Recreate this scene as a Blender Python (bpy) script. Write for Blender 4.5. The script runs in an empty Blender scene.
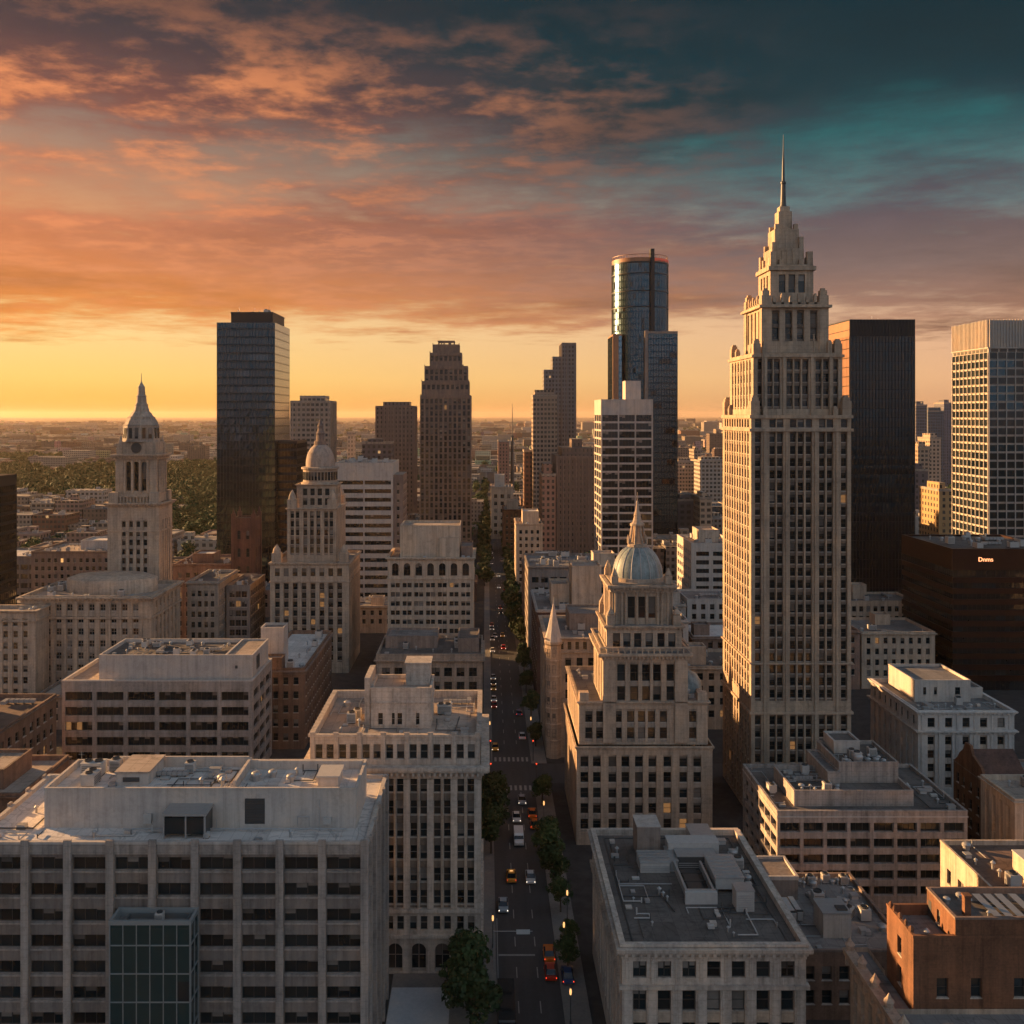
import bpy, math, random
import numpy as np
from mathutils import Vector, Matrix
R = math.radians
rnd = random.Random(11)
S = bpy.context.scene
COL = S.collection

# ------------------------------------------------------------------ camera, sky, sun, exposure
# the survey frame: the viewer stands on a roof 86 m above the street, looking straight down the avenue (+Y)
F, VX, HY, CH = 995.0, 486.0, 415.0, 86.0
cam_d = bpy.data.cameras.new('camera')
cam = bpy.data.objects.new('camera', cam_d)
COL.objects.link(cam)
cam.location = (0, 0, CH)
cam.rotation_euler = (R(90), 0, 0)
cam_d.sensor_width = 36.0
cam_d.lens = F / 1024 * 36.0
cam_d.shift_x = (512 - VX) / 1024
cam_d.shift_y = (HY - 512) / 1024
cam_d.clip_start = 1.0
cam_d.clip_end = 150000
S.camera = cam

SUN_AZ, SUN_EL = R(-62), R(10)      # azimuth from +Y towards +X
SUN_DIR = Vector((math.sin(SUN_AZ) * math.cos(SUN_EL), math.cos(SUN_AZ) * math.cos(SUN_EL), math.sin(SUN_EL)))
sun_d = bpy.data.lights.new('sun', 'SUN')
sun_d.energy = 5.0
sun_d.angle = R(0.6)
sun_d.color = (1.0, 0.56, 0.235)
sun = bpy.data.objects.new('sun', sun_d)
COL.objects.link(sun)
sun.rotation_euler = (-SUN_DIR).to_track_quat('-Z', 'Y').to_euler()
sun.location = (-300, 300, 400)

S.view_settings.view_transform = 'Standard'
S.view_settings.look = 'None'
S.view_settings.exposure = 1.62
S.view_settings.gamma = 1.0
S.view_settings.use_curve_mapping = False
S.cycles.use_denoising = True
try:
    S.cycles.denoiser = 'OPENIMAGEDENOISE'
except Exception:
    pass
S.cycles.max_bounces = 5
S.cycles.diffuse_bounces = 3
S.cycles.glossy_bounces = 3
S.cycles.volume_bounces = 1
S.cycles.sample_clamp_indirect = 4.0
S.cycles.use_adaptive_sampling = True
S.cycles.adaptive_threshold = 0.02


def srgb(r, g, b, a=1.0):
    f = lambda c: (c / 255 / 12.92) if c / 255 <= .04045 else ((c / 255 + .055) / 1.055) ** 2.4
    return (f(r), f(g), f(b), a)


class NT:
    """small helper to wire shader nodes"""
    def __init__(s, tree):
        s.t = tree
        s.n = tree.nodes
        s.n.clear()
    def add(s, typ, **kw):
        nd = s.n.new(typ)
        for k, v in kw.items():
            setattr(nd, k, v)
        return nd
    def put(s, sock, val):
        if hasattr(val, 'is_linked') or isinstance(val, bpy.types.NodeSocket):
            s.t.links.new(val, sock)
        elif val is not None:
            sock.default_value = val
    def math(s, op, a, b=None, c=None, clamp=False):
        nd = s.add('ShaderNodeMath', operation=op)
        nd.use_clamp = clamp
        s.put(nd.inputs[0], a)
        if b is not None: s.put(nd.inputs[1], b)
        if c is not None: s.put(nd.inputs[2], c)
        return nd.outputs[0]
    def vmath(s, op, a, b=None):
        nd = s.add('ShaderNodeVectorMath', operation=op)
        s.put(nd.inputs[0], a)
        if b is not None: s.put(nd.inputs[1], b)
        return nd.outputs[0]
    def mix(s, f, a, b, blend='MIX'):
        nd = s.add('ShaderNodeMix', data_type='RGBA', blend_type=blend)
        s.put(nd.inputs[0], f); s.put(nd.inputs[6], a); s.put(nd.inputs[7], b)
        return nd.outputs[2]
    def ramp(s, f, stops, interp='LINEAR'):
        nd = s.add('ShaderNodeValToRGB')
        cr = nd.color_ramp
        cr.interpolation = interp
        while len(cr.elements) > 1: cr.elements.remove(cr.elements[-1])
        cr.elements[0].position = stops[0][0]; cr.elements[0].color = stops[0][1]
        for p, c in stops[1:]:
            e = cr.elements.new(p); e.color = c
        s.put(nd.inputs[0], f)
        return nd.outputs[0]
    def noise(s, vec, scale, detail=4, rough=.55, dist=0.0, out=0):
        nd = s.add('ShaderNodeTexNoise')
        s.put(nd.inputs['Vector'], vec)
        nd.inputs['Scale'].default_value = scale
        nd.inputs['Detail'].default_value = detail
        nd.inputs['Roughness'].default_value = rough
        nd.inputs['Distortion'].default_value = dist
        return nd.outputs[out]
    def comb(s, x, y, z):
        nd = s.add('ShaderNodeCombineXYZ')
        for i, v in enumerate((x, y, z)): s.put(nd.inputs[i], v)
        return nd.outputs[0]
    def sep(s, v):
        nd = s.add('ShaderNodeSeparateXYZ'); s.put(nd.inputs[0], v)
        return nd.outputs
    def maprange(s, v, a, b, c=0.0, d=1.0, smooth=True):
        nd = s.add('ShaderNodeMapRange')
        nd.interpolation_type = 'SMOOTHSTEP' if smooth else 'LINEAR'
        s.put(nd.inputs[0], v)
        for i, q in enumerate((a, b, c, d)): s.put(nd.inputs[i + 1], q)
        return nd.outputs[0]


def g(v): return (v, v, v, 1)


# ---- world: the Nishita sky behind a dusk gradient and two decks of cloud, all by direction
W = bpy.data.worlds.new('World')
S.world = W
W.use_nodes = True
N = NT(W.node_tree)
tc = N.add('ShaderNodeTexCoord')
D = N.vmath('NORMALIZE', tc.outputs['Generated'])
dx, dy, dz = N.sep(D)
el = N.math('MULTIPLY', N.math('ARCSINE', dz), 180 / math.pi)            # degrees above the horizon
az = N.math('MULTIPLY', N.math('ARCTAN2', dx, dy), 180 / math.pi)        # degrees, right of the avenue
# how far from the glow (sun azimuth), 0 at the glow .. 1 on the far side
gl = N.math('ABSOLUTE', N.math('WRAP', N.math('ADD', az, 60.0), 180.0, -180.0))
gle = N.math('ADD', gl, N.math('MULTIPLY', N.math('MAXIMUM', el, 0.0), 1.1))
away = N.maprange(gle, 40.0, 90.0, 0, 1, False)
elf = N.math('DIVIDE', el, 60.0, clamp=True)
E = lambda d: d / 60.0
clear_sun = N.ramp(elf, [(0, srgb(244, 172, 88)), (E(.8), srgb(250, 190, 100)), (E(2), srgb(255, 210, 124)), (E(4.5), srgb(255, 218, 150)), (E(7), srgb(246, 196, 136)), (E(11), srgb(226, 156, 108)),
                         (E(15), srgb(176, 136, 116)), (E(20), srgb(104, 96, 98)), (E(30), srgb(64, 76, 84)), (1, srgb(30, 52, 66))])
clear_far = N.ramp(elf, [(0, srgb(206, 156, 124)), (E(2), srgb(232, 182, 142)), (E(5), srgb(226, 182, 150)), (E(8), srgb(160, 142, 132)), (E(11), srgb(100, 122, 124)),
                         (E(15), srgb(42, 98, 102)), (E(19), srgb(16, 66, 74)), (E(23), srgb(10, 48, 56)), (E(40), srgb(18, 48, 60)), (1, srgb(24, 46, 60))])
clear = N.mix(away, clear_sun, clear_far)
# cloud decks: the direction meets a flat layer high overhead
den = N.math('ADD', N.math('MAXIMUM', dz, 0.0), 0.045)
px_, py_ = N.math('DIVIDE', dx, den), N.math('DIVIDE', dy, den)
pv = N.comb(px_, py_, 0.0)
n_big = N.noise(N.vmath('MULTIPLY', pv, (0.85, 1.0, 1.0)), 0.45, 7, .56, .15)
n_mid = N.noise(N.vmath('ADD', pv, (7.3, 2.1, 0)), 2.3, 7, .6, .12)
n_fin = N.noise(N.vmath('ADD', pv, (1.3, 9.1, 0)), 7.0, 5, .62, .1)
streak = N.noise(N.comb(N.math('MULTIPLY', az, 0.06), N.math('MULTIPLY', el, 0.62), 3.7), 1.0, 7, .6, .35)
cover = N.ramp(elf, [(0, g(.0)), (E(2.2), g(.12)), (E(4.2), g(.42)), (E(6.4), g(.72)), (E(9), g(.90)), (E(11.5), g(.60)), (E(14.5), g(.54)),
                     (E(17), g(.74)), (E(20), g(.95)), (E(26), g(1.0)), (1, g(.95))])
dens = N.math('ADD', N.math('ADD', N.math('MULTIPLY', n_big, .95), N.math('MULTIPLY', n_mid, .55)), N.math('MULTIPLY', streak, .49))
dens = N.math('ADD', dens, N.math('MULTIPLY', n_fin, .24))
mask = N.maprange(N.math('ADD', dens, N.math('MULTIPLY', N.math('SUBTRACT', cover, .5), .92)), 1.0, 1.34)
cl_sun = N.ramp(elf, [(0, srgb(246, 166, 84)), (E(5), srgb(240, 150, 78)), (E(8.5), srgb(218, 136, 92)), (E(12), srgb(204, 126, 96)), (E(16), srgb(158, 92, 76)),
                      (E(19.5), srgb(96, 66, 66)), (E(23), srgb(52, 48, 54)), (1, srgb(30, 42, 52))])
cl_far = N.ramp(elf, [(0, srgb(176, 130, 108)), (E(5), srgb(168, 124, 104)), (E(8), srgb(128, 106, 102)), (E(11), srgb(90, 80, 88)), (E(14), srgb(52, 68, 78)),
                      (E(17), srgb(20, 52, 62)), (E(22), srgb(10, 40, 50)), (1, srgb(28, 42, 52))])
away_c = N.maprange(N.math('ADD', gle, N.math('MULTIPLY', N.math('SUBTRACT', n_mid, .5), 40.0)), 42.0, 85.0, 0, 1, False)
cl = N.mix(away_c, cl_sun, cl_far)
# lit undersides: rosy where the noise bulges, darker where the deck is thick
lit = N.maprange(N.math('ADD', N.math('MULTIPLY', n_mid, .7), N.math('MULTIPLY', n_fin, .3)), .45, .62)
band = N.ramp(elf, [(0, g(0)), (E(8), g(.3)), (E(13), g(.72)), (E(17.5), g(.8)), (E(20), g(.36)), (E(22.5), g(.06)), (1, g(0))])
lit = N.math('MULTIPLY', N.math('MULTIPLY', lit, band), N.math('SUBTRACT', 1.0, N.maprange(gl, 38.0, 80.0)))
cl = N.mix(lit, cl, srgb(250, 158, 106))
dark = N.math('MULTIPLY', N.maprange(n_big, .48, .70, .98, .60), N.math('ADD', .55, N.math('MULTIPLY', N.math('ADD', N.math('MULTIPLY', n_mid, .5), N.math('ADD', N.math('MULTIPLY', n_fin, .2), N.math('MULTIPLY', streak, .3))), .9)))
cl = N.mix(1.0, cl, N.comb(dark, dark, dark), 'MULTIPLY')
sky = N.mix(mask, clear, cl)
# the half of the sky behind the viewer: a plain pale dusk
back = N.math('MAXIMUM', N.maprange(gl, 94.0, 128.0), N.maprange(N.math('MULTIPLY', az, -1.0), 108.0, 140.0))
bsky = N.ramp(elf, [(0, srgb(118, 118, 126)), (E(8), srgb(135, 141, 149)), (E(20), srgb(136, 147, 159)), (E(45), srgb(120, 137, 152)), (1, srgb(98, 114, 134))])
bsky = N.mix(1.0, bsky, (1.9, 1.9, 1.9, 1), 'MULTIPLY')
sky = N.mix(back, sky, bsky)
# below the horizon: dim earth
sky = N.mix(N.maprange(el, -0.5, -3.0), sky, srgb(60, 46, 40))
hs = N.add('ShaderNodeHueSaturation'); hs.inputs['Saturation'].default_value = 1.04; N.put(hs.inputs['Color'], sky)
bg = N.add('ShaderNodeBackground'); N.put(bg.inputs[0], hs.outputs[0]); bg.inputs[1].default_value = 0.32
nish = N.add('ShaderNodeTexSky', sky_type='NISHITA')
nish.sun_disc = False
nish.sun_elevation = SUN_EL
nish.sun_rotation = SUN_AZ
nish.altitude = 200
nish.air_density = 1.5
nish.dust_density = 2.0
bg2 = N.add('ShaderNodeBackground'); N.put(bg2.inputs[0], nish.outputs[0]); bg2.inputs[1].default_value = 0.0015
ash = N.add('ShaderNodeAddShader')
N.t.links.new(bg.outputs[0], ash.inputs[0]); N.t.links.new(bg2.outputs[0], ash.inputs[1])
wo = N.add('ShaderNodeOutputWorld'); N.t.links.new(ash.outputs[0], wo.inputs[0])

# ------------------------------------------------------------------ materials
MATS = {}


def mat(name):
    m = bpy.data.materials.new(name)
    m.use_nodes = True
    MATS[name] = m
    return m, NT(m.node_tree)


def finish(n, col, rough=.8, spec=.3, bump=None, bstr=.3, bdist=.05, emit=None, estr=0, metal=0, ior=None):
    p = n.add('ShaderNodeBsdfPrincipled')
    n.put(p.inputs['Base Color'], col)
    n.put(p.inputs['Roughness'], rough)
    n.put(p.inputs['Specular IOR Level'], spec)
    n.put(p.inputs['Metallic'], metal)
    if ior: p.inputs['IOR'].default_value = ior
    if emit is not None:
        n.put(p.inputs['Emission Color'], emit); n.put(p.inputs['Emission Strength'], estr)
    if bump is not None:
        b = n.add('ShaderNodeBump'); b.inputs['Strength'].default_value = bstr; b.inputs['Distance'].default_value = bdist
        n.put(b.inputs['Height'], bump); n.t.links.new(b.outputs[0], p.inputs['Normal'])
    o = n.add('ShaderNodeOutputMaterial')
    n.t.links.new(p.outputs[0], o.inputs[0])


def stone(name, col, var=.36, streak=.48, rough=.86, fine=2.2, joint=0.0):
    m, n = mat(name)
    pos = n.add('ShaderNodeNewGeometry').outputs['Position']
    a = n.noise(pos, .16, 4, .6)
    b = n.noise(pos, fine, 5, .65)
    st = n.noise(n.vmath('MULTIPLY', pos, (1.1, 1.1, .055)), 1.0, 5, .6)
    v = n.math('ADD', n.math('MULTIPLY', n.math('SUBTRACT', a, .5), var * 2.6), n.math('MULTIPLY', n.math('SUBTRACT', b, .5), var * 1.8))
    v = n.math('ADD', n.math('ADD', v, 1.0), n.math('MULTIPLY', n.math('SUBTRACT', st, .55), streak * 2.4))
    oi = n.add('ShaderNodeObjectInfo')
    v = n.math('MULTIPLY', v, n.math('ADD', .94, n.math('MULTIPLY', oi.outputs['Random'], .12)))
    drip = n.noise(n.vmath('MULTIPLY', pos, (2.4, 2.4, .10)), 1.0, 4, .65)
    v = n.math('MULTIPLY', v, n.maprange(drip, .52, .70, 1.0, 1.0 - .55 * min(streak, .5)))
    soot = n.noise(pos, .45, 5, .7, .4)
    v = n.math('MULTIPLY', v, n.maprange(soot, .50, .68, 1.0, 1.0 - .5 * min(streak, .5)))
    if joint:
        z = n.sep(pos)[2]
        fr = n.math('FRACT', n.math('DIVIDE', z, joint))
        v = n.math('MULTIPLY', v, n.maprange(n.math('ABSOLUTE', n.math('SUBTRACT', fr, .5)), .42, .5, 1.0, .82))
    c = n.mix(1.0, (*col, 1), n.comb(v, v, v), 'MULTIPLY')
    warm = n.mix(n.maprange(a, .4, .7), c, n.mix(1.0, c, (1.06, .97, .88, 1), 'MULTIPLY'))
    finish(n, warm, rough, .25, b, .35, .06)
    return m


LIME = stone('limestone_warm', (.39, .305, .235), joint=.92)
LIME2 = stone('limestone_pale', (.45, .385, .33), joint=.92)
LIME3 = stone('limestone_grey', (.32, .27, .225), streak=.5, joint=.92)
XSTONE = stone('tan_tower_stone', (.385, .295, .22), joint=.92)
SPAN = stone('spandrel_stone', (.175, .14, .115))
CONC = stone('concrete_warm', (.33, .285, .255), var=.32, streak=.6, joint=.92)
CONCD = stone('concrete_dark', (.22, .185, .165), var=.2, streak=.5)
CONCL = stone('concrete_light', (.44, .395, .36), var=.2, streak=.3)
WSTONE = stone('white_stone', (.52, .485, .455), var=.25, streak=.35)
WHITE = stone('white_precast', (.44, .395, .355), var=.18, streak=.3)
CREAM = stone('cream_brick', (.45, .36, .28), var=.2)
BRICK = stone('brown_brick', (.20, .125, .09), var=.5, fine=3.5, joint=.3)
BRICKR = stone('red_brick', (.11, .062, .05), var=.45, fine=3.5, joint=.3)
PINKB = stone('pinkish_brick', (.25, .165, .13), var=.45, fine=3.2, joint=.3)
BRICKO = stone('orange_brick', (.165, .080, .046), var=.5, fine=3.2, joint=.3)
BROWN = stone('brown_stone', (.21, .155, .13), var=.3)
DARKM = stone('dark_bronze_cladding', (.020, .023, .026), var=.2, streak=.2, rough=.45)
BRONZE = stone('brown_bronze_cladding', (.30, .155, .09), var=.2, streak=.2, rough=.5)
COPPER = stone('verdigris_dome_metal', (.20, .245, .25), var=.4, streak=.7, rough=.5)
DOMEST = stone('dome_stone', (.36, .28, .23), var=.3, streak=.5)


def roofmat(name, col, var=.5):
    m, n = mat(name)
    pos = n.add('ShaderNodeNewGeometry').outputs['Position']
    a = n.noise(pos, .13, 5, .62, .8)
    b = n.noise(pos, 1.3, 6, .7)
    c3 = n.noise(n.vmath('MULTIPLY', pos, (.25, 1.3, 1)), .8, 4, .6)
    v = n.math('ADD', 1.0, n.math('ADD', n.math('MULTIPLY', n.math('SUBTRACT', a, .5), var * 2.0), n.math('MULTIPLY', n.math('SUBTRACT', b, .5), var)))
    v = n.math('MULTIPLY', v, n.maprange(c3, .30, .46, .68, 1.0))
    x, y, z = n.sep(pos)
    wn = n.add('ShaderNodeTexWhiteNoise', noise_dimensions='3D')
    n.put(wn.inputs[0], n.comb(n.math('FLOOR', n.math('DIVIDE', x, 3.1)), n.math('FLOOR', n.math('DIVIDE', y, 7.3)), n.math('FLOOR', z)))
    v = n.math('MULTIPLY', v, n.math('ADD', .86, n.math('MULTIPLY', wn.outputs[0], .26)))
    for cc, pp in ((x, 1.55), (y, 7.3)):
        fr_ = n.math('ABSOLUTE', n.math('SUBTRACT', n.math('FRACT', n.math('DIVIDE', cc, pp)), .5))
        v = n.math('MULTIPLY', v, n.maprange(fr_, .455 if pp < 3 else .49, .5, 1.0, .72))
    ring = n.noise(pos, .22, 3, .5, 1.2)
    v = n.math('MULTIPLY', v, n.maprange(n.math('ABSOLUTE', n.math('SUBTRACT', ring, .56)), .0, .03, .74, 1.0))
    c = n.mix(1.0, (*col, 1), n.comb(v, v, v), 'MULTIPLY')
    finish(n, c, .9, .2, b, .3, .04)
    return m


ROOFG = roofmat('gravel_roof_grey', (.20, .185, .175))
ROOFD = roofmat('bitumen_roof_dark', (.125, .110, .10), .6)
ROOFL = roofmat('membrane_roof_light', (.56, .51, .47), .3)
ROOFT = roofmat('tan_roof', (.34, .27, .22), .45)
ROOFO = roofmat('rusty_brown_roof', (.16, .105, .08), .6)


def glass(name, col, rough=.07, ior=1.6, spec=.5, metal=0.0):
    m, n = mat(name)
    oi = n.add('ShaderNodeObjectInfo')
    pos = n.add('ShaderNodeNewGeometry').outputs['Position']
    cell = n.noise(pos, .9, 2, .5)
    v = n.math('ADD', .5 if not metal else .3, n.math('ADD', oi.outputs['Random'], n.math('MULTIPLY', cell, .4)))
    c = n.mix(1.0, (*col, 1), n.comb(v, v, v), 'MULTIPLY')
    finish(n, c, rough, spec, ior=ior, metal=metal)
    return m


GLASS = glass('window_glass', (.011, .016, .018), .07, 1.48)
GLASSD = glass('dark_tower_glass', (.040, .072, .092), .10, metal=.9)
GLASSP = glass('pale_reflecting_glass', (.085, .115, .135), .10, metal=.9)
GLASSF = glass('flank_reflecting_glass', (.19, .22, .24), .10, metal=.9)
GLASSS = glass('dark_spandrel_glass', (.022, .038, .048), .22, metal=.8)
GLASSB = glass('blue_tower_glass', (.115, .19, .235), .26, metal=.95)
GLASSG = glass('green_glass', (.03, .075, .082), .10, metal=.6)
GLASSK = glass('black_tower_glass', (.006, .008, .009), .10, 1.45)


def plain(name, col, rough=.6, metal=0.0, spec=.3, emit=None, estr=0.0, var=.12, rand=False):
    m, n = mat(name)
    pos = n.add('ShaderNodeNewGeometry').outputs['Position']
    b = n.noise(pos, 1.7, 4, .6)
    v = n.math('ADD', 1.0 - var / 2, n.math('MULTIPLY', b, var))
    if rand: v = n.math('MULTIPLY', v, n.math('ADD', .45, n.math('MULTIPLY', n.add('ShaderNodeObjectInfo').outputs['Random'], 1.3)))
    c = n.mix(1.0, (*col, 1), n.comb(v, v, v), 'MULTIPLY')
    finish(n, c, rough, spec, metal=metal, emit=(*emit, 1) if emit else None, estr=estr)
    return m


FRAME = plain('window_frame_dark', (.06, .055, .05), .5)
FRAMEL = plain('window_frame_light', (.33, .28, .24), .6)
BLIND = plain('window_blind', (.125, .11, .097), .35, var=.4, rand=True)
LITW = plain('lit_window', (.3, .2, .1), .4, emit=(1.0, .50, .16), estr=.32, var=.6)
LITD = plain('dimly_lit_window', (.1, .06, .03), .2, emit=(1.0, .48, .18), estr=.07, var=.6)
STEEL = plain('galvanised_steel', (.36, .35, .34), .45, .4, var=.4)
STEELD = plain('dark_steel', (.07, .07, .07), .5, .3)
UNITP = plain('unit_paint_grey', (.40, .375, .35), .6, var=.4)
MULL = plain('aluminium_mullion', (.17, .18, .18), .4, .5)
MULLP = plain('pale_mullion', (.27, .29, .29), .4, .3)
MULLD = plain('dark_mullion', (.022, .025, .028), .4, .3)
BARK = plain('bark', (.06, .045, .035), .9, var=.5)
RED = plain('sign_red', (.4, .05, .03), .5, emit=(1.0, .16, .10), estr=.10)
SIGN = plain('lit_sign_letters', (.6, .3, .2), .5, emit=(1.0, .36, .14), estr=.9)
LAMP = plain('lit_street_lamp_glass', (.8, .6, .4), .5, emit=(1.0, .48, .15), estr=.5)
HEADL = plain('lit_headlight', (.8, .7, .6), .4, emit=(1.0, .82, .6), estr=2.0)
TAILL = plain('lit_taillight', (.4, .02, .01), .4, emit=(1.0, .06, .02), estr=1.3)
TYRE = plain('tyre_rubber', (.02, .02, .02), .85)


def leafmat(name, c1, c2):
    m, n = mat(name)
    pos = n.add('ShaderNodeNewGeometry').outputs['Position']
    a = n.noise(pos, .35, 3, .6)
    b = n.noise(pos, 2.5, 3, .6)
    c = n.mix(n.maprange(a, .35, .65), (*c1, 1), (*c2, 1))
    v = n.math('ADD', .6, n.math('MULTIPLY', b, .8))
    v = n.math('MULTIPLY', v, n.math('ADD', .7, n.math('MULTIPLY', n.add('ShaderNodeObjectInfo').outputs['Random'], .7)))
    c = n.mix(1.0, c, n.comb(v, v, v), 'MULTIPLY')
    finish(n, c, .7, .2)
    return m


LEAF = leafmat('street_tree_leaves', (.022, .040, .014), (.040, .062, .020))
LEAFW = leafmat('park_leaves', (.018, .052, .017), (.040, .095, .030))


def ground_mat():
    m, n = mat('city_ground')
    pos = n.add('ShaderNodeNewGeometry').outputs['Position']
    far = n.maprange(n.math('DIVIDE', n.sep(pos)[1], 1000.0), .45, 1.0)
    a = n.noise(pos, .012, 5, .65)
    b = n.noise(pos, .35, 5, .65)
    fld = n.noise(n.vmath('MULTIPLY', pos, (1, .35, 1)), .0016, 6, .62)
    near = n.mix(n.maprange(b, .3, .7), (.04, .038, .037, 1), (.065, .062, .06, 1))  # near ground darkened: the shade of the streets is put into its colour
    land = n.mix(n.maprange(a, .40, .62), (.14, .11, .085, 1), (.06, .058, .04, 1))
    land = n.mix(n.maprange(fld, .42, .60), land, (.17, .135, .10, 1))
    finish(n, n.mix(far, near, land), .95, .1)
    return m


def asphalt():
    m, n = mat('asphalt')
    pos = n.add('ShaderNodeNewGeometry').outputs['Position']
    a = n.noise(n.vmath('MULTIPLY', pos, (1, .08, 1)), .6, 5, .6)
    b = n.noise(pos, 1.1, 6, .7)
    v = n.math('ADD', .35, n.math('ADD', n.math('MULTIPLY', a, .8), n.math('MULTIPLY', b, .6)))
    finish(n, n.mix(1.0, (.052, .052, .053, 1), n.comb(v, v, v), 'MULTIPLY'), .82, .3, b, .2, .02)
    return m


GROUND = ground_mat()
ASPH = asphalt()
PAVE = stone('pavement_concrete', (.17, .16, .15), var=.4, streak=0)
PLAZA = stone('pale_plaza_paving', (.42, .41, .41), var=.25, streak=0)
PAINT = plain('road_paint', (.26, .255, .24), .7, var=.6)


def city_wall():
    """far block: wall colour from the mesh attribute, flat roofs paler, a regular grid of small dark windows"""
    m, n = mat('far_block_walls')
    ge = n.add('ShaderNodeNewGeometry')
    pos, nor = ge.outputs['Position'], ge.outputs['Normal']
    x, y, z = n.sep(pos)
    nx, ny, nz = n.sep(nor)
    at = n.add('ShaderNodeAttribute'); at.attribute_name = 'col'
    col = at.outputs['Color']
    seed = at.outputs['Alpha']
    u = n.mix(n.math('GREATER_THAN', n.math('ABSOLUTE', nx), .5), n.comb(x, x, x), n.comb(y, y, y))
    u = n.sep(u)[0]
    bay = n.math('ADD', 2.3, n.math('MULTIPLY', seed, 1.9))
    uu = n.math('ADD', n.math('DIVIDE', u, bay), n.math('MULTIPLY', seed, 7.0))
    vv = n.math('DIVIDE', z, n.math('ADD', 3.2, n.math('MULTIPLY', seed, .5)))
    fu, fv = n.math('FRACT', uu), n.math('FRACT', vv)
    wid = n.math('ADD', .16, n.math('MULTIPLY', n.math('FRACT', n.math('MULTIPLY', seed, 5.7)), .20))
    mu = n.math('LESS_THAN', n.math('ABSOLUTE', n.math('SUBTRACT', fu, .5)), wid)
    mv = n.math('LESS_THAN', n.math('ABSOLUTE', n.math('SUBTRACT', fv, .52)), .27)
    mk = n.math('MULTIPLY', n.math('MULTIPLY', mu, mv), n.math('LESS_THAN', n.math('ABSOLUTE', nz), .5))
    wn = n.add('ShaderNodeTexWhiteNoise', noise_dimensions='3D')
    n.put(wn.inputs[0], n.comb(n.math('FLOOR', uu), n.math('FLOOR', vv), n.math('MULTIPLY', seed, 91.0)))
    wr = wn.outputs[0]
    b = n.noise(pos, .25, 4, .6)
    v = n.math('ADD', .72, n.math('MULTIPLY', b, .55))
    wallc = n.mix(1.0, col, n.comb(v, v, v), 'MULTIPLY')
    rv = n.noise(pos, .12, 3, .6)
    roofc = n.mix(n.maprange(rv, .40, .62), (.12, .105, .095, 1), (.33, .29, .255, 1))
    roofc = n.mix(.35, roofc, wallc)
    wallc = n.mix(n.math('GREATER_THAN', nz, .5), wallc, roofc)
    winc = n.mix(wr, (.022, .021, .021, 1), (.11, .095, .08, 1))
    c = n.mix(mk, wallc, winc)
    rough = n.math('SUBTRACT', .9, n.math('MULTIPLY', mk, .72))
    e = n.math('MULTIPLY', n.math('MULTIPLY', mk, n.math('GREATER_THAN', wr, .994)), .2)
    finish(n, c, rough, .35, emit=(1, .55, .22, 1), estr=e, bump=n.math('SUBTRACT', 1.0, mk), bstr=.6, bdist=.2)
    return m


CITYW = city_wall()
# ------------------------------------------------------------------ mesh helpers


def gx(px, s): return (px - VX) / s
def gz(py, s): return CH - (py - HY) / s
def gd(s): return F / s


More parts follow.
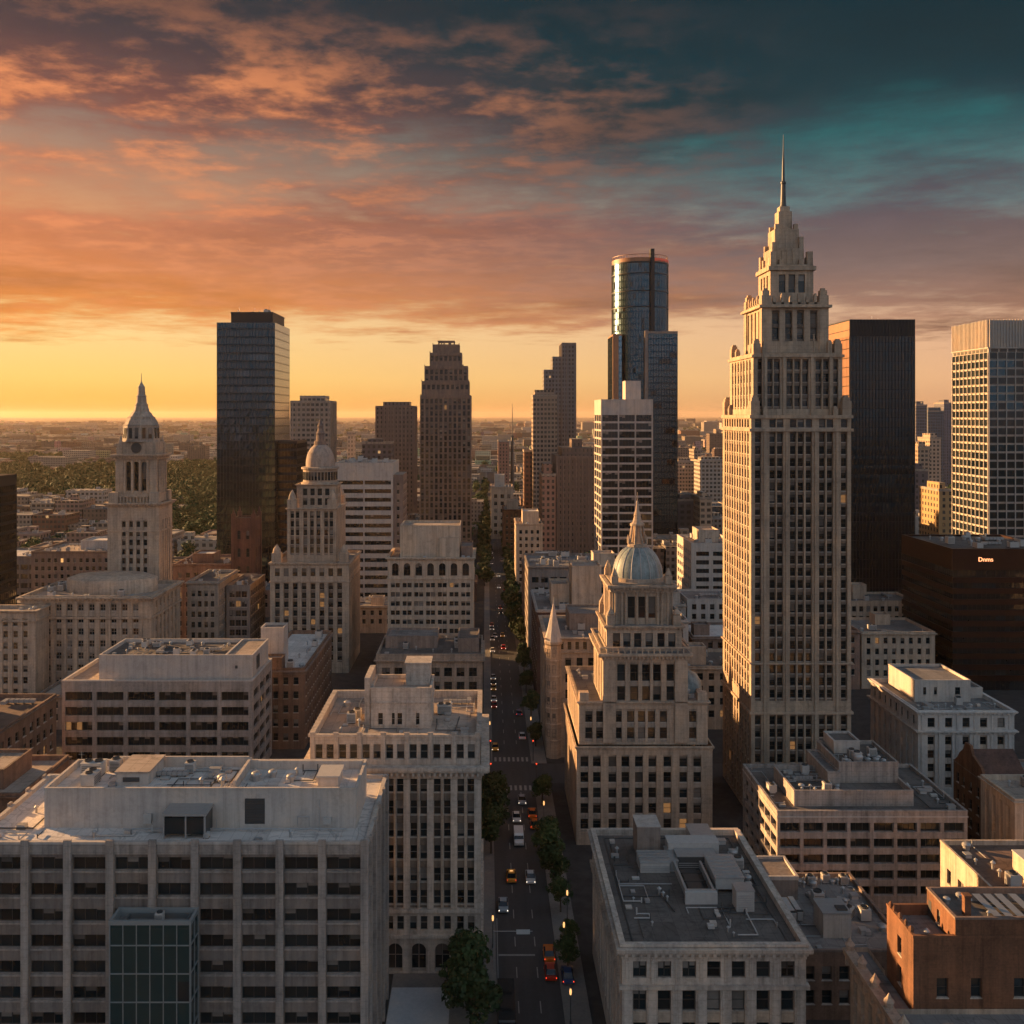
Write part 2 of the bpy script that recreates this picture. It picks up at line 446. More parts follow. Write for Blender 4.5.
class MB:
    """collects faces in world coordinates, builds ONE mesh object in its parent's frame"""
    def __init__(s): s.v, s.f, s.m = [], [], []
    def poly(s, pts, mi=0):
        k = len(s.v); s.v.extend(pts); s.f.append(tuple(range(k, k + len(pts)))); s.m.append(mi)
    def box(s, x0, x1, y0, y1, z0, z1, mi=0, bottom=False, top=None):
        p = [(x0, y0, z0), (x1, y0, z0), (x1, y1, z0), (x0, y1, z0), (x0, y0, z1), (x1, y0, z1), (x1, y1, z1), (x0, y1, z1)]
        k = len(s.v); s.v.extend(p)
        fs = [(0, 1, 5, 4), (1, 2, 6, 5), (2, 3, 7, 6), (3, 0, 4, 7)]
        for q in fs: s.f.append(tuple(k + i for i in q)); s.m.append(mi)
        s.f.append((k + 4, k + 5, k + 6, k + 7)); s.m.append(mi if top is None else top)
        if bottom: s.f.append((k + 3, k + 2, k + 1, k)); s.m.append(mi)
    def bar(s, a, b, r, mi=0, n=6):
        a, b = Vector(a), Vector(b); d = (b - a).normalized()
        u = d.orthogonal().normalized(); w = d.cross(u)
        k = len(s.v)
        for c in (a, b):
            for i in range(n):
                t = 2 * math.pi * i / n
                s.v.append(tuple(c + (u * math.cos(t) + w * math.sin(t)) * r))
        for i in range(n):
            j = (i + 1) % n
            s.f.append((k + i, k + j, k + n + j, k + n + i)); s.m.append(mi)
        s.f.append(tuple(k + n + i for i in range(n))); s.m.append(mi)
        s.f.append(tuple(k + n - 1 - i for i in range(n))); s.m.append(mi)
    def lathe(s, cx, cy, prof, n=24, mi=0, rot=0.0, cap=True, sx=1.0, sy=1.0):
        k = len(s.v)
        for r, z in prof:
            for i in range(n):
                t = 2 * math.pi * i / n + rot
                s.v.append((cx + r * math.cos(t) * sx, cy + r * math.sin(t) * sy, z))
        for a in range(len(prof) - 1):
            for i in range(n):
                j = (i + 1) % n
                s.f.append((k + a * n + i, k + a * n + j, k + (a + 1) * n + j, k + (a + 1) * n + i)); s.m.append(mi)
        if cap:
            a = len(prof) - 1
            s.f.append(tuple(k + a * n + i for i in range(n))); s.m.append(mi)
    def ring(s, x0, x1, y0, y1, prof, mi=0):
        """profile [(out, z)...] swept round a rectangle, mitred corners"""
        k = len(s.v)
        for o, z in prof:
            s.v.extend([(x0 - o, y0 - o, z), (x1 + o, y0 - o, z), (x1 + o, y1 + o, z), (x0 - o, y1 + o, z)])
        for a in range(len(prof) - 1):
            for i in range(4):
                j = (i + 1) % 4
                s.f.append((k + a * 4 + i, k + a * 4 + j, k + a * 4 + 4 + j, k + a * 4 + 4 + i)); s.m.append(mi)
    def build(s, name, mats, parent=None, smooth=False, origin=None):
        me = bpy.data.meshes.new(name)
        o0 = Vector(origin) if origin is not None else (wloc(parent) if parent else Vector((0, 0, 0)))
        if s.v:
            arr = np.array(s.v, dtype=np.float64) - np.array(o0)
            me.from_pydata(arr.tolist(), [], s.f)
        for m in (mats if isinstance(mats, (list, tuple)) else [mats]): me.materials.append(m)
        if any(s.m): me.polygons.foreach_set('material_index', s.m)
        if smooth: me.polygons.foreach_set('use_smooth', [True] * len(me.polygons))
        me.update()
        o = bpy.data.objects.new(name, me)
        COL.objects.link(o)
        if parent:
            o.parent = parent
            if origin is not None: o.location = o0 - wloc(parent)
        elif origin is not None:
            o.location = o0
        return o


def wloc(o):
    v = Vector(o.location)
    while o.parent:
        o = o.parent; v += Vector(o.location)
    return v


def tag(o, label=None, cat=None, group=None, kind=None):
    if label: o['label'] = label
    if cat: o['category'] = cat
    if group: o['group'] = group
    if kind: o['kind'] = kind
    return o


class Bld:
    def __init__(s, name, label, cat, loc, group=None, lit=.0025, cap=100, frame=None, glass=None):
        s.root = bpy.data.objects.new(name, None)
        s.root.empty_display_size = 1
        COL.objects.link(s.root)
        s.root.location = loc
        tag(s.root, label, cat, group)
        s.wins = []; s.lit = lit; s.cap = cap
        s.frame = frame or FRAME; s.glass = glass or GLASS
BLDS = []
FOOT = []      # footprints that are taken: x0, x1, y0, y1
HEROBOX = []   # the same with heights


def building(name, label, cat, x0, x1, y0, y1, h, group=None, **kw):
    b = Bld(name, label, cat, ((x0 + x1) / 2, y0, 0), group, **kw)
    BLDS.append(b); FOOT.append((x0, x1, y0, y1)); HEROBOX.append((x0, x1, y0, y1, h))
    return b


FACES = {'f': ((0, 1), (1, 0)), 'r': ((1, 1), (0, 1)), 'k': ((1, 0), (-1, 0)), 'l': ((0, 0), (0, -1))}


def P(bay=3.2, ww=1.3, top=30, pitch=3.5, h=1.8, bot=2, m=.9, rec=.3, sp=0.0, st='sash', pair=0, arch=False, cols=None, n=None, rows=None, gap=.45, skip=None):
    return dict(bay=bay, ww=ww, top=top, pitch=pitch, h=h, bot=bot, m=m, rec=rec, sp=sp, st=st, pair=pair, arch=arch, cols=cols, n=n, rows=rows, gap=gap, skip=skip)


def face(b, mb, p0, U, W_, z0, z1, sp, mi=0, mi2=1):
    """one wall: openings are real holes with reveals; the windows go into b.wins"""
    N2 = (U[1], -U[0])
    def pt(u, z, dep=0.0): return (p0[0] + U[0] * u - N2[0] * dep, p0[1] + U[1] * u - N2[1] * dep, z)
    if sp is None:
        mb.poly([pt(0, z0), pt(W_, z0), pt(W_, z1), pt(0, z1)], mi); return
    rows = sp['rows']
    if rows is None:
        rows = []
        t = min(sp['top'], z1 - .25)
        while t - sp['h'] >= max(sp['bot'], z0 + .05):
            rows.append((t - sp['h'], t)); t -= sp['pitch']
    rows = sorted(rows)
    cols = sp['cols']
    if cols is None:
        n = sp['n'] or max(1, int(round((W_ - 2 * sp['m']) / sp['bay'])))
        bw = (W_ - 2 * sp['m']) / n
        cols = []
        ww = min(sp['ww'], bw - .3)
        for i in range(n):
            c = sp['m'] + bw * (i + .5)
            if sp['pair']:
                k, gp = sp['pair'], sp['gap']
                tot = k * ww + (k - 1) * gp
                for j in range(k):
                    a = c - tot / 2 + j * (ww + gp); cols.append((a, a + ww))
            else: cols.append((c - ww / 2, c + ww / 2))
    cols = [c for c in cols if c[0] > .02 and c[1] < W_ - .02]
    if not rows or not cols:
        mb.poly([pt(0, z0), pt(W_, z0), pt(W_, z1), pt(0, z1)], mi); return
    s_, rec = sp['sp'], sp['rec']
    zb, zt = (rows[0][0] - .5, rows[-1][1] + .45) if s_ else (z0, z1)
    zb, zt = max(zb, z0), min(zt, z1)
    u = 0.0
    for ci, (a, c) in enumerate(cols):
        mb.poly([pt(u, z0), pt(a, z0), pt(a, z1), pt(u, z1)], mi)
        if s_:
            if zb > z0: mb.poly([pt(a, z0), pt(c, z0), pt(c, zb), pt(a, zb)], mi); mb.poly([pt(a, zb), pt(c, zb), pt(c, zb, s_), pt(a, zb, s_)], mi)
            if zt < z1: mb.poly([pt(a, zt), pt(c, zt), pt(c, z1), pt(a, z1)], mi); mb.poly([pt(a, zt, s_), pt(c, zt, s_), pt(c, zt), pt(a, zt)], mi)
            mb.poly([pt(a, zb), pt(a, zb, s_), pt(a, zt, s_), pt(a, zt)], mi)
            mb.poly([pt(c, zb, s_), pt(c, zb), pt(c, zt), pt(c, zt, s_)], mi)
        z = zb
        msp = mi2 if s_ else mi
        for ri, (w0, w1) in enumerate(rows):
            if sp['skip'] and sp['skip'](ci, ri, len(cols), len(rows)): continue
            if w0 > z + 1e-4: mb.poly([pt(a, z, s_), pt(c, z, s_), pt(c, w0, s_), pt(a, w0, s_)], msp)
            d = s_ + rec
            mb.poly([pt(a, w0, s_), pt(c, w0, s_), pt(c, w0, d), pt(a, w0, d)], mi)
            mb.poly([pt(a, w1, d), pt(c, w1, d), pt(c, w1, s_), pt(a, w1, s_)], mi)
            mb.poly([pt(a, w0, s_), pt(a, w0, d), pt(a, w1, d), pt(a, w1, s_)], mi)
            mb.poly([pt(c, w0, d), pt(c, w0, s_), pt(c, w1, s_), pt(c, w1, d)], mi)
            if sp['arch']:
                r = (c - a) / 2; cu = (a + c) / 2; zc = w1 - r
                for sg in (-1, 1):
                    arc = [pt(cu + sg * r * math.cos(t), zc + r * math.sin(t), s_ + .02) for t in [i * math.pi / 2 / 6 for i in range(7)]]
                    crn = pt(cu + sg * r, w1, s_ + .02)
                    arc = arc + [crn]
                    mb.poly(arc if sg > 0 else arc[::-1], mi)
            cx = (a + c) / 2
            b.wins.append((pt(cx, (w0 + w1) / 2, d), N2, c - a, w1 - w0, sp['st']))
            z = w1
        if zt > z + 1e-4: mb.poly([pt(a, z, s_), pt(c, z, s_), pt(c, zt, s_), pt(a, zt, s_)], msp)
        u = c
    mb.poly([pt(u, z0), pt(W_, z0), pt(W_, z1), pt(u, z1)], mi)


def tier(b, mb, x0, x1, y0, y1, z0, z1, f=None, l='=', r='=', k=None, mi=0, mi2=1, top=None):
    """four walls with windows; a lid of material top when given"""
    if l == '=': l = dict(f, cols=None, n=None) if f else None
    if r == '=': r = dict(f, cols=None, n=None) if f else None
    face(b, mb, (x0, y0), (1, 0), x1 - x0, z0, z1, f, mi, mi2)
    face(b, mb, (x1, y0), (0, 1), y1 - y0, z0, z1, r, mi, mi2)
    face(b, mb, (x1, y1), (-1, 0), x1 - x0, z0, z1, k, mi, mi2)
    face(b, mb, (x0, y1), (0, -1), y1 - y0, z0, z1, l, mi, mi2)
    if top is not None: mb.poly([(x0, y0, z1), (x1, y0, z1), (x1, y1, z1), (x0, y1, z1)], top)


def roof(b, x0, x1, y0, y1, z, rm, pm, ph=.9, pw=.4, over=.06, name='roof'):
    """flat deck below a parapet; the parapet with its coping is a sub-part"""
    m = MB(); m.poly([(x0 + .05, y0 + .05, z - ph), (x1 - .05, y0 + .05, z - ph), (x1 - .05, y1 - .05, z - ph), (x0 + .05, y1 - .05, z - ph)])
    ro = m.build(name, rm, b.root)
    p = MB(); p.ring(x0, x1, y0, y1, [(.003, z - .18), (over, z - .18), (over, z + .12), (-pw, z + .12), (-pw, z - ph - .05)])
    p.build('parapet', pm, ro)
    return ro


def cornice(b, x0, x1, y0, y1, z, h, out, m, dent=0, name='cornice'):
    p = MB()
    p.ring(x0, x1, y0, y1, [(.004, z), (.12 * out, z), (.15 * out, z + .22 * h), (.35 * out, z + .30 * h), (.4 * out, z + .55 * h), (.92 * out, z + .62 * h), (out, z + .78 * h), (out, z + h), (.004, z + h + .02)])
    if dent:
        zz0, zz1 = z + .32 * h, z + .60 * h
        n = int((x1 - x0) / dent)
        for i in range(n):
            c = x0 + (i + .5) * (x1 - x0) / n; w = (x1 - x0) / n * .22
            p.box(c - w, c + w, y0 - .78 * out, y0 - .3 * out, zz0, zz1)
        n = int((y1 - y0) / dent)
        for i in range(n):
            c = y0 + (i + .5) * (y1 - y0) / n; w = (y1 - y0) / n * .22
            p.box(x0 - .78 * out, x0 - .3 * out, c - w, c + w, zz0, zz1)
            p.box(x1 + .3 * out, x1 + .78 * out, c - w, c + w, zz0, zz1)
    return p.build(name, m, b.root)


def band(b, x0, x1, y0, y1, z, h, out, m, name='string_course'):
    p = MB(); p.ring(x0, x1, y0, y1, [(.004, z), (out, z), (out, z + h), (.004, z + h)])
    return p.build(name, m, b.root)


# ------------------------------------------------------------------ windows
WCACHE = {}


def window_mesh(w, h, st, var, fm, gm):
    alt = rnd.randrange(5) if st == 'ribbon' else 0
    key = (round(w, 2), round(h, 2), st, var, fm.name, gm.name, alt)
    if key in WCACHE: return WCACHE[key]
    r = random.Random(int(w * 100) * 31 + int(h * 100) * 7 + len(st) * 13 + len(var) * 5 + alt * 101)
    m = MB()
    fb = min(.09, w * .06) if st != 'ribbon' else .07
    def q(x0, x1, z0, z1, y, mi): m.poly([(x0, y, z0), (x1, y, z0), (x1, y, z1), (x0, y, z1)], mi)
    def bx(x0, x1, z0, z1, y0=-.06, y1=.04): m.box(x0, x1, y0, y1, z0, z1, 0, True)
    X0, X1, Z0, Z1 = -w / 2, w / 2, -h / 2, h / 2
    gmi = {'plain': 1, 'blind': 1, 'full': 1, 'lit': 3, 'dim': 4}[var]
    # panes
    nx = max(1, int(round(w / 1.35))) if st in ('ribbon', 'tall') else (2 if w > 1.7 else 1)
    nz = 1 if st == 'ribbon' else (max(2, int(round(h / 2.0))) if st == 'tall' else 2)
    xs = [X0 + (X1 - X0) * i / nx for i in range(nx + 1)]
    for i in range(nx):
        mi = gmi
        if st == 'ribbon' and var in ('lit', 'dim') and r.random() < .6: mi = 1
        tilt = (r.random() - .5) * .02
        m.poly([(xs[i], .02 + tilt, Z0), (xs[i + 1], .02 - tilt, Z0), (xs[i + 1], .02 - tilt * .3, Z1), (xs[i], .02 + tilt * .4, Z1)], mi)
        bl = 0
        if var == 'blind': bl = r.choice((.25, .35, .5, .6))
        elif var == 'full': bl = r.choice((.8, .95))
        if st == 'ribbon': bl = 0 if r.random() < .7 else r.choice((.2, .3, .45))
        if bl: q(xs[i] + fb, xs[i + 1] - fb, Z1 - h * bl, Z1, -.0, 2)
    bx(X0, X0 + fb, Z0, Z1); bx(X1 - fb, X1, Z0, Z1)
    bx(X0 + fb, X1 - fb, Z0, Z0 + fb); bx(X0 + fb, X1 - fb, Z1 - fb, Z1)
    for x in xs[1:-1]: bx(x - fb * .4, x + fb * .4, Z0 + fb, Z1 - fb)
    for i in range(1, nz):
        z = Z0 + h * i / nz
        for a, c in zip(xs[:-1], xs[1:]): bx(a + fb, c - fb, z - fb * .35, z + fb * .35, -.05, .03)
    if st == 'sash': m.box(X0 - .08, X1 + .08, -.36, -.07, Z0 - .12, Z0 + .02, 5, True)
    ob = m.build('window', [fm, gm, BLIND, LITW, LITD, LIME2])
    me = ob.data
    bpy.data.objects.remove(ob)
    WCACHE[key] = me
    return me


def flush_windows():
    dg = bpy.context.evaluated_depsgraph_get()
    dg.update()
    eye = Vector((0, 0, CH))
    for b in BLDS:
        items = []
        for (pos, N2, w, h, st) in b.wins:
            p = Vector(pos)
            q = p + Vector((N2[0], N2[1], 0)) * .75
            d = q - eye
            vis = 0.0
            if d.y > 5:
                s = F / d.y
                px = VX + q.x * s; py = HY - (q.z - CH) * s
                facing = -(N2[0] * d.x + N2[1] * d.y) / d.length
                if -10 < px < 1034 and 0 < py < 1040 and facing > .01:
                    hit, hp, *_ = S.ray_cast(dg, eye, d.normalized(), distance=d.length - .05)
                    if not hit: vis = w * h * s * s * facing
            items.append((vis, p, N2, w, h, st))
        items.sort(key=lambda t: -t[0])
        o0 = wloc(b.root)
        rest = {}
        for i, (vis, p, N2, w, h, st) in enumerate(items):
            t = rnd.random()
            var = 'lit' if t < b.lit else 'dim' if t < b.lit * 4 else 'full' if t < b.lit * 4 + .05 else 'blind' if t < b.lit * 4 + .30 else 'plain'
            me = window_mesh(w, h, st, var, b.frame, b.glass)
            rot = math.atan2(N2[1], N2[0]) + math.pi / 2
            if vis > 0 and i < b.cap:
                o = bpy.data.objects.new('window', me)
                COL.objects.link(o)
                o.parent = b.root
                o.location = p - o0
                o.rotation_euler = (rnd.uniform(-.006, .006), 0, rot + rnd.uniform(-.006, .006))
            else:
                rest.setdefault(id(me), [me, []])[1].append((p, rot))
        if rest:
            vs, fs, ms, k = [], [], [], 0
            for me, lst in rest.values():
                nv = len(me.vertices)
                co = np.empty(nv * 3); me.vertices.foreach_get('co', co); co = co.reshape(-1, 3)
                polys = [tuple(pp.vertices) for pp in me.polygons]
                mi = [pp.material_index for pp in me.polygons]
                for p, rot in lst:
                    c, s_ = math.cos(rot), math.sin(rot)
                    w3 = np.empty_like(co)
                    w3[:, 0] = co[:, 0] * c - co[:, 1] * s_ + p.x - o0.x
                    w3[:, 1] = co[:, 0] * s_ + co[:, 1] * c + p.y - o0.y
                    w3[:, 2] = co[:, 2] + p.z - o0.z
                    vs.append(w3)
                    fs.extend([tuple(k + i for i in q) for q in polys]); ms.extend(mi); k += nv
            me = bpy.data.meshes.new('window_rows')
            me.from_pydata(np.concatenate(vs).tolist(), [], fs)
            for m in (b.frame, b.glass, BLIND, LITW, LITD, LIME2): me.materials.append(m)
            me.polygons.foreach_set('material_index', ms)
            me.update()
            o = bpy.data.objects.new('window_rows', me)
            COL.objects.link(o); o.parent = b.root
            o['kind'] = 'stuff'


def curtain(b, x0, x1, y0, y1, z0, z1, floor=3.6, mull=1.5, gm=None, gm2=None, sm=None, mm=None, spandrel=.9, name='glass_facade', lit=.0, sides='frl', bright=.12, vout=.12, hout=.06, jit=.02, fin=None, only=False):
    """glass skin of single panes, each very slightly out of true, with a spandrel band per floor and mullions"""
    gm = gm or GLASSD; gm2 = gm2 or GLASS; sm = sm or DARKM; mm = mm or MULLD
    g_ = MB(); q = MB()
    rr = random.Random(int(abs(x0) * 7 + y0))
    nf = max(1, int(round((z1 - z0) / floor))); fh = (z1 - z0) / nf
    for fc in 'frkl':
        (a, U) = {'f': ((x0, y0), (1, 0)), 'r': ((x1, y0), (0, 1)), 'k': ((x1, y1), (-1, 0)), 'l': ((x0, y1), (0, -1))}[fc]
        Wd = (x1 - x0) if fc in 'fk' else (y1 - y0)
        N2 = (U[1], -U[0])
        pt = lambda u, z, o=0.0: (a[0] + U[0] * u + N2[0] * o, a[1] + U[1] * u + N2[1] * o, z)
        if fc not in sides:
            if only: continue
            g_.poly([pt(0, z0), pt(Wd, z0), pt(Wd, z1), pt(0, z1)], 2); continue
        n = max(1, int(round(Wd / mull))); du = Wd / n
        for i in range(nf):
            zb = z0 + i * fh
            run = 0; mi = 0
            for j in range(n):
                if run <= 0:
                    run = rr.randint(1, 5); t = rr.random()
                    mi = 3 if t < lit else 1 if t < lit + bright else 0
                run -= 1
                e = [rr.uniform(-jit, 0) for _ in range(4)]
                g_.poly([pt(j * du, zb + spandrel, e[0]), pt((j + 1) * du, zb + spandrel, e[1]), pt((j + 1) * du, zb + fh, e[2]), pt(j * du, zb + fh, e[3])], mi)
            if spandrel > .05: g_.poly([pt(0, zb, .012), pt(Wd, zb, .012), pt(Wd, zb + spandrel, .012), pt(0, zb + spandrel, .012)], 2)
            o = hout
            for zz in (zb + spandrel,):
                q.poly([pt(0, zz - .06, o), pt(Wd, zz - .06, o), pt(Wd, zz + .06, o), pt(0, zz + .06, o)])
                q.poly([pt(0, zz + .06, o), pt(Wd, zz + .06, o), pt(Wd, zz + .06, -.03), pt(0, zz + .06, -.03)])
                q.poly([pt(0, zz - .06, -.03), pt(Wd, zz - .06, -.03), pt(Wd, zz - .06, o), pt(0, zz - .06, o)])
        o = vout; hw = fin or .05
        for j in range(n + 1):
            u = min(max(j * du, hw), Wd - hw)
            q.poly([pt(u - hw, z0, o), pt(u + hw, z0, o), pt(u + hw, z1, o), pt(u - hw, z1, o)])
            q.poly([pt(u - hw, z0, -.03), pt(u - hw, z0, o), pt(u - hw, z1, o), pt(u - hw, z1, -.03)])
            q.poly([pt(u + hw, z0, o), pt(u + hw, z0, -.03), pt(u + hw, z1, -.03), pt(u + hw, z1, o)])
    go = g_.build(name, [gm, gm2, sm, LITW], b.root)
    q.build('mullion_grid', mm, go)
    return go


# ------------------------------------------------------------------ roof plant, shared meshes
KIT = {}


def kit():
    def keep(name, m, mats, smooth=False):
        o = m.build(name, mats, None, smooth); KIT[name] = o.data; bpy.data.objects.remove(o)
    m = MB()
    m.box(-1.3, 1.3, -.9, .9, .25, 1.7, 0, True); m.box(-1.36, 1.36, -.96, .96, 1.7, 1.78, 0, True)
    for x in (-.65, .65):
        m.lathe(x, 0, [(.5, 1.78), (.5, 1.98), (.44, 1.98), (.44, 1.82)], 14, 1)
        m.box(x - .03, x + .03, -.45, .45, 1.9, 1.94, 1)
    for i in range(5): m.box(-1.15, 1.15, -.93, -.9, .45 + i * .22, .53 + i * .22, 1, True)
    for x in (-1.1, 1.1): m.box(x - .08, x + .08, -.8, .8, 0, .25, 1)
    keep('air_conditioner', m, [UNITP, STEELD])
    m = MB()
    m.box(-.8, .8, -.8, .8, .2, 1.9, 0, True); m.lathe(0, 0, [(.62, 1.9), (.62, 2.15), (.55, 2.15), (.5, 1.95)], 16, 1); m.box(-.7, .7, -.6, .6, 0, .2, 1)
    for i in range(6): m.box(-.7, .7, -.83, -.8, .4 + i * .22, .48 + i * .22, 1, True); m.box(-.83, -.8, -.7, .7, .4 + i * .22, .48 + i * .22, 1, True)
    keep('condenser', m, [UNITP, STEELD])
    m = MB()
    m.lathe(0, 0, [(.16, 0), (.16, .8)], 10); m.lathe(0, 0, [(.3, .8), (.34, .86), (.05, 1.15)], 10)
    keep('vent_pipe', m, [STEEL])
    m = MB()
    m.lathe(0, 0, [(.45, 0), (.45, .45), (.6, .5), (.62, .8), (.4, 1.0), (.1, 1.05)], 14)
    keep('exhaust_fan', m, [STEEL])
    m = MB(); m.box(-.6, .6, -.5, .5, 0, .55, 0); m.box(-.66, .66, -.56, .56, .55, .66, 1, True); m.bar((-.66, -.6, .6), (.66, -.6, .6), .02, 1)
    keep('roof_hatch', m, [UNITP, STEEL])
    m = MB(); m.box(-3, 3, -.45, .45, .35, 1.0, 0, True); m.box(2.1, 3, .45, 1.8, .35, 1.0, 0, True)
    for x in (-2.5, -.8, .9, 2.5): m.box(x - .06, x + .06, -.35, .35, 0, .35, 1)
    for x in (-2, -1, 0, 1, 2): m.box(x - .03, x + .03, -.48, .48, .33, 1.03, 1, True)
    keep('duct', m, [STEEL, STEELD])
    m = MB(); m.bar((0, 0, 0), (0, 0, 4.5), .05); m.bar((-.7, 0, 3.6), (.7, 0, 3.6), .03); m.bar((-.5, 0, 4.0), (.5, 0, 4.0), .03); m.bar((0, 0, 2.4), (.8, .5, 0), .025); m.bar((0, 0, 2.4), (-.8, .5, 0), .025)
    keep('antenna', m, [STEEL])
    m = MB()
    m.box(-1.6, 1.6, -1.2, 1.2, 0, 2.5, 0); m.box(-1.7, 1.7, -1.3, 1.3, 2.5, 2.65, 1, True); m.box(-.45, .45, -1.24, -1.2, .05, 2.1, 2, True)
    keep('stair_bulkhead', m, [CONCL, STEEL, STEELD])
    m = MB()
    for sx in (-1, 1):
        for sy in (-1, 1): m.bar((sx * 1.1, sy * 1.1, 0), (sx * .95, sy * .95, 2.2), .08, 1)
    m.lathe(0, 0, [(1.5, 2.2), (1.5, 4.9), (1.58, 4.95), (.1, 6.0)], 20, 0)
    for z in (2.6, 3.3, 4.0, 4.6): m.lathe(0, 0, [(1.53, z), (1.53, z + .06)], 20, 1, cap=False)
    keep('water_tank', m, [BARK, STEELD])


def put(name, parent, x, y, z, rz=0.0, sc=1.0, szz=None):
    o = bpy.data.objects.new(name, KIT[name]); COL.objects.link(o)
    o.parent = parent
    o.location = Vector((x, y, z)) - wloc(parent)
    o.rotation_euler = (0, 0, rz)
    o.scale = (sc, sc, sc if szz is None else szz)
    return o


def clutter(ro, x0, x1, y0, y1, z, n, seed, keepout=(), names=('air_conditioner', 'condenser', 'vent_pipe', 'vent_pipe', 'exhaust_fan', 'roof_hatch', 'duct'), big=1.0):
    r = random.Random(seed); used = list(keepout); k = 0
    for _ in range(n * 6):
        if k >= n: break
        nm = r.choice(names)
        rad = {'air_conditioner': 1.7, 'condenser': 1.2, 'duct': 3.2, 'water_tank': 1.8, 'stair_bulkhead': 2}.get(nm, .7) * big
        if x1 - x0 < 2 * rad + 1 or y1 - y0 < 2 * rad + 1: rad = .7; nm = 'vent_pipe'
        if x1 - x0 < 2.4 or y1 - y0 < 2.4: return
        x, y = r.uniform(x0 + rad, x1 - rad), r.uniform(y0 + rad, y1 - rad)
        if any(a - rad < x < c + rad and d - rad < y < e + rad for a, c, d, e in used): continue
        used.append((x - rad, x + rad, y - rad, y + rad))
        put(nm, ro, x, y, z, r.choice((0, math.pi / 2, math.pi, -math.pi / 2)), big * r.uniform(.85, 1.2)); k += 1


def pipes(ro, x0, x1, y0, y1, z, n, seed):
    """conduits, a ladder rack and small loose boxes lying on a roof"""
    r = random.Random(seed)
    for i in range(n):
        m = MB(); x, y = r.uniform(x0 + .5, x1 - .5), r.uniform(y0 + .5, y1 - .5); zz = z + r.uniform(.10, .28); rad = r.uniform(.05, .10)
        for k in range(r.randint(2, 4)):
            if (k + i) % 2: nx, ny = min(max(x + r.uniform(-8, 8), x0 + .4), x1 - .4), y
            else: nx, ny = x, min(max(y + r.uniform(-6, 6), y0 + .4), y1 - .4)
            if abs(nx - x) + abs(ny - y) < .6: continue
            m.bar((x, y, zz), (nx, ny, zz), rad); x, y = nx, ny
        m.bar((x, y, z), (x, y, z + r.uniform(.4, 1.1)), rad * 1.2)
        m.build('conduit', r.choice((STEEL, STEELD, UNITP)), ro)
    for i in range(n // 2 + 1):
        m = MB(); x, y = r.uniform(x0 + .8, x1 - .8), r.uniform(y0 + .8, y1 - .8); w, d, h = r.uniform(.25, .6), r.uniform(.25, .5), r.uniform(.2, .7)
        m.box(x - w, x + w, y - d, y + d, z + .06, z + h); m.box(x - w - .05, x + w + .05, y - d - .05, y + d + .05, z + .001, z + .06, 1)
        m.build('junction_box', [r.choice((UNITP, STEEL, CONCL)), STEELD], ro)


def hut(b, x0, x1, y0, y1, z0, z1, wm, rm, name='penthouse', f=None, ph=.5, l=None, r=None, parent=None):
    """a rooftop storey with its own roof"""
    m = MB(); bb = b
    tier(bb, m, x0, x1, y0, y1, z0, z1, f, l, r)
    o = m.build(name, [wm, wm], parent or b.root)
    if parent is None:
        d = MB(); d.poly([(x0 + .03, y0 + .03, z1 - ph), (x1 - .03, y0 + .03, z1 - ph), (x1 - .03, y1 - .03, z1 - ph), (x0 + .03, y1 - .03, z1 - ph)])
        d.ring(x0, x1, y0, y1, [(.003, z1 - .15), (.06, z1 - .15), (.06, z1 + .1), (-.3, z1 + .1), (-.3, z1 - ph - .02)], 1)
        d.build('penthouse_roof', [rm, wm], o)
    else:
        m2 = MB(); m2.poly([(x0, y0, z1), (x1, y0, z1), (x1, y1, z1), (x0, y1, z1)])
        m2.build('penthouse_roof', rm, parent)
    return o
kit()
# ------------------------------------------------------------------ the near buildings
KIT_SMALL = ('vent_pipe', 'exhaust_fan', 'vent_pipe', 'roof_hatch', 'condenser')


def rows_from(top, pitch, h, bot):
    out = []; t = top
    while t - h >= bot: out.append((t - h, t)); t -= pitch
    return out


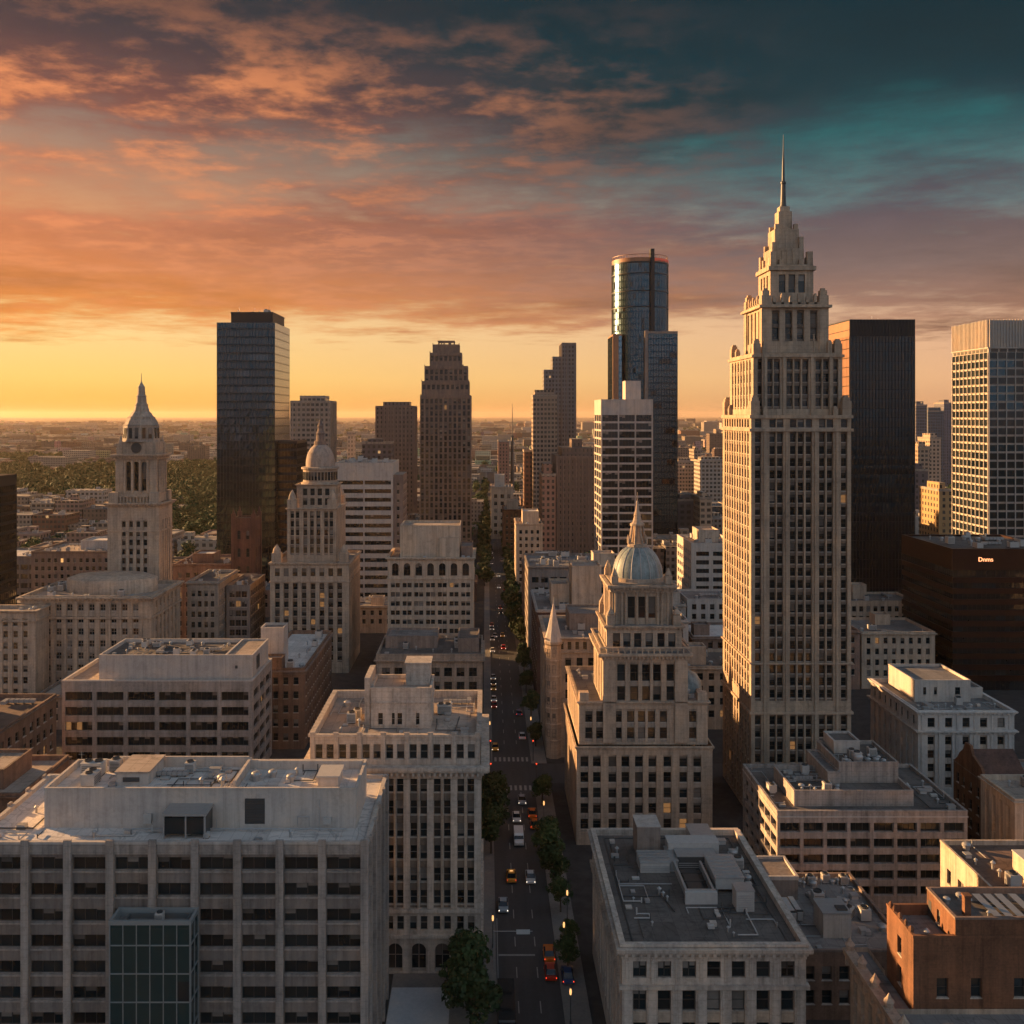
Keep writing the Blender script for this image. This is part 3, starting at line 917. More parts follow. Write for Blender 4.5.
# A: concrete office slab, nearest on the left
def concrete_office():
    x0, x1, y0, y1, H = -65.0, -14.7, 124.4, 148.0, 32.5
    b = building('concrete_office', 'long concrete office with ribbon windows, pale roof and glass stair bay', 'office building', x0, x1, y0, y1, H, lit=.004)
    m = MB()
    bw = 5.3; pil = .95
    xs = [-14.7 - pil / 2 - bw * k for k in range(10)]
    cols = sorted([(p - x0 - bw + pil / 2, p - x0 - pil / 2) for p in xs[:9]])
    cols = [(max(a, .6), c) for a, c in cols]
    rws = rows_from(30.6, 3.24, 1.62, 1.0)
    f = P(cols=cols, rows=rws, rec=.35, sp=.28, st='ribbon')
    side = P(bay=5.3, ww=4.3, rows=rws, rec=.35, sp=.28, st='ribbon', m=1.2)
    tier(b, m, x0, x1, y0, y1, 0, H, f, side, side)
    for p in xs:
        if p - pil / 2 > x0: m.box(p - pil / 2, p + pil / 2, y0 - .34, y0 - .002, 0, H + .45)
    for k in range(5):
        yy = y0 + 1.2 + k * (y1 - y0 - 2.4) / 4
        m.box(x1 + .002, x1 + .34, yy - .45, yy + .45, 0, H + .45)
        m.box(x0 - .34, x0 - .002, yy - .45, yy + .45, 0, H + .45)
    for z0, z1_ in rws:   # projecting sill bands between the pilasters
        for a, c in cols: m.box(x0 + a + .01, x0 + c - .01, y0 + .10, y0 + .275, z0 - .30, z0 - .10, 0, True)
    m.build('wall', [CONC, CONCD], b.root)
    ro = roof(b, x0, x1, y0, y1, H, ROOFL, CONCL, ph=.45, pw=.5)
    hx0, hx1, hy0, hy1, hz = -57.7, -16.9, 130.0, 140.8, 37.2
    h = hut(b, hx0, hx1, hy0, hy1, H - .45, hz, CONCL, ROOFL, ph=.8)
    # screen walls and a raised plant bay on the penthouse roof
    q = MB(); q.box(-33.4, -33.0, 131.5, 140.4, hz - .8, hz + .5); q.box(-52.5, -33.4, 140.1, 140.4, hz - .8, hz + .7); q.box(-33.0, -17.3, 139.2, 139.5, hz - .8, hz + .4); q.build('screen_wall', CONCL, h)
    q = MB(); q.box(-49.5, -45.2, 133.2, 139.6, hz - .8, hz + .9, 0); q.box(-49.7, -45.0, 133.0, 139.8, hz + .9, hz + 1.1, 1, True); q.box(-48.6, -46.4, 133.1, 133.19, hz - .3, hz + .3, 2, True)
    q.build('plant_enclosure', [CONCL, ROOFT, STEELD], h)
    q = MB(); q.box(-22.3, -19.6, 132.0, 136.0, hz - .8, hz + .75, 0); q.box(-22.5, -19.4, 131.8, 136.2, hz + .75, hz + .95, 1, True); q.build('plant_enclosure', [CONCL, UNITP], h)
    for nm, x, y, rz, sc in (('air_conditioner', -54, 137, 0, 1.1), ('air_conditioner', -53, 133.5, 1.57, 1.0), ('duct', -43, 136.5, 0, .7), ('condenser', -51.5, 138.6, 0, .9), ('condenser', -41, 138, 0, .8), ('exhaust_fan', -35.6, 134.2, 0, 1.1), ('exhaust_fan', -31.2, 135, 0, 1.2), ('exhaust_fan', -29.2, 136.3, 0, 1.0),
                          ('exhaust_fan', -26.4, 134.6, 0, 1.0), ('vent_pipe', -35, 132.2, 0, 1.4), ('vent_pipe', -26.0, 137, 0, 1.0), ('vent_pipe', -38, 133, 0, 1.1), ('antenna', -56.5, 139, 0, .6), ('roof_hatch', -37.5, 138, 0, 1.2)):
        put(nm, h, x, y, hz - .8, rz, sc)
    # louvred door, small meter boxes and pipework at the foot of the penthouse
    q = MB(); q.box(-31.5, -28.9, hy0 - .06, hy0 - .01, H + .1, H + 3.4, 0, True)
    for i in range(9): q.box(-31.4, -29.0, hy0 - .11, hy0 - .06, H + .3 + i * .34, H + .42 + i * .34, 1, True)
    q.build('louvred_door', [STEELD, FRAME], h)
    q = MB(); q.box(-41.2, -35.6, 126.4, hy0 - .01, H + 2.5, H + 2.8, 0, True)
    for x in (-41.0, -35.8, -38.2): q.box(x - .1, x + .1, 126.5, 126.7, H - .45, H + 2.5, 0)
    q.box(-41.0, -38.3, 126.55, 126.62, H + .2, H + 2.3, 1, True); q.box(-38.1, -35.9, 126.55, 126.62, H + .2, H + 2.3, 1, True)
    q.box(-41.08, -41.02, 126.7, hy0 - .02, H - .3, H + 2.4, 1, True); q.box(-35.78, -35.72, 126.7, hy0 - .02, H - .3, H + 2.4, 1, True)
    q.build('stair_enclosure', [STEEL, GLASS], ro)
    q = MB(); q.bar((-47, 128.9, H - .1), (-18, 128.9, H - .1), .09); q.bar((-35, 129.2, H), (-35, 129.2, H + 1.0), .06); q.bar((-24.5, 129.3, H), (-24.5, 129.3, H + 1.3), .08); q.bar((-24.5, 129.3, H + 1.3), (-23, 129.3, H + 1.3), .08); q.bar((-23, 129.3, H + 1.3), (-23, 129.3, H), .08); q.bar((-21.6, 129.0, H - .4), (-21.6, 129.0, H + 3.6), .05); q.build('roof_pipe', STEEL, ro)
    q = MB(); q.box(-44.6, -43.6, 129.5, 129.98, H + .3, H + 1.5); q.box(-21.2, -20.2, 129.5, 129.98, H + .2, H + 1.0); q.build('meter_box', UNITP, ro)
    for x, y in ((-61, 135), (-60, 141), (-25, 127.2), (-50, 127), (-63, 128), (-20, 143)): put('vent_pipe', ro, x, y, H - .45, 0, .9)
    pipes(ro, -64, -16, 125.3, 129.2, H - .45, 7, 1); pipes(ro, -64, -58.5, 125.5, 147, H - .45, 3, 2); pipes(h, -57, -34, 130.6, 139.6, hz - .8, 8, 3); pipes(h, -32.5, -23, 130.6, 138.8, hz - .8, 5, 4)
    # the glazed stair bay in front
    gx0, gx1, gy0, gz1 = -45.7, -35.9, 120.8, 24.6
    curtain(b, gx0, gx1, gy0, y0 - .36, 0, gz1 - .5, 3.24, 1.63, GLASSG, GLASS, GLASSG, MULLP, spandrel=.95, name='glazed_stair_bay', sides='frl', bright=.3, vout=.1, hout=.1, jit=.03)
    p = MB(); p.ring(gx0, gx1, gy0, y0 - .36, [(.02, gz1 - .5), (.12, gz1 - .5), (.12, gz1), (-.25, gz1), (-.25, gz1 - 1.1)]); p.poly([(gx0, gy0, gz1 - 1.0), (gx1, gy0, gz1 - 1.0), (gx1, y0 - .36, gz1 - 1.0), (gx0, y0 - .36, gz1 - 1.0)], 1)
    o = p.build('stair_bay_roof', [MULLP, ROOFG], b.root)
    q = MB(); q.ring(gx0 + 1.4, gx1 - .6, gy0 + .8, y0 - .9, [(0, gz1 - 1), (0, gz1 - .4), (-.2, gz1 - .4), (-.2, gz1 - 1)]); q.build('skylight_kerb', MULL, o)
    put('condenser', o, -40.2, 122.6, gz1 - 1.0, 0, .6)
concrete_office()


# C: cream office of ornate stone between the slab and the avenue
def cream_office():
    x0, x1, y0, y1, H = -27.2, -.8, 153.1, 178.0, 36.7
    b = building('classical_office', 'cream classical office with paired attic windows and arched ground floor beside the avenue', 'office building', x0, x1, y0, y1, H, lit=.006, frame=FRAMEL)
    m = MB(); Wd = x1 - x0
    n = 7; bw = (Wd - 1.0) / n
    def cols(ww, gap, k=2):
        out = []
        for i in range(n):
            c = .5 + bw * (i + .5)
            if k == 1: out.append((c - ww / 2, c + ww / 2))
            else: out += [(c - gap / 2 - ww, c - gap / 2), (c + gap / 2, c + gap / 2 + ww)]
        return out
    tier(b, m, x0, x1, y0, y1, 0, 5.9, P(cols=cols(2.3, 0, 1), rows=[(.4, 4.7)], rec=.9, st='tall', arch=True), P(bay=3.7, ww=2.2, rows=[(.4, 4.7)], rec=.7, st='tall', arch=True), None)
    tier(b, m, x0, x1, y0, y1, 5.9, 9.9, P(cols=cols(1.1, .55), rows=[(6.7, 8.9)], rec=.4), P(bay=3.7, ww=1.1, pair=2, gap=.55, rows=[(6.7, 8.9)], rec=.4), P(bay=3.7, ww=1.1, pair=2, gap=.55, rows=[(6.7, 8.9)], rec=.4))
    mr = rows_from(30.0, 3.45, 2.2, 10.2)
    mainp = P(cols=cols(1.12, .42), rows=mr, rec=.3, sp=.35, st='sash')
    sidep = P(bay=3.7, ww=1.12, pair=2, gap=.42, rows=mr, rec=.3, sp=.35)
    tier(b, m, x0, x1, y0, y1, 9.9, 30.6, mainp, sidep, sidep)
    for i in range(n + 1):   # broad pilasters, thin colonnettes
        u = x0 + .5 + bw * i
        m.box(max(u - .5, x0 + .02), min(u + .5, x1 - .02), y0 - .22, y0 - .002, 10.1, 30.0)
    for i in range(n):
        u = x0 + .5 + bw * (i + .5)
        m.box(u - .1, u + .1, y0 - .12, y0 - .002, 10.3, 29.8, 2)
    tier(b, m, x0 + .1, x1 - .1, y0 + .1, y1 - .1, 30.6, H, P(cols=[(a - .1, c - .1) for a, c in cols(1.15, .55)], rows=[(33.0, 35.3)], rec=.35), P(bay=3.7, ww=1.15, pair=2, gap=.55, rows=[(33.0, 35.3)], rec=.35), P(bay=3.7, ww=1.15, pair=2, gap=.55, rows=[(33.0, 35.3)], rec=.35))
    for i in range(n + 1):
        u = x0 + .5 + bw * i
        m.box(max(u - .32, x0 + .12), min(u + .32, x1 - .12), y0 - .12, y0 + .098, 32.5, 36.9)
        m.box(max(u - .42, x0 + .12), min(u + .42, x1 - .12), y0 - .2, y0 + .09, 36.9, 37.2)
    m.build('wall', [LIME2, SPAN, LIME], b.root)
    cornice(b, x0, x1, y0, y1, 30.1, 2.0, 1.35, LIME2, dent=.8)
    band(b, x0, x1, y0, y1, 9.5, .55, .35, LIME2)
    band(b, x0, x1, y0, y1, 5.6, .5, .4, LIME2)
    ro = roof(b, x0 + .1, x1 - .1, y0 + .1, y1 - .1, H, ROOFT, LIME2, ph=1.1, pw=.6, over=.25)
    z = H - 1.1
    hw = P(cols=[(1.2, 2.0), (3.4, 3.9), (4.3, 5.1), (7.3, 7.9)], rows=[(z + .5, z + 2.4)], rec=.15)
    h = hut(b, -18.6, -8.8, 160.3, 168.5, z, z + 6.4, LIME2, ROOFT, f=hw, ph=.5)
    band(b, -18.6, -8.8, 160.3, 168.5, z + 3.9, .25, .15, LIME2)
    q = MB(); q.box(-13.2, -9.2, 163.8, 168.2, z + 5.9, z + 9.4, 0); q.box(-13.4, -9.0, 163.6, 168.4, z + 9.4, z + 9.65, 0, True); q.ring(-12.8, -9.6, 163.9, 168, [(.02, z + 6.8), (.06, z + 6.8), (.06, z + 9), (.02, z + 9)], 1); q.build('lift_house', [LIME2, LIME], h)
    q = MB(); q.box(-19.6, -18.7, 160.6, 168.8, z, z + 8.0, 0); q.build('chimney_wall', LIME2, h)
    for nm, x, y, rz, sc in (('air_conditioner', -7, 168, 0, .9), ('duct', -5.0, 173.5, 0, .8), ('condenser', -22, 163, 0, .9), ('condenser', -21.4, 165.5, 0, .8), ('vent_pipe', -20.5, 161, 0, 1.2), ('vent_pipe', -6, 171, 0, 1.1), ('vent_pipe', -23, 158, 0, .8), ('exhaust_fan', -24, 172, 0, 1), ('roof_hatch', -3.4, 158, 0, 1)):
        put(nm, ro, x, y, z, rz, sc)
    pipes(ro, -26.4, -19, 154, 177, z, 5, 5); pipes(ro, -8.4, -1.6, 154, 177, z, 5, 6); pipes(ro, -19, -9, 153.9, 160, z, 3, 7)
    q = MB(); q.bar((-5.0, 158, z + .1), (-4.4, 166, z + .1), .07); q.bar((-5.0, 158, z + .1), (-6.3, 156, z + .1), .07); q.build('roof_pipe', STEELD, ro)
cream_office()


# D: block with ribbon windows behind the slab
def ribbon_block():
    x0, x1, y0, y1, H = -98.6, -54.3, 231.4, 252.5, 24.2
    b = building('ribbon_window_block', 'tan concrete block with six dark ribbon windows per floor and big rooftop storey', 'office building', x0, x1, y0, y1, H, lit=.003)
    m = MB(); n = 6; Wd = x1 - x0
    rws = rows_from(21.6, 3.5, 2.05, .8)
    bw = (Wd - .7) / n
    cols = [(.7 + bw * i, .7 + bw * (i + 1) - .95) for i in range(n)]
    tier(b, m, x0, x1, y0, y1, 0, H, P(cols=cols, rows=rws, rec=.55, st='ribbon'), P(bay=7, ww=5.8, rows=rws, rec=.5, st='ribbon'), P(bay=7, ww=5.8, rows=rws, rec=.5, st='ribbon'))
    m.build('wall', [CONC, CONCD], b.root)
    ro = roof(b, x0, x1, y0, y1, H, ROOFT, CONCL, ph=.7, pw=.5)
    h = hut(b, -91.0, -54.9, 234.0, 251.0, H - .7, H + 5.3, CONCL, ROOFD, ph=.8)
    q = MB(); q.box(-61.5, -61.1, 234.4, 250.6, H + 4.5, H + 5.35); q.box(-60.8, -55.3, 234.6, 250.5, H + 4.5, H + 5.05, 1); q.build('raised_deck', [CONCL, ROOFT], h)
    q = MB(); q.box(-54.88, -54.8, 238, 241, H + 1.0, H + 4.2, 0, True); q.build('louvred_door', STEELD, h)
    q = MB(); q.box(-59, -58.4, 233.9, 233.99, H + 2.2, H + 2.9, 0, True); q.build('wall_vent', STEELD, h)
    clutter(h, -90, -62.5, 235, 250, H + 4.5, 22, 3, big=.8); pipes(h, -90, -62.5, 235, 250, H + 4.5, 8, 8)
ribbon_block()


# E: brown brick building with white roof and a pale shaft
def brick_white_roof():
    x0, x1, y0, y1, H = -55.0, -46.7, 256.0, 301.0, 20.8
    b = building('brick_office', 'narrow brown brick building with bright white roof and tall pale stair tower', 'brick building', x0 - 4, x1, y0, y1, H, cap=70)
    m = MB()
    f = P(bay=2.8, ww=1.3, top=18.5, pitch=3.6, h=1.9, bot=2)
    tier(b, m, x0 - 4, x1, y0, y1, 0, H, f)
    m.build('wall', [BRICK, BRICK], b.root)
    cornice(b, x0 - 4, x1, y0, y1, H - 1.6, 1.0, .6, BROWN)
    ro = roof(b, x0 - 4, x1, y0, y1, H, ROOFL, BRICK, ph=1.0)
    hut(b, -59.3, -53.3, 262, 268, H - 1, H + 9.2, CONCL, ROOFG, name='stair_tower')
    clutter(ro, -53, -47.2, 257, 262, H - 1, 3, 5, names=KIT_SMALL)
    clutter(ro, -53, -47.2, 270, 300, H - 1, 8, 6, names=KIT_SMALL)
    hut(b, -58.8, -52.6, 256.3, 260.5, H - 1, H + 2.6, BRICK, ROOFG, name='brick_bulkhead')
brick_white_roof()


# F: broad pale civic block, and G: its bell tower
def civic_block():
    x0, x1, y0, y1, H = -137.0, -98.6, 293.0, 321.0, 32.6
    b = building('civic_office_block', 'broad pale stone civic block below the bell tower', 'civic building', x0, x1, y0, y1, H, frame=FRAMEL)
    m = MB()
    f = P(bay=3.55, ww=1.75, top=30.2, pitch=3.55, h=1.95, bot=3, m=3.0, rec=.35, cols=None, n=10, sp=.28)
    tier(b, m, x0, x1, y0, y1, 0, H, f)
    for i in (0, 1, 2, 10): # broad piers
        u = x0 + 3.0 + i * (x1 - x0 - 6) / 10
        m.box(u - .45, u + .45, y0 - .3, y0 - .002, 2, 25.2)
    m.build('wall', [LIME, LIME3], b.root)
    cornice(b, x0, x1, y0, y1, 31.0, 1.4, 1.1, LIME, dent=1.2)
    band(b, x0, x1, y0, y1, 26.0, .6, .4, LIME)
    ro = roof(b, x0, x1, y0, y1, H, ROOFT, LIME, ph=1.0)
    q = MB(); q.lathe(-116, 309, [(12.0, H - 1), (12.0, H + 3.0), (11.4, H + 3.2), (9.5, H + 4.0), (2, H + 4.4)], 32, 0, sx=1.15, sy=.7); q.build('drum_roof', LIME, ro, True)
    clutter(ro, -136, -128, 294, 320, H - 1, 8, 8); clutter(ro, -128, -100, 294.5, 299, H - 1, 7, 9, names=KIT_SMALL)
    # lower wing in front
    w0, w1, wy, wh = -160.0, -128.6, 284.0, 30.2
    m = MB(); FOOT.append((w0, w1, wy, y0)); HEROBOX.append((w0, w1, wy, y0, wh))
    tier(b, m, w0, w1, wy, y0 - .02, 0, wh, P(bay=2.9, ww=1.5, top=27.6, pitch=3.3, h=1.95, bot=3, m=1.6, rec=.35, sp=.3), None, None)
    m.build('wing_wall', [LIME, LIME], b.root)
    p = MB(); p.ring(w0, w1, wy, y0 - .4, [(.004, wh - 3.2), (.4, wh - 3.2), (.4, wh - 2.7), (.004, wh - 2.7)]); p.ring(w0, w1, wy, y0 - .6, [(.004, wh - .7), (.6, wh - .4), (.6, wh), (-.5, wh), (-.5, wh - .9)]); p.build('wing_cornice', LIME, b.root)
    q = MB(); q.poly([(w0, wy, wh - .8), (w1, wy, wh - .8), (w1, y0 - .1, wh - .8), (w0, y0 - .1, wh - .8)]); wr = q.build('wing_roof', ROOFT, b.root)
    clutter(wr, w0 + 1, w1 - 1, wy + .5, y0 - .6, wh - .8, 10, 10, names=KIT_SMALL)
civic_block()


def bell_tower():
    x0, x1, y0, y1 = -126.2, -109.0, 331.7, 345.7
    b = building('bell_tower', 'pale stone bell tower with columned belfry and stepped spire rising behind the civic block', 'tower', x0, x1, y0, y1, 86, frame=FRAME)
    cx, cy = (x0 + x1) / 2, (y0 + y1) / 2
    m = MB()
    cols = [(u - .66, u + .66) for u in (5.4, 7.8, 10.2, 12.6)]
    rws = rows_from(50.5, 3.05, 1.95, 8)
    tier(b, m, x0, x1, y0, y1, 0, 56.2, P(cols=[(c - .0, d) for c, d in cols], rows=rws, rec=.4, sp=.3), None, P(cols=[(u - .5, u + .5) for u in (4.2, 6.4, 8.6, 10.8)], rows=rws, rec=.4, sp=.3))
    m.build('shaft', [LIME, LIME3], b.root)
    cornice(b, x0, x1, y0, y1, 55.2, 1.5, 1.2, LIME, dent=1.0)
    band(b, x0, x1, y0, y1, 47.0, .5, .25, LIME)
    # pedestal with corner blocks
    m = MB(); i = 1.0
    m.box(x0 + i, x1 - i, y0 + i, y1 - i, 56.7, 59.6)
    for sx in (x0 + .2, x1 - 3.4):
        for sy in (y0 + .2, y1 - 3.4): m.box(sx, sx + 3.2, sy, sy + 3.2, 56.7, 60.2)
    for k in range(9): m.box(x0 + 4 + k * 1.1, x0 + 4.45 + k * 1.1, y0 + .3, y0 + .7, 56.7, 58.6)
    m.box(x0 + 3.6, x1 - 3.6, y0 + .2, y0 + .8, 58.6, 59.0, 0, True)
    m.build('pedestal', LIME, b.root)
    bx0, bx1, by0, by1 = x0 + 2.1, x1 - 1.4, y0 + 1.5, y1 - 1.5
    m = MB()
    m_cols = [(u - .85, u + .85) for u in (4.4, 7.0, 9.6)]
    tier(b, m, bx0, bx1, by0, by1, 59.5, 72.2, P(cols=m_cols, rows=[(60.6, 70.4)], rec=.9, st='tall', arch=True), None, P(cols=[(u - .7, u + .7) for u in (3.4, 5.5, 7.6)], rows=[(60.6, 70.4)], rec=.9, st='tall', arch=True))
    m.build('belfry', [LIME, LIME3], b.root)
    for u in (3.1, 5.7, 8.3, 10.9):
        c = MB(); c.lathe(bx0 + u, by0 - .25, [(.5, 59.7), (.46, 60.2), (.42, 70.4), (.6, 71.0)], 10); c.build('column', LIME, b.root)
    for u in (2.2, 4.4, 6.5, 8.7):
        c = MB(); c.lathe(bx1 + .25, by0 + u, [(.5, 59.7), (.46, 60.2), (.42, 70.4), (.6, 71.0)], 10); c.build('column', LIME, b.root)
    cornice(b, bx0 - .3, bx1 + .3, by0 - .3, by1 + .3, 71.2, 1.7, 1.1, LIME, dent=.9)
    # clock stage
    m = MB(); m.box(bx0 + .6, bx1 - .6, by0 + .6, by1 - .6, 72.8, 77.0)
    for sx in (bx0 + .3, bx1 - 2.2):
        for sy in (by0 + .3, by1 - 2.2):
            m.box(sx, sx + 1.9, sy, sy + 1.9, 72.8, 76.6); m.lathe(sx + .95, sy + .95, [(.9, 76.6), (.6, 77.4), (.25, 78.6), (.02, 79.6)], 8)
    m.build('clock_stage', LIME, b.root)
    q = MB(); q.lathe(0, 0, [(1.75, 0), (1.75, .25), (1.45, .3), (1.4, .2)], 24, 0); o = q.build('clock_face', [FRAME], b.root)
    o.rotation_euler = (R(90), 0, 0); o.location = Vector((cx + .3, by0 + .55, 75.0)) - wloc(b.root)
    for v in o.data.vertices: v.co += Vector(wloc(b.root))
    # domed crown: octagon with slots
    m = MB(); r = 6.6
    m.lathe(cx + .3, cy, [(6.3, 77.0), (6.1, 77.5), (5.75, 82.4), (6.05, 82.5), (5.5, 82.9), (5.1, 84.0), (4.5, 84.9), (4.6, 85.2), (3.9, 85.6), (3.3, 86.6), (2.6, 87.3), (2.6, 87.6), (2.1, 89.2), (2.25, 89.5), (1.75, 90.0), (1.6, 92.2), (1.75, 92.4), (1.3, 92.9), (1.15, 95.2), (1.25, 95.4), (.5, 96.6), (.15, 97.4), (.07, 100.2)], 8, 0, rot=R(15))
    m.build('domed_crown', LIME3, b.root)
    for i in range(8):
        t = 2 * math.pi * (i + .5) / 8 + R(15)
        if math.sin(t) > .3: continue
        for e in (-1.05, 1.05): b.wins.append(((cx + .3 + 5.62 * math.cos(t) - e * math.sin(t), cy + 5.62 * math.sin(t) + e * math.cos(t), 79.9), (math.cos(t), math.sin(t)), 1.15, 3.6, 'tall'))
bell_tower()


# J: stepped stone tower with small dome
def small_dome_tower():
    x0, x1, y0, y1, H = -72.0, -45.7, 331.7, 361.0, 36.7
    b = building('stepped_dome_tower', 'stepped stone tower with small brown dome and dark statue finial', 'tower', x0, x1, y0, y1, H, lit=.006)
    m = MB()
    cols = [(1.6 + 2.97 * i, 1.6 + 2.97 * i + 1.62) for i in range(8)]
    tier(b, m, x0, x1, y0, y1, 0, 30.5, P(cols=cols, rows=rows_from(29.6, 2.95, 1.9, 2), rec=.3, sp=.5), P(bay=3.0, ww=1.3, rows=rows_from(29.6, 2.95, 1.9, 2), rec=.3, sp=.5), P(bay=3.0, ww=1.3, rows=rows_from(29.6, 2.95, 1.9, 2), rec=.3, sp=.5))
    tier(b, m, x0, x1, y0, y1, 30.5, H, P(cols=cols, rows=[(32.2, 34.9)], rec=.35), P(bay=3.0, ww=1.3, rows=[(32.2, 34.9)], rec=.35), P(bay=3.0, ww=1.3, rows=[(32.2, 34.9)], rec=.35))
    m.build('lower_block', [LIME, SPAN], b.root)
    cornice(b, x0, x1, y0, y1, H - .9, .9, .55, LIME, dent=1.2)
    band(b, x0, x1, y0, y1, 30.2, .4, .25, LIME)
    roof(b, x0, x1, y0, y1, H, ROOFG, LIME, ph=.7)
    for px, w in ((271.5, 0), (347, 1)):
        q = MB()
        sx = x0 + .4 if not w else x1 - 3.4
        q.box(sx, sx + 3.0, y0 + .4, y0 + 3.4, H - .7, H + 3.2); q.lathe(sx + 1.5, y0 + 1.9, [(1.4, H + 3.2), (1.2, H + 4.4), (.5, H + 5.4), (.05, H + 6)], 8)
        q.build('corner_pier', LIME, b.root)
    # middle shaft
    a0, a1, c0, c1, H2 = -67.0, -50.4, 335, 357, 54.4
    m = MB()
    cc = [(1.1, 2.35), (2.9, 4.15), (5.5, 6.8), (7.7, 9.0), (9.9, 11.2), (12.5, 13.75), (14.3, 15.55)]
    tier(b, m, a0, a1, c0, c1, H - .6, H2, P(cols=cc, rows=rows_from(53.2, 2.95, 1.95, H), rec=.3, sp=.35), P(bay=2.7, ww=1.1, rows=rows_from(53.2, 2.95, 1.95, H), rec=.3, sp=.35), P(bay=2.7, ww=1.1, rows=rows_from(53.2, 2.95, 1.95, H), rec=.3, sp=.35))
    m.build('middle_shaft', [LIME, SPAN], b.root)
    cornice(b, a0, a1, c0, c1, H2 - .6, .8, .5, LIME)
    q = MB(); q.poly([(a0, c0, H2 + .1), (a1, c0, H2 + .1), (a1, c1, H2 + .1), (a0, c1, H2 + .1)])
    for sx in (a0, a1 - 3.0):
        for sy in (c0, c1 - 3.0):
            q.box(sx, sx + 3.0, sy, sy + 3.0, H2, H2 + 3.2); q.lathe(sx + 1.5, sy + 1.5, [(1.3, H2 + 3.2), (1.1, H2 + 4.4), (.4, H2 + 5.8), (.05, H2 + 6.4)], 8)
    q.build('shoulder', [LIME], b.root)
    u0, u1, v0, v1, H3 = -64.4, -51.2, 338.5, 351, 62.2
    m = MB(); tier(b, m, u0, u1, v0, v1, H2, H3, P(n=4, bay=2.6, ww=1.5, m=1.6, rows=[(55.3, 57.7), (58.6, 61.0)], rec=.35)); m.build('upper_storey', [LIME, SPAN], b.root)
    cornice(b, u0, u1, v0, v1, H3 - .5, .7, .6, LIME)
    cx, cy = (u0 + u1) / 2 + .4, (v0 + v1) / 2
    q = MB(); q.lathe(cx, cy, [(6.6, H3), (6.5, H3 + .6), (5.9, H3 + .7), (5.9, H3 + 5.0), (6.5, H3 + 5.2), (6.5, H3 + 5.8), (5.6, H3 + 6)], 24); o = q.build('drum', LIME, b.root)
    for i in range(16):
        t = -math.pi * (i + .5) / 16
        b.wins.append(((cx + 5.92 * math.cos(t), cy + 5.92 * math.sin(t), H3 + 2.9), (math.cos(t), math.sin(t)), .8, 2.8, 'tall'))
    q = MB(); q.lathe(cx, cy, [(5.0, H3 + 5.9), (4.95, H3 + 8.0), (4.5, H3 + 10.2), (3.5, H3 + 12.2), (2.2, H3 + 13.4), (1.7, H3 + 13.7)], 24); q.build('dome', DOMEST, b.root, True)
    q = MB(); z = H3 + 13.5
    q.lathe(cx, cy, [(2.2, z), (2.1, z + 1.2), (1.5, z + 1.4), (1.3, z + 3.6), (1.6, z + 3.9), (1.2, z + 4.4), (.8, z + 5.6), (1.0, z + 6.6), (.55, z + 7.4), (.45, z + 8.2), (.15, z + 8.8), (.08, z + 10.0)], 10); q.build('statue_finial', BROWN, b.root)
small_dome_tower()


# L and M: square office, and the low row at its foot
def square_office():
    x0, x1, y0, y1, H = -32.8, -4.2, 331.7, 356.0, 38.4
    b = building('square_office', 'square cream office with arched top storey windows and setback roof block', 'office building', x0, x1, y0, y1, H)
    m = MB()
    n = 7; bw = (x1 - x0 - 1.2) / n
    pr = []
    for i in range(n): c = .6 + bw * (i + .5); pr += [(c - 1.5, c - .12), (c + .12, c + 1.5)]
    big = [(.6 + bw * (i + .5) - 1.1, .6 + bw * (i + .5) + 1.1) for i in range(n)]
    sd = P(bay=4, ww=1.35, pair=2, gap=.25, rows=rows_from(30.0, 3.05, 1.55, 2), rec=.35)
    tier(b, m, x0, x1, y0, y1, 0, 31.4, P(cols=pr, rows=rows_from(30.0, 3.05, 1.55, 2), rec=.35), sd, sd)
    tier(b, m, x0, x1, y0, y1, 31.4, H, P(cols=big, rows=[(32.4, 36.6)], rec=.5, st='tall', arch=True), P(bay=4, ww=2.1, rows=[(32.4, 36.6)], rec=.5, st='tall', arch=True), P(bay=4, ww=2.1, rows=[(32.4, 36.6)], rec=.5, st='tall', arch=True))
    m.build('wall', [CREAM, SPAN], b.root)
    cornice(b, x0, x1, y0, y1, H - .9, .9, .7, CREAM, dent=1.3)
    band(b, x0, x1, y0, y1, 31.2, .4, .3, CREAM)
    ro = roof(b, x0, x1, y0, y1, H, ROOFG, CREAM, ph=.8)
    hut(b, -29.0, -8.8, 336, 352, H - .8, H + 10.2, CREAM, ROOFT, name='roof_block', ph=.6)
    hut(b, -15.6, -9.0, 335.0, 335.98, H - .8, H + 6.2, CREAM, ROOFT, name='stair_projection', ph=.3)
    clutter(ro, -32, -5, 332.5, 335.5, H - .8, 5, 21, names=KIT_SMALL)
    hut(b, -8.4, -4.6, 337, 352, H - .8, H + 3.0, BROWN, ROOFG, name='side_bulkhead')
square_office()


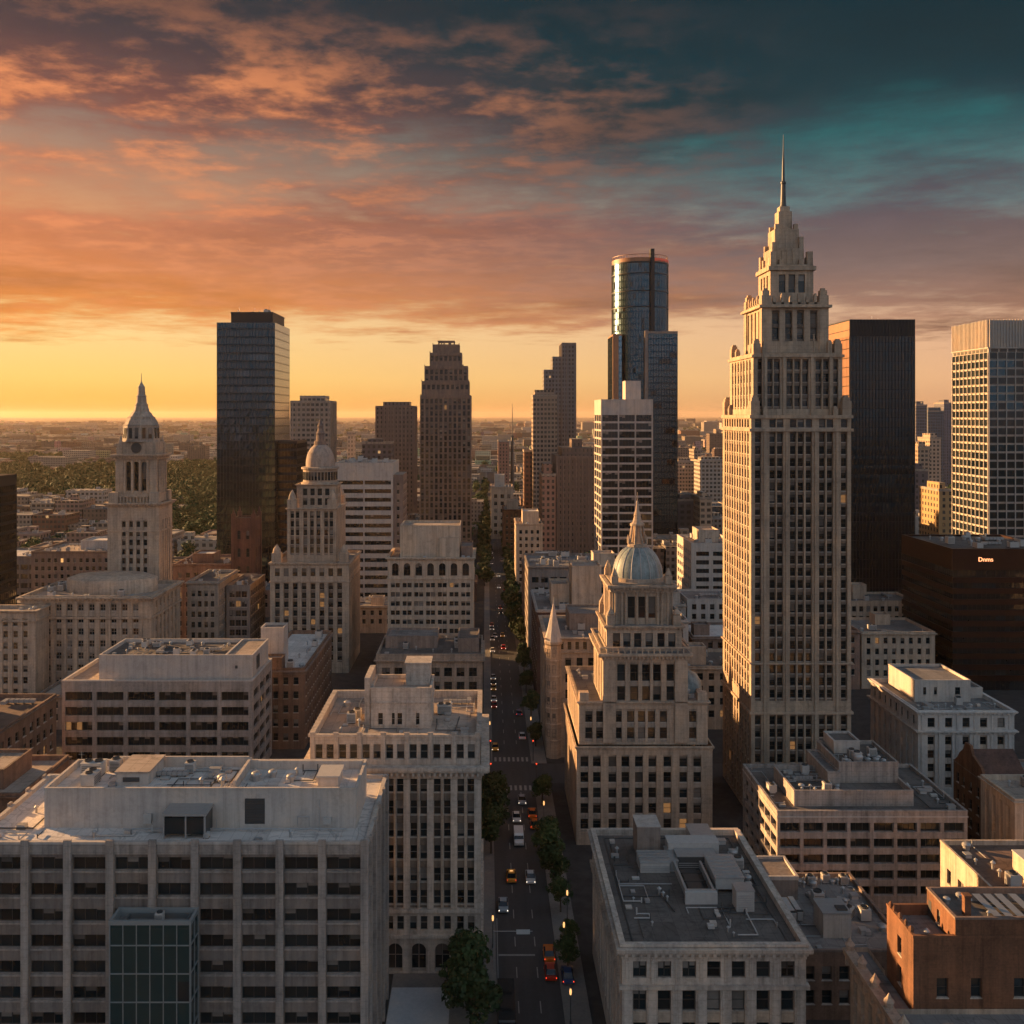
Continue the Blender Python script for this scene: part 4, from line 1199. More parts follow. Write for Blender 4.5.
def low_row():
    x0, x1, y0, y1, H = -30.4, -1.0, 276.0, 300.0, 19.6
    b = building('low_grey_block', 'low dark grey block with dormered roofline below the square cream office', 'low building', x0, x1, y0, y1, H, frame=FRAME)
    m = MB(); tier(b, m, x0, x1, y0, y1, 0, H, P(n=8, bay=3.6, ww=2.2, rows=[(9.5, 12.0), (13.4, 15.9), (5, 7.6), (1, 3.6)], rec=.4)); m.build('wall', [LIME3, BROWN], b.root)
    cornice(b, x0, x1, y0, y1, 17.2, .8, .7, LIME3, dent=1.4)
    ro = roof(b, x0, x1, y0, y1, H, ROOFD, LIME3, ph=.8)
    clutter(ro, x0 + 1, x1 - 1, y0 + 1, y1 - 1, H - .8, 16, 31)
    hut(b, -29, -14, 287, 298, H - .8, H + 2.6, CONCD, ROOFG); hut(b, -8, -2, 282, 296, H - .8, H + 3.0, CONCD, ROOFD)
low_row()


# K: white banded slab
def banded_slab():
    x0, x1, y0, y1, H = -65.7, -40.4, 432.6, 462.0, 65.2
    b = building('white_banded_office', 'white office slab with dark horizontal window bands behind the small brown dome', 'office building', x0, x1, y0, y1, H, lit=.0)
    m = MB(); rws = rows_from(57.5, 3.75, 1.75, 2)
    tier(b, m, x0, x1, y0, y1, 0, H, P(cols=[(1.0, 12.3), (12.9, 24.4)], rows=rws, rec=.5, st='ribbon'), None, None)
    m.build('wall', [WHITE, WHITE], b.root)
    ro = roof(b, x0, x1, y0, y1, H, ROOFT, WHITE, ph=.8)
    clutter(ro, x0 + 1, x1 - 1, y0 + 1, y1 - 1, H - .8, 18, 41, big=1.3)
    # brick annex on its right and the red corner building in front
    m = MB(); tier(b, m, x1 + .02, x1 + 4.2, y0 + 1, y1 - 6, 0, 60.0, P(bay=2.2, ww=1.1, top=57, pitch=3.6, h=1.8, bot=2), None, P(bay=2.4, ww=1.2, top=57, pitch=3.6, h=1.8, bot=2), top=2); m.build('stair_wing', [BROWN, BROWN, ROOFT], b.root)
banded_slab()


# I: dark glass tower
def dark_tower():
    x0, x1, y0, y1, H = -122.2, -95.9, 452.0, 486.0, 128.0
    b = building('dark_glass_tower', 'tall dark glass tower with lighter right flank and boxy crown', 'skyscraper', x0, x1, y0, y1, H)
    curtain(b, x0, x1, y0, y1, 0, H, 3.7, 1.45, GLASSD, GLASSP, GLASSS, MULLD, spandrel=1.1, bright=.14, sides='fl', jit=.035, only=True)
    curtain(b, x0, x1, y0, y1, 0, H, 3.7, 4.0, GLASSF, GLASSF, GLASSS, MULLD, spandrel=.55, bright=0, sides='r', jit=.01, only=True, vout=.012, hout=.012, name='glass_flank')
    m = MB(); m.box(x0 + 5.6, x1 - 1.6, y0 + 3, y1 - 5, H, H + 5.0); m.ring(x0 + 5.6, x1 - 1.6, y0 + 3, y1 - 5, [(.02, H + 4.4), (.15, H + 4.4), (.15, H + 5.1), (.0, H + 5.1)])
    m.box(x0, x1, y0 + .05, y1, H - .01, H + .05)
    m.build('crown', DARKM, b.root)
    m = MB(); m.poly([(x0, y0, H + .06), (x1, y0, H + .06), (x1, y1, H + .06), (x0, y1, H + .06)]); ro = m.build('roof', ROOFD, b.root)
    for x, y in ((-114, 460), (-108, 465), (-99.5, 458), (-103, 470)): put('antenna', ro, x, y, H + 5.0, rnd.random(), .7)
    clutter(ro, x0 + 7, x1 - 3, y0 + 5, y1 - 8, H + 5, 8, 51)
    # darker lower shoulder on the right
    curtain(b, x1 + .3, x1 + 9, y0 + 5, y1 - 3, 0, 73, 3.7, 1.45, GLASSK, GLASSD, DARKM, MULLD, spandrel=1.2, bright=.08, name='glass_shoulder', sides='fr')
    m = MB(); m.box(x1 + .2, x1 + 9.1, y0 + 4.9, y1 - 2.9, 72.9, 74.0); m.build('shoulder_cap', DARKM, b.root)
dark_tower()


def left_edge_tower():
    x0, x1, y0, y1, H = -206.0, -175.5, 345, 372, 64.0
    b = building('black_glass_tower', 'black glass tower cut by the picture edge beside the civic block', 'office tower', x0, x1, y0, y1, H)
    curtain(b, x0, x1, y0, y1, 0, H - 4, 3.6, 1.5, GLASSK, GLASSD, DARKM, MULLD, spandrel=1.1, bright=.12, sides='fr')
    m = MB(); m.box(x0, x1, y0 - .1, y1, H - 4, H); m.build('crown', DARKM, b.root)
left_edge_tower()


# the red brick pair and their neighbours in front of the dark tower
def red_brick_church():
    x0, x1, y0, y1, H = -92.4, -84.2, 362.0, 372.0, 48.4
    b = building('brick_tower', 'narrow dark red brick tower standing in front of the dark glass tower', 'brick tower', x0, x1, y0, y1, H)
    m = MB(); tier(b, m, x0, x1, y0, y1, 0, H, P(n=2, bay=3.5, ww=1.2, top=44, pitch=6.5, h=3.2, bot=20, st='tall', arch=True)); m.build('wall', [BRICKR, BRICK], b.root)
    for sx in (x0 - .3, x1 - 1.2):
        for sy in (y0 - .3, y1 - 1.2):
            q = MB(); q.box(sx, sx + 1.5, sy, sy + 1.5, 0, H + 1.6); q.lathe(sx + .75, sy + .75, [(.7, H + 1.6), (.05, H + 3.6)], 4, rot=R(45)); q.build('buttress', BRICKR, b.root)
    roof(b, x0 + .1, x1 - .1, y0 + .1, y1 - .1, H, ROOFD, BRICKR, ph=.6)
    m = MB(); tier(b, m, x0 - .6, x1 + 1.6, y0 - 6, y0 - .4, 0, 28.6, P(n=3, bay=3, ww=1.2, top=26, pitch=5, h=2.6, bot=4, st='tall', arch=True), top=2); m.build('porch_block', [BRICKR, BRICK, ROOFO], b.root)
red_brick_church()


def simple(name, label, cat, x0, x1, y0, y1, H, wm, sm, rm, f, l='=', r='=', seed=1, n=6, ph=.8, corn=.5, cm=None, huts=(), lit=.004, cap=60, frame=None, big=1.0, kit_names=None, tank=None):
    b = building(name, label, cat, x0, x1, y0, y1, H, lit=lit, cap=cap, frame=frame)
    m = MB(); tier(b, m, x0, x1, y0, y1, 0, H, f, l, r); m.build('wall', [wm, sm], b.root)
    if corn: cornice(b, x0, x1, y0, y1, H - corn - .3, corn, corn * .8, cm or wm)
    ro = roof(b, x0, x1, y0, y1, H, rm, cm or wm, ph=ph)
    keep = [(h[0] - .5, h[1] + .5, h[2] - .5, h[3] + .5) for h in huts]
    for h in huts: hut(b, *h[:4], H - ph, *h[4:])
    kw = {'names': kit_names} if kit_names else {}
    clutter(ro, x0 + .8, x1 - .8, y0 + .8, y1 - .8, H - ph, n, seed, keepout=keep, big=big, **kw)
    if tank: put('water_tank', ro, tank[0], tank[1], H - ph, 0, tank[2])
    return b


simple('brick_warehouse', 'long pinkish brick warehouse left of the narrow red brick tower', 'brick building', -117, -93.4, 372, 398, 30.2, PINKB, BRICK, ROOFO, P(bay=3.2, ww=1.4, top=27, pitch=3.6, h=1.9, bot=2), seed=61, n=9, huts=[(-112, -104, 380, 390, 33, BRICK, ROOFL)])
simple('added_shade_block', 'added unseen brick block shading the avenue from the gap behind the classical office', 'brick building', -27, -2.5, 184, 228, 18, BRICK, BRICK, ROOFG, P(bay=3.2, ww=1.4, top=15, pitch=3.6, h=1.9, bot=2), seed=68, n=6)  # unseen block, added to stop sun reaching the avenue through the gap
simple('stone_office', 'grey brown stone office with cornice close to the right of the civic block', 'office building', -97.6, -87.4, 325, 350, 31.6, LIME3, BROWN, ROOFD, P(n=4, bay=2.5, ww=1.2, top=28.6, pitch=3.4, h=1.9, bot=2), seed=62, n=7, corn=.9)
simple('dark_infill_block', 'small dark glazed infill block between stone office and red brick tower', 'office building', -86.9, -79.0, 333, 356, 29.0, CONCD, CONCD, ROOFD, P(n=3, bay=2.5, ww=1.9, top=27, pitch=3.2, h=2.1, bot=2), seed=63, n=6, corn=0)
simple('long_brown_office', 'long brown office with rows of small windows behind the civic block', 'office building', -192, -150, 420, 452, 28.4, BROWN, BROWN, ROOFT, P(bay=2.7, ww=1.3, top=25.5, pitch=3.4, h=1.8, bot=2), seed=64, n=16, huts=[(-176, -160, 432, 446, 31.5, CONCL, ROOFL)])
simple('grey_hall', 'low grey hall with rounded pale roof end behind the black glass tower', 'hall', -222, -194, 432, 460, 24.6, CONCD, CONCD, ROOFL, P(bay=4, ww=3, top=21, pitch=4, h=2.2, bot=2, st='ribbon'), seed=65, n=6)
simple('brown_corner_block', 'low brown brick corner block left of the ribbon window block', 'brick building', -130, -97.6, 185, 226, 22.6, BRICK, BROWN, ROOFO, P(bay=3.4, ww=1.6, top=20, pitch=3.6, h=2.0, bot=2), seed=66, n=16, corn=.7, huts=[(-120, -110, 205, 218, 25.5, BRICK, ROOFT)])
simple('brick_lowrise', 'low brick building with tan roof behind the long concrete office', 'brick building', -112, -73.8, 158, 176, 25.8, BRICK, BROWN, ROOFT, P(bay=3.4, ww=1.6, top=23, pitch=3.4, h=2.0, bot=2), seed=67, n=12, corn=.6, huts=[(-86, -78.5, 162, 172, 28.2, BRICK, ROOFT)])
# ------------------------------------------------------------------ right of the avenue
def dome_office():
    b = building('domed_office_tower', 'stepped stone tower crowned by a pale blue ribbed dome and spire', 'tower', 17.2, 45.6, 199, 229, 20, lit=.006)
    FOOT.append((17, 46, 198, 230))
    HEROBOX.append((23.6, 40.2, 200, 217, 38)); HEROBOX.append((26, 37.5, 203, 215, 55))
    x0, x1, y0, y1, H = 18.1, 45.3, 199.0, 229.0, 19.8
    m = MB()
    cols = [(px - .8, px + .8) for px in (1.6, 4.1, 7.2, 9.8, 12.5, 15.2, 18.2, 21.4, 24.2)]
    pl = dict(bay=2.8, ww=1.3, rec=.35)
    r1 = rows_from(17.6, 3.12, 2.1, 1.5)
    tier(b, m, x0, x1, y0, y1, 0, H, P(cols=cols, rows=r1, rec=.35, sp=.3), P(bay=2.8, ww=1.3, rows=r1, rec=.35, sp=.3), P(bay=2.8, ww=1.3, rows=r1, rec=.35, sp=.3))
    m.build('lower_block', [LIME, LIME3], b.root)
    cornice(b, x0, x1, y0, y1, 18.9, .8, .35, LIME, dent=.9)
    # first step
    a0, a1, c0, c1, H1 = 18.7, 44.6, 200.1, 228, 28.4
    m = MB(); c2 = [(u - .74, u + .74) for u in (2.0, 4.2, 7.9, 10.4, 12.6, 14.6, 17.0, 20.7, 22.9)]
    r2 = [(20.8, 23.1), (24.1, 26.4)]
    tier(b, m, a0, a1, c0, c1, H - .1, H1, P(cols=c2, rows=r2, rec=.35, sp=.2), P(bay=2.6, ww=1.2, rows=r2, rec=.35, sp=.2), P(bay=2.6, ww=1.2, rows=r2, rec=.35, sp=.2))
    m.build('middle_block', [LIME, LIME3], b.root)
    cornice(b, a0, a1, c0, c1, H1 - .8, .8, .5, LIME)
    ro = roof(b, a0, a1, c0, c1, H1, ROOFG, LIME, ph=.8)
    clutter(ro, a0 + 1, 23, 218, 227, H1 - .8, 4, 70, names=KIT_SMALL); clutter(ro, 41, a1 - .6, 203, 227, H1 - .8, 5, 71, names=KIT_SMALL)
    q = MB(); q.lathe(42.4, 212, [(3.6, H1 - .7), (3.4, H1 + 1.0), (2.4, H1 + 2.6), (.8, H1 + 3.4), (.1, H1 + 3.5)], 16); q.build('corner_turret_roof', COPPER, ro, True)
    for sx in (a0 + .1, a1 - 2.0):
        q = MB(); q.box(sx, sx + 1.9, c0 + .1, c0 + 2, H1, H1 + 1.7); q.build('corner_block', LIME, ro)
    # tower shaft
    u0, u1, v0, v1, H2 = 23.5, 40.5, 199.95, 217.0, 38.2
    m = MB(); c3 = [(u - .82, u + .82) for u in (3.7, 6.3, 8.7, 10.9, 13.6)]
    r3 = [(28.5, 31.4), (32.4, 35.8)]
    tier(b, m, u0, u1, v0, v1, 26.9, H2, P(cols=c3, rows=r3, rec=.4, sp=.35), P(n=5, bay=2.9, ww=1.3, rows=r3, rec=.4, sp=.35), P(n=5, bay=2.9, ww=1.3, rows=r3, rec=.4, sp=.35))
    for sx, w in ((0, 2.6), (u1 - u0 - 2.6, 2.6)): m.box(u0 + sx + .01, u0 + sx + w - .01, v0 - .35, v0 - .003, 20.2, H2 - .6)
    m.box(u0 + 2.7, u1 - 2.7, c0 - .12, c0 - .004, 27.2, 28.0)
    m.build('tower_shaft', [LIME, LIME3], b.root)
    cornice(b, u0, u1, v0, v1, 36.6, 1.6, 1.0, LIME, dent=.75)
    q = MB()
    for k in range(14):
        x = u0 + .8 + k * 1.18; q.box(x - .14, x + .14, v0 - .5, v0 - .25, H2, H2 + 1.0)
        q.box(u0 - .5, u0 - .25, v0 + .6 + k * 1.18, v0 + .9 + k * 1.18, H2, H2 + 1.0)
    q.ring(u0, u1, v0, v1, [(.3, H2 + 1.0), (.6, H2 + 1.0), (.6, H2 + 1.25), (.2, H2 + 1.25), (.2, H2 + 1.0)])
    q.poly([(u0 - .5, v0 - .5, H2 + .03), (u1 + .5, v0 - .5, H2 + .03), (u1 + .5, v1 + .5, H2 + .03), (u0 - .5, v1 + .5, H2 + .03)], 1)
    q.build('balustrade', [LIME, ROOFG], b.root)
    # pavilion
    w0, w1, z0, z1, H3 = 24.4, 39.6, 201.2, 216, 43.2
    m = MB(); tier(b, m, w0, w1, z0, z1, H2, H3, P(cols=[(u - .74, u + .74) for u in (2.0, 4.1, 6.3, 8.6, 11.0, 13.2)], rows=[(39.0, 41.9)], rec=.4), P(n=5, bay=2.9, ww=1.2, rows=[(39.2, 41.7)], rec=.4), P(n=5, bay=2.9, ww=1.2, rows=[(39.2, 41.7)], rec=.4))
    m.build('pavilion', [LIME, LIME3], b.root)
    cornice(b, w0, w1, z0, z1, 42.5, .9, .6, LIME, dent=.8)
    q = MB(); q.poly([(w0, z0, H3 + .15), (w1, z0, H3 + .15), (w1, z1, H3 + .15), (w0, z1, H3 + .15)], 1)
    for sx in (w0 + .1, w1 - 1.7):
        for sy in (z0 + .1, z1 - 1.7):
            q.box(sx, sx + 1.6, sy, sy + 1.6, H3 + .1, H3 + 2.2); q.lathe(sx + .8, sy + .8, [(.75, H3 + 2.2), (.9, H3 + 2.5), (.3, H3 + 3.4), (.03, H3 + 4.2)], 8)
    q.build('pavilion_roof', [LIME, ROOFG], b.root)
    # drum with columns
    cx, cy, r = 31.75, 208.8, 5.7
    d0, d1, e0, e1, H4 = cx - 6.0, cx + 6.0, cy - 6.0, cy + 6.0, 51.6
    m = MB(); dr = [(44.6, 49.0)]
    cc = [(u - .74, u + .74) for u in (3.9, 6.0, 8.1)]
    tier(b, m, d0, d1, e0, e1, H3, H4, P(cols=cc, rows=dr, rec=.5, st='tall'), P(cols=cc, rows=dr, rec=.5, st='tall'), P(cols=cc, rows=dr, rec=.5, st='tall'))
    for u in (.7, 1.9, 2.75, 5.0, 7.0, 9.25, 10.1, 11.3):
        for (X, Y) in ((d0 + u, e0 - .22), (d0 - .22, e0 + u), (d1 + .22, e0 + u)): m.lathe(X, Y, [(.36, H3), (.28, 44.3), (.26, 49.3), (.42, 49.9)], 8)
    m.build('drum', [LIME, LIME3], b.root)
    cornice(b, d0 - .3, d1 + .3, e0 - .3, e1 + .3, 49.9, 1.5, .8, LIME, dent=.7)
    q = MB(); q.poly([(d0, e0, H4 + .02), (d1, e0, H4 + .02), (d1, e1, H4 + .02), (d0, e1, H4 + .02)])
    for sx in (d0 - .2, d1 - 1.2):
        for sy in (e0 - .2, e1 - 1.2): q.box(sx, sx + 1.4, sy, sy + 1.4, H4, H4 + 1.5); q.lathe(sx + .7, sy + .7, [(.6, H4 + 1.5), (.7, H4 + 1.8), (.05, H4 + 3.2)], 8)
    q.build('drum_roof', LIME, b.root)
    q = MB(); q.lathe(cx, cy, [(5.5, H4), (5.5, H4 + .7), (5.25, H4 + .75)], 32); q.build('dome_base', LIME, b.root)
    prof = [(5.2 * math.cos(t) ** .92, H4 + .6 + 6.6 * math.sin(t)) for t in [i * 1.32 / 12 for i in range(13)]]
    q = MB(); q.lathe(cx, cy, prof, 40); dm = q.build('dome', COPPER, b.root, True)
    for i in range(16):
        t = 2 * math.pi * i / 16
        q = MB() if i == 0 else q
        for (ra, za), (rb, zb) in zip(prof[:-1], prof[1:]): q.bar((cx + ra * math.cos(t), cy + ra * math.sin(t), za), (cx + rb * math.cos(t), cy + rb * math.sin(t), zb), .10, 0, 5)
    q.build('dome_rib', STEEL, dm)
    # open lantern, concave spire
    zt = prof[-1][1]
    q = MB(); q.lathe(cx, cy, [(1.9, zt - .5), (2.1, zt), (2.0, zt + .5), (1.5, zt + .6)], 12)
    for i in range(8):
        t = 2 * math.pi * (i + .5) / 8
        q.bar((cx + 1.75 * math.cos(t), cy + 1.75 * math.sin(t), zt + .4), (cx + 1.15 * math.cos(t), cy + 1.15 * math.sin(t), zt + 4.4), .20, 0, 6)
        q.lathe(cx + 2.0 * math.cos(t), cy + 2.0 * math.sin(t), [(.2, zt + .4), (.25, zt + 1.3), (.02, zt + 2.3)], 6)
    q.lathe(cx, cy, [(.7, zt + .5), (.6, zt + 4.2)], 8)
    q.lathe(cx, cy, [(1.5, zt + 4.2), (1.55, zt + 4.6), (1.0, zt + 5.0), (.7, zt + 6.2), (.78, zt + 6.4), (.4, zt + 7.4), (.22, zt + 8.8), (.3, zt + 9.0), (.08, zt + 9.6), (.05, zt + 11.2)], 10)
    q.build('lantern', LIME, b.root)
dome_office()


def flat_office():
    x0, x1, y0, y1, H = 17.0, 40.0, 124.4, 159.0, 19.8
    b = building('flat_roofed_office', 'cream stone office with large dark flat roof full of machinery at the avenue', 'office building', x0, x1, y0, y1, H, frame=FRAME)
    m = MB(); n = 7
    bw = (x1 - x0 - 1.4) / n
    cols = [(.7 + bw * (i + .5) - .85, .7 + bw * (i + .5) + .85) for i in range(n)]
    sidep = lambda rw: P(bay=3.0, ww=1.5, rows=rw, rec=.4, sp=.3, m=.8)
    rT = [(15.6, 17.7)]
    tier(b, m, x0, x1, y0, y1, 14.8, H, P(cols=cols, rows=rT, rec=.4), sidep(rT), sidep(rT))
    rM = rows_from(13.9, 4.0, 2.6, .8)
    tier(b, m, x0, x1, y0, y1, 0, 14.8, P(cols=cols, rows=rM, rec=.4, sp=.25), sidep(rM), sidep(rM))
    for i in range(n + 1):
        u = x0 + .7 + bw * i
        m.box(max(u - .5, x0 + .02), min(u + .5, x1 - .02), y0 - .16, y0 - .002, .2, 14.2)
        m.box(max(u - .22, x0 + .02), min(u + .22, x1 - .02), y0 - .12, y0 - .002, 15.2, 17.9)
    m.build('wall', [LIME2, LIME], b.root)
    cornice(b, x0, x1, y0, y1, 18.0, 1.5, .75, LIME2, dent=.9)
    band(b, x0, x1, y0, y1, 14.3, .5, .4, LIME2)
    ro = roof(b, x0, x1, y0, y1, H, ROOFD, LIME2, ph=.8, pw=.45, over=.3)
    z = H - .8
    q = MB(); q.ring(x0 + 1.6, x1 - 1.6, y0 + 1.6, y1 - 1.6, [(0, z + .004), (0, z + .12), (-.15, z + .12), (-.15, z + .004)]); q.build('roof_edge_flashing', STEELD, ro)
    # machinery: lift house, long air handlers, duct runs, condensers
    def blk(nm, a, c, d, e, h, mt=UNITP, top=STEEL, over=.08, lou=0):
        q = MB(); q.box(a, c, d, e, z, z + h, 0); q.box(a - over, c + over, d - over, e + over, z + h, z + h + .12, 1, True)
        for i in range(lou): q.box(a + .2, c - .2, d - .05, d - .005, z + .3 + i * .3, z + .42 + i * .3, 1, True)
        return q.build(nm, [mt, top], ro)
    blk('lift_house', 22.9, 26.4, 150.6, 155.0, 4.6, CONCD, CONCL)
    blk('air_handler', 22.6, 26.9, 145.6, 149.4, 1.4, UNITP, STEEL, lou=3)
    for i in range(4): q = MB(); q.box(22.5, 27.0, 145.7 + i * .95, 146.2 + i * .95, z + 1.52, z + 1.85); q.build('fan_housing', STEEL, ro)
    blk('air_handler', 27.4, 35.0, 149.5, 152.2, 2.6, UNITP, UNITP, lou=5)
    blk('air_handler', 31.6, 35.0, 152.2, 157.5, 2.2, UNITP, STEEL)
    blk('duct_box', 28.2, 34.0, 146.6, 149.2, 1.9, STEELD, STEEL, lou=3)
    blk('duct_box', 27.0, 28.2, 146.0, 151.0, 1.5, STEEL, STEEL)
    q = MB()
    for x in (27.6, 31.4): q.box(x - .16, x + .16, 137.2, 146.0, z + .6, z + 1.6, 0, True)
    q.box(27.4, 31.6, 136.8, 137.2, z + .1, z + 1.7, 0, True)
    for yy in (139, 141.5, 144): q.box(27.6, 31.4, yy - .1, yy + .1, z + .6, z + .8, 1, True)
    q.box(28.4, 30.6, 138.2, 145.4, z, z + .7, 1)
    q.build('cooling_frame', [STEEL, STEELD], ro)
    q = MB(); q.box(27.3, 31.7, 136.2, 136.8, z, z + 1.6, 0); q.build('cooling_panel', UNITP, ro)
    q = MB(); q.box(32.2, 36.2, 139.5, 147.0, z + .5, z + 2.0, 0, True); q.box(32.1, 36.3, 139.4, 147.1, z + 2.0, z + 2.15, 1, True)
    for i in range(6): q.box(32.4, 36.0, 140 + i * 1.2, 140.15 + i * 1.2, z + 2.15, z + 2.28, 1, True)
    for x in (32.5, 35.9):
        for y in (140, 146.5): q.box(x - .12, x + .12, y - .12, y + .12, z, z + .5, 1)
    q.build('air_handler', [UNITP, STEEL], ro)
    blk('condenser_box', 33.8, 36.2, 134.2, 136.6, 2.7, UNITP, STEEL, lou=7)
    for nm, x, y, rz, sc in (('condenser', 29.5, 153.8, 0, .9), ('exhaust_fan', 37.5, 151, 0, 1), ('exhaust_fan', 31.3, 151, 0, 0.9), ('vent_pipe', 24.2, 139, 0, 1), ('vent_pipe', 24.6, 138.2, 0, .8), ('vent_pipe', 25.0, 137.2, 0, .7), ('vent_pipe', 20.3, 137, 0, .6), ('vent_pipe', 21.8, 130.5, 0, .6), ('vent_pipe', 31.4, 129, 0, .7), ('vent_pipe', 31.8, 127.8, 0, .6),
                          ('vent_pipe', 37.0, 139, 0, 1), ('exhaust_fan', 37.6, 143, 0, .9), ('condenser', 37.2, 147, 0, .9), ('vent_pipe', 20, 152, 0, 1), ('roof_hatch', 36.8, 155.6, 0, 1)):
        put(nm, ro, x, y, z, rz, sc)
    q = MB(); q.bar((24.3, 139.2, z + .15), (25.4, 134, z + .15), .08); q.bar((32.6, 133.6, z + .2), (37.8, 133.2, z + .2), .07); q.bar((37.9, 133.2, z + .2), (37.9, 150, z + .2), .07); q.build('roof_pipe', STEELD, ro)
    pipes(ro, 18.5, 27, 126.5, 145, z, 6, 11); pipes(ro, 26, 38.5, 126.5, 135.5, z, 6, 12); pipes(ro, 36, 38.8, 136, 157, z, 4, 13); pipes(ro, 18.5, 22.4, 140, 157, z, 3, 14)
flat_office()


# X: the main tower
def main_tower():
    b = building('stepped_stone_skyscraper', 'tallest stepped stone skyscraper with pinnacles and thin spire', 'skyscraper', 56.4, 77.7, 211.7, 237, 86, lit=.0022)
    HEROBOX.append((57.3, 76.6, 214, 234, 100)); HEROBOX.append((60, 75, 217, 231, 112)); HEROBOX.append((62.6, 72.6, 219, 229.5, 122))
    x0, x1, y0, y1, H = 56.4, 77.7, 211.7, 237.0, 85.6
    us = (1.5, 4.6, 6.2, 8.95, 10.6, 12.3, 15.15, 16.8, 19.8)
    cols = [(u - .68, u + .68) for u in us]
    def cl(sub, dx): return [(a - dx, c - dx) for a, c in sub]
    rws = rows_from(82.0, 2.6, 1.8, 24.3)
    rlo = rows_from(21.8, 2.7, 1.85, 1.0)
    left = lambda rw, sp=.14: P(bay=2.3, ww=1.35, rows=rw, rec=.3, sp=sp, m=1.4)
    m = MB()
    tier(b, m, x0, x1, y0, y1, 0, 22.6, P(cols=cols, rows=rlo, rec=.35, sp=.4), left(rlo), left(rlo))
    tier(b, m, x0, x1, y0, y1, 22.6, 82.6, P(cols=cols, rows=rws, rec=.35, sp=.55), left(rws), left(rws))
    tier(b, m, x0, x1, y0, y1, 82.6, H, P(cols=cols, rows=[(83.3, 85.1)], rec=.35), left([(83.3, 85.1)], .0), left([(83.3, 85.1)], .0))
    for a in (2.9, 7.55, 13.75, 18.3): m.box(x0 + a - .28, x0 + a + .28, y0 - .32, y0 - .003, .2, 82.4)
    m.build('main_shaft', [XSTONE, SPAN], b.root)
    band(b, x0, x1, y0, y1, 22.4, .5, .4, XSTONE); band(b, x0, x1, y0, y1, 33.0, .3, .38, XSTONE)
    band(b, x0, x1, y0, y1, 82.5, .6, .42, XSTONE, 'shaft_cornice'); band(b, x0, x1, y0, y1, 85.3, .7, .35, XSTONE, 'shaft_coping')
    def pin(q, x, y, w, z0, z1, cap=True):
        q.box(x - w, x + w, y - w, y + w, z0, z1)
        if cap:
            q.box(x - w * .78, x + w * .78, y - w * .78, y + w * .78, z1, z1 + w * .8)
            q.box(x - w * .5, x + w * .5, y - w * .5, y + w * .5, z1 + w * .8, z1 + w * 1.25)
    q = MB(); q.poly([(x0, y0, H + .45), (x1, y0, H + .45), (x1, y1, H + .45), (x0, y1, H + .45)], 1)
    for x in (x0 + .9, x1 - .9):
        for y in (y0 + .9, y0 + 4.2, y1 - 4.2, y1 - .9): pin(q, x, y, .95 if y in (y0 + .9, y1 - .9) else .6, H, H + (3.4 if y in (y0 + .9, y1 - .9) else 2.0))
        q.lathe(x, y0 + 2.3, [(1.0, H), (1.0, H + 2.4), (.7, H + 3.0), (.3, H + 3.3)], 10)
    for x in (x0 + 3.2, x1 - 3.2): pin(q, x, y0 + .8, .5, H, H + 1.7)
    q.build('shaft_shoulder', [XSTONE, ROOFG], b.root)
    # second stage
    a0, a1, c0, c1, H1 = 57.5, 76.6, 214.0, 234.6, 99.4
    f1 = cl([cols[i] for i in range(1, 8)], 1.1)
    f1 = [(.9, 2.0)] + f1 + [(17.2, 18.3)]
    r1 = rows_from(97.6, 2.65, 1.85, H + .4)
    m = MB(); tier(b, m, a0, a1, c0, c1, H, H1, P(cols=f1, rows=r1, rec=.35, sp=.5), P(bay=2.5, ww=1.3, rows=r1, rec=.35, sp=.16, m=1.5), P(bay=2.5, ww=1.3, rows=r1, rec=.35, sp=.16, m=1.5))
    for u in (2.6, 6.6, 12.6, 16.6): m.box(a0 + u - .3, a0 + u + .3, c0 - .35, c0 - .003, H, H1 - .8)
    m.build('second_stage', [XSTONE, SPAN], b.root)
    band(b, a0, a1, c0, c1, H1 - 1.0, .6, .4, XSTONE, 'stage_cornice')
    q = MB(); q.poly([(a0, c0, H1 + .02), (a1, c0, H1 + .02), (a1, c1, H1 + .02), (a0, c1, H1 + .02)], 1)
    for x in (a0 + .8, a1 - .8):
        for y in (c0 + .8, c0 + 4.0, c1 - 4.0, c1 - .8): pin(q, x, y, .8 if y in (c0 + .8, c1 - .8) else .5, H1, H1 + (2.0 if y in (c0 + .8, c1 - .8) else 1.2))
    for x in (a0 + 2.6, a1 - 2.6): pin(q, x, c0 + .5, .45, H1 - 1, H1 + 2.2)
    q.bar((a0 + 1.9, c0 - .4, H), (a0 + 1.9, c0 - .4, H1 + 1.2), .22, 0, 8); q.bar((a0 + 12.9, c0 - .4, H1), (a0 + 12.9, c0 - .4, H1 + 4.0), .16, 0, 8)
    q.build('stage_shoulder', [XSTONE, ROOFG], b.root)
    # third stage
    e0, e1, g0, g1, H2 = 60.3, 74.4, 217.0, 231.5, 110.6
    f2 = [(u - .8, u + .8) for u in (2.9, 5.75, 8.3, 11.2)]
    r2 = rows_from(108.4, 3.3, 2.5, H1)
    m = MB(); tier(b, m, e0, e1, g0, g1, H1, H2, P(cols=f2, rows=r2, rec=.4, sp=.55), P(n=4, bay=3, ww=1.2, rows=r2, rec=.4, sp=.55, m=1.3), P(n=4, bay=3, ww=1.2, rows=r2, rec=.4, sp=.55, m=1.3))
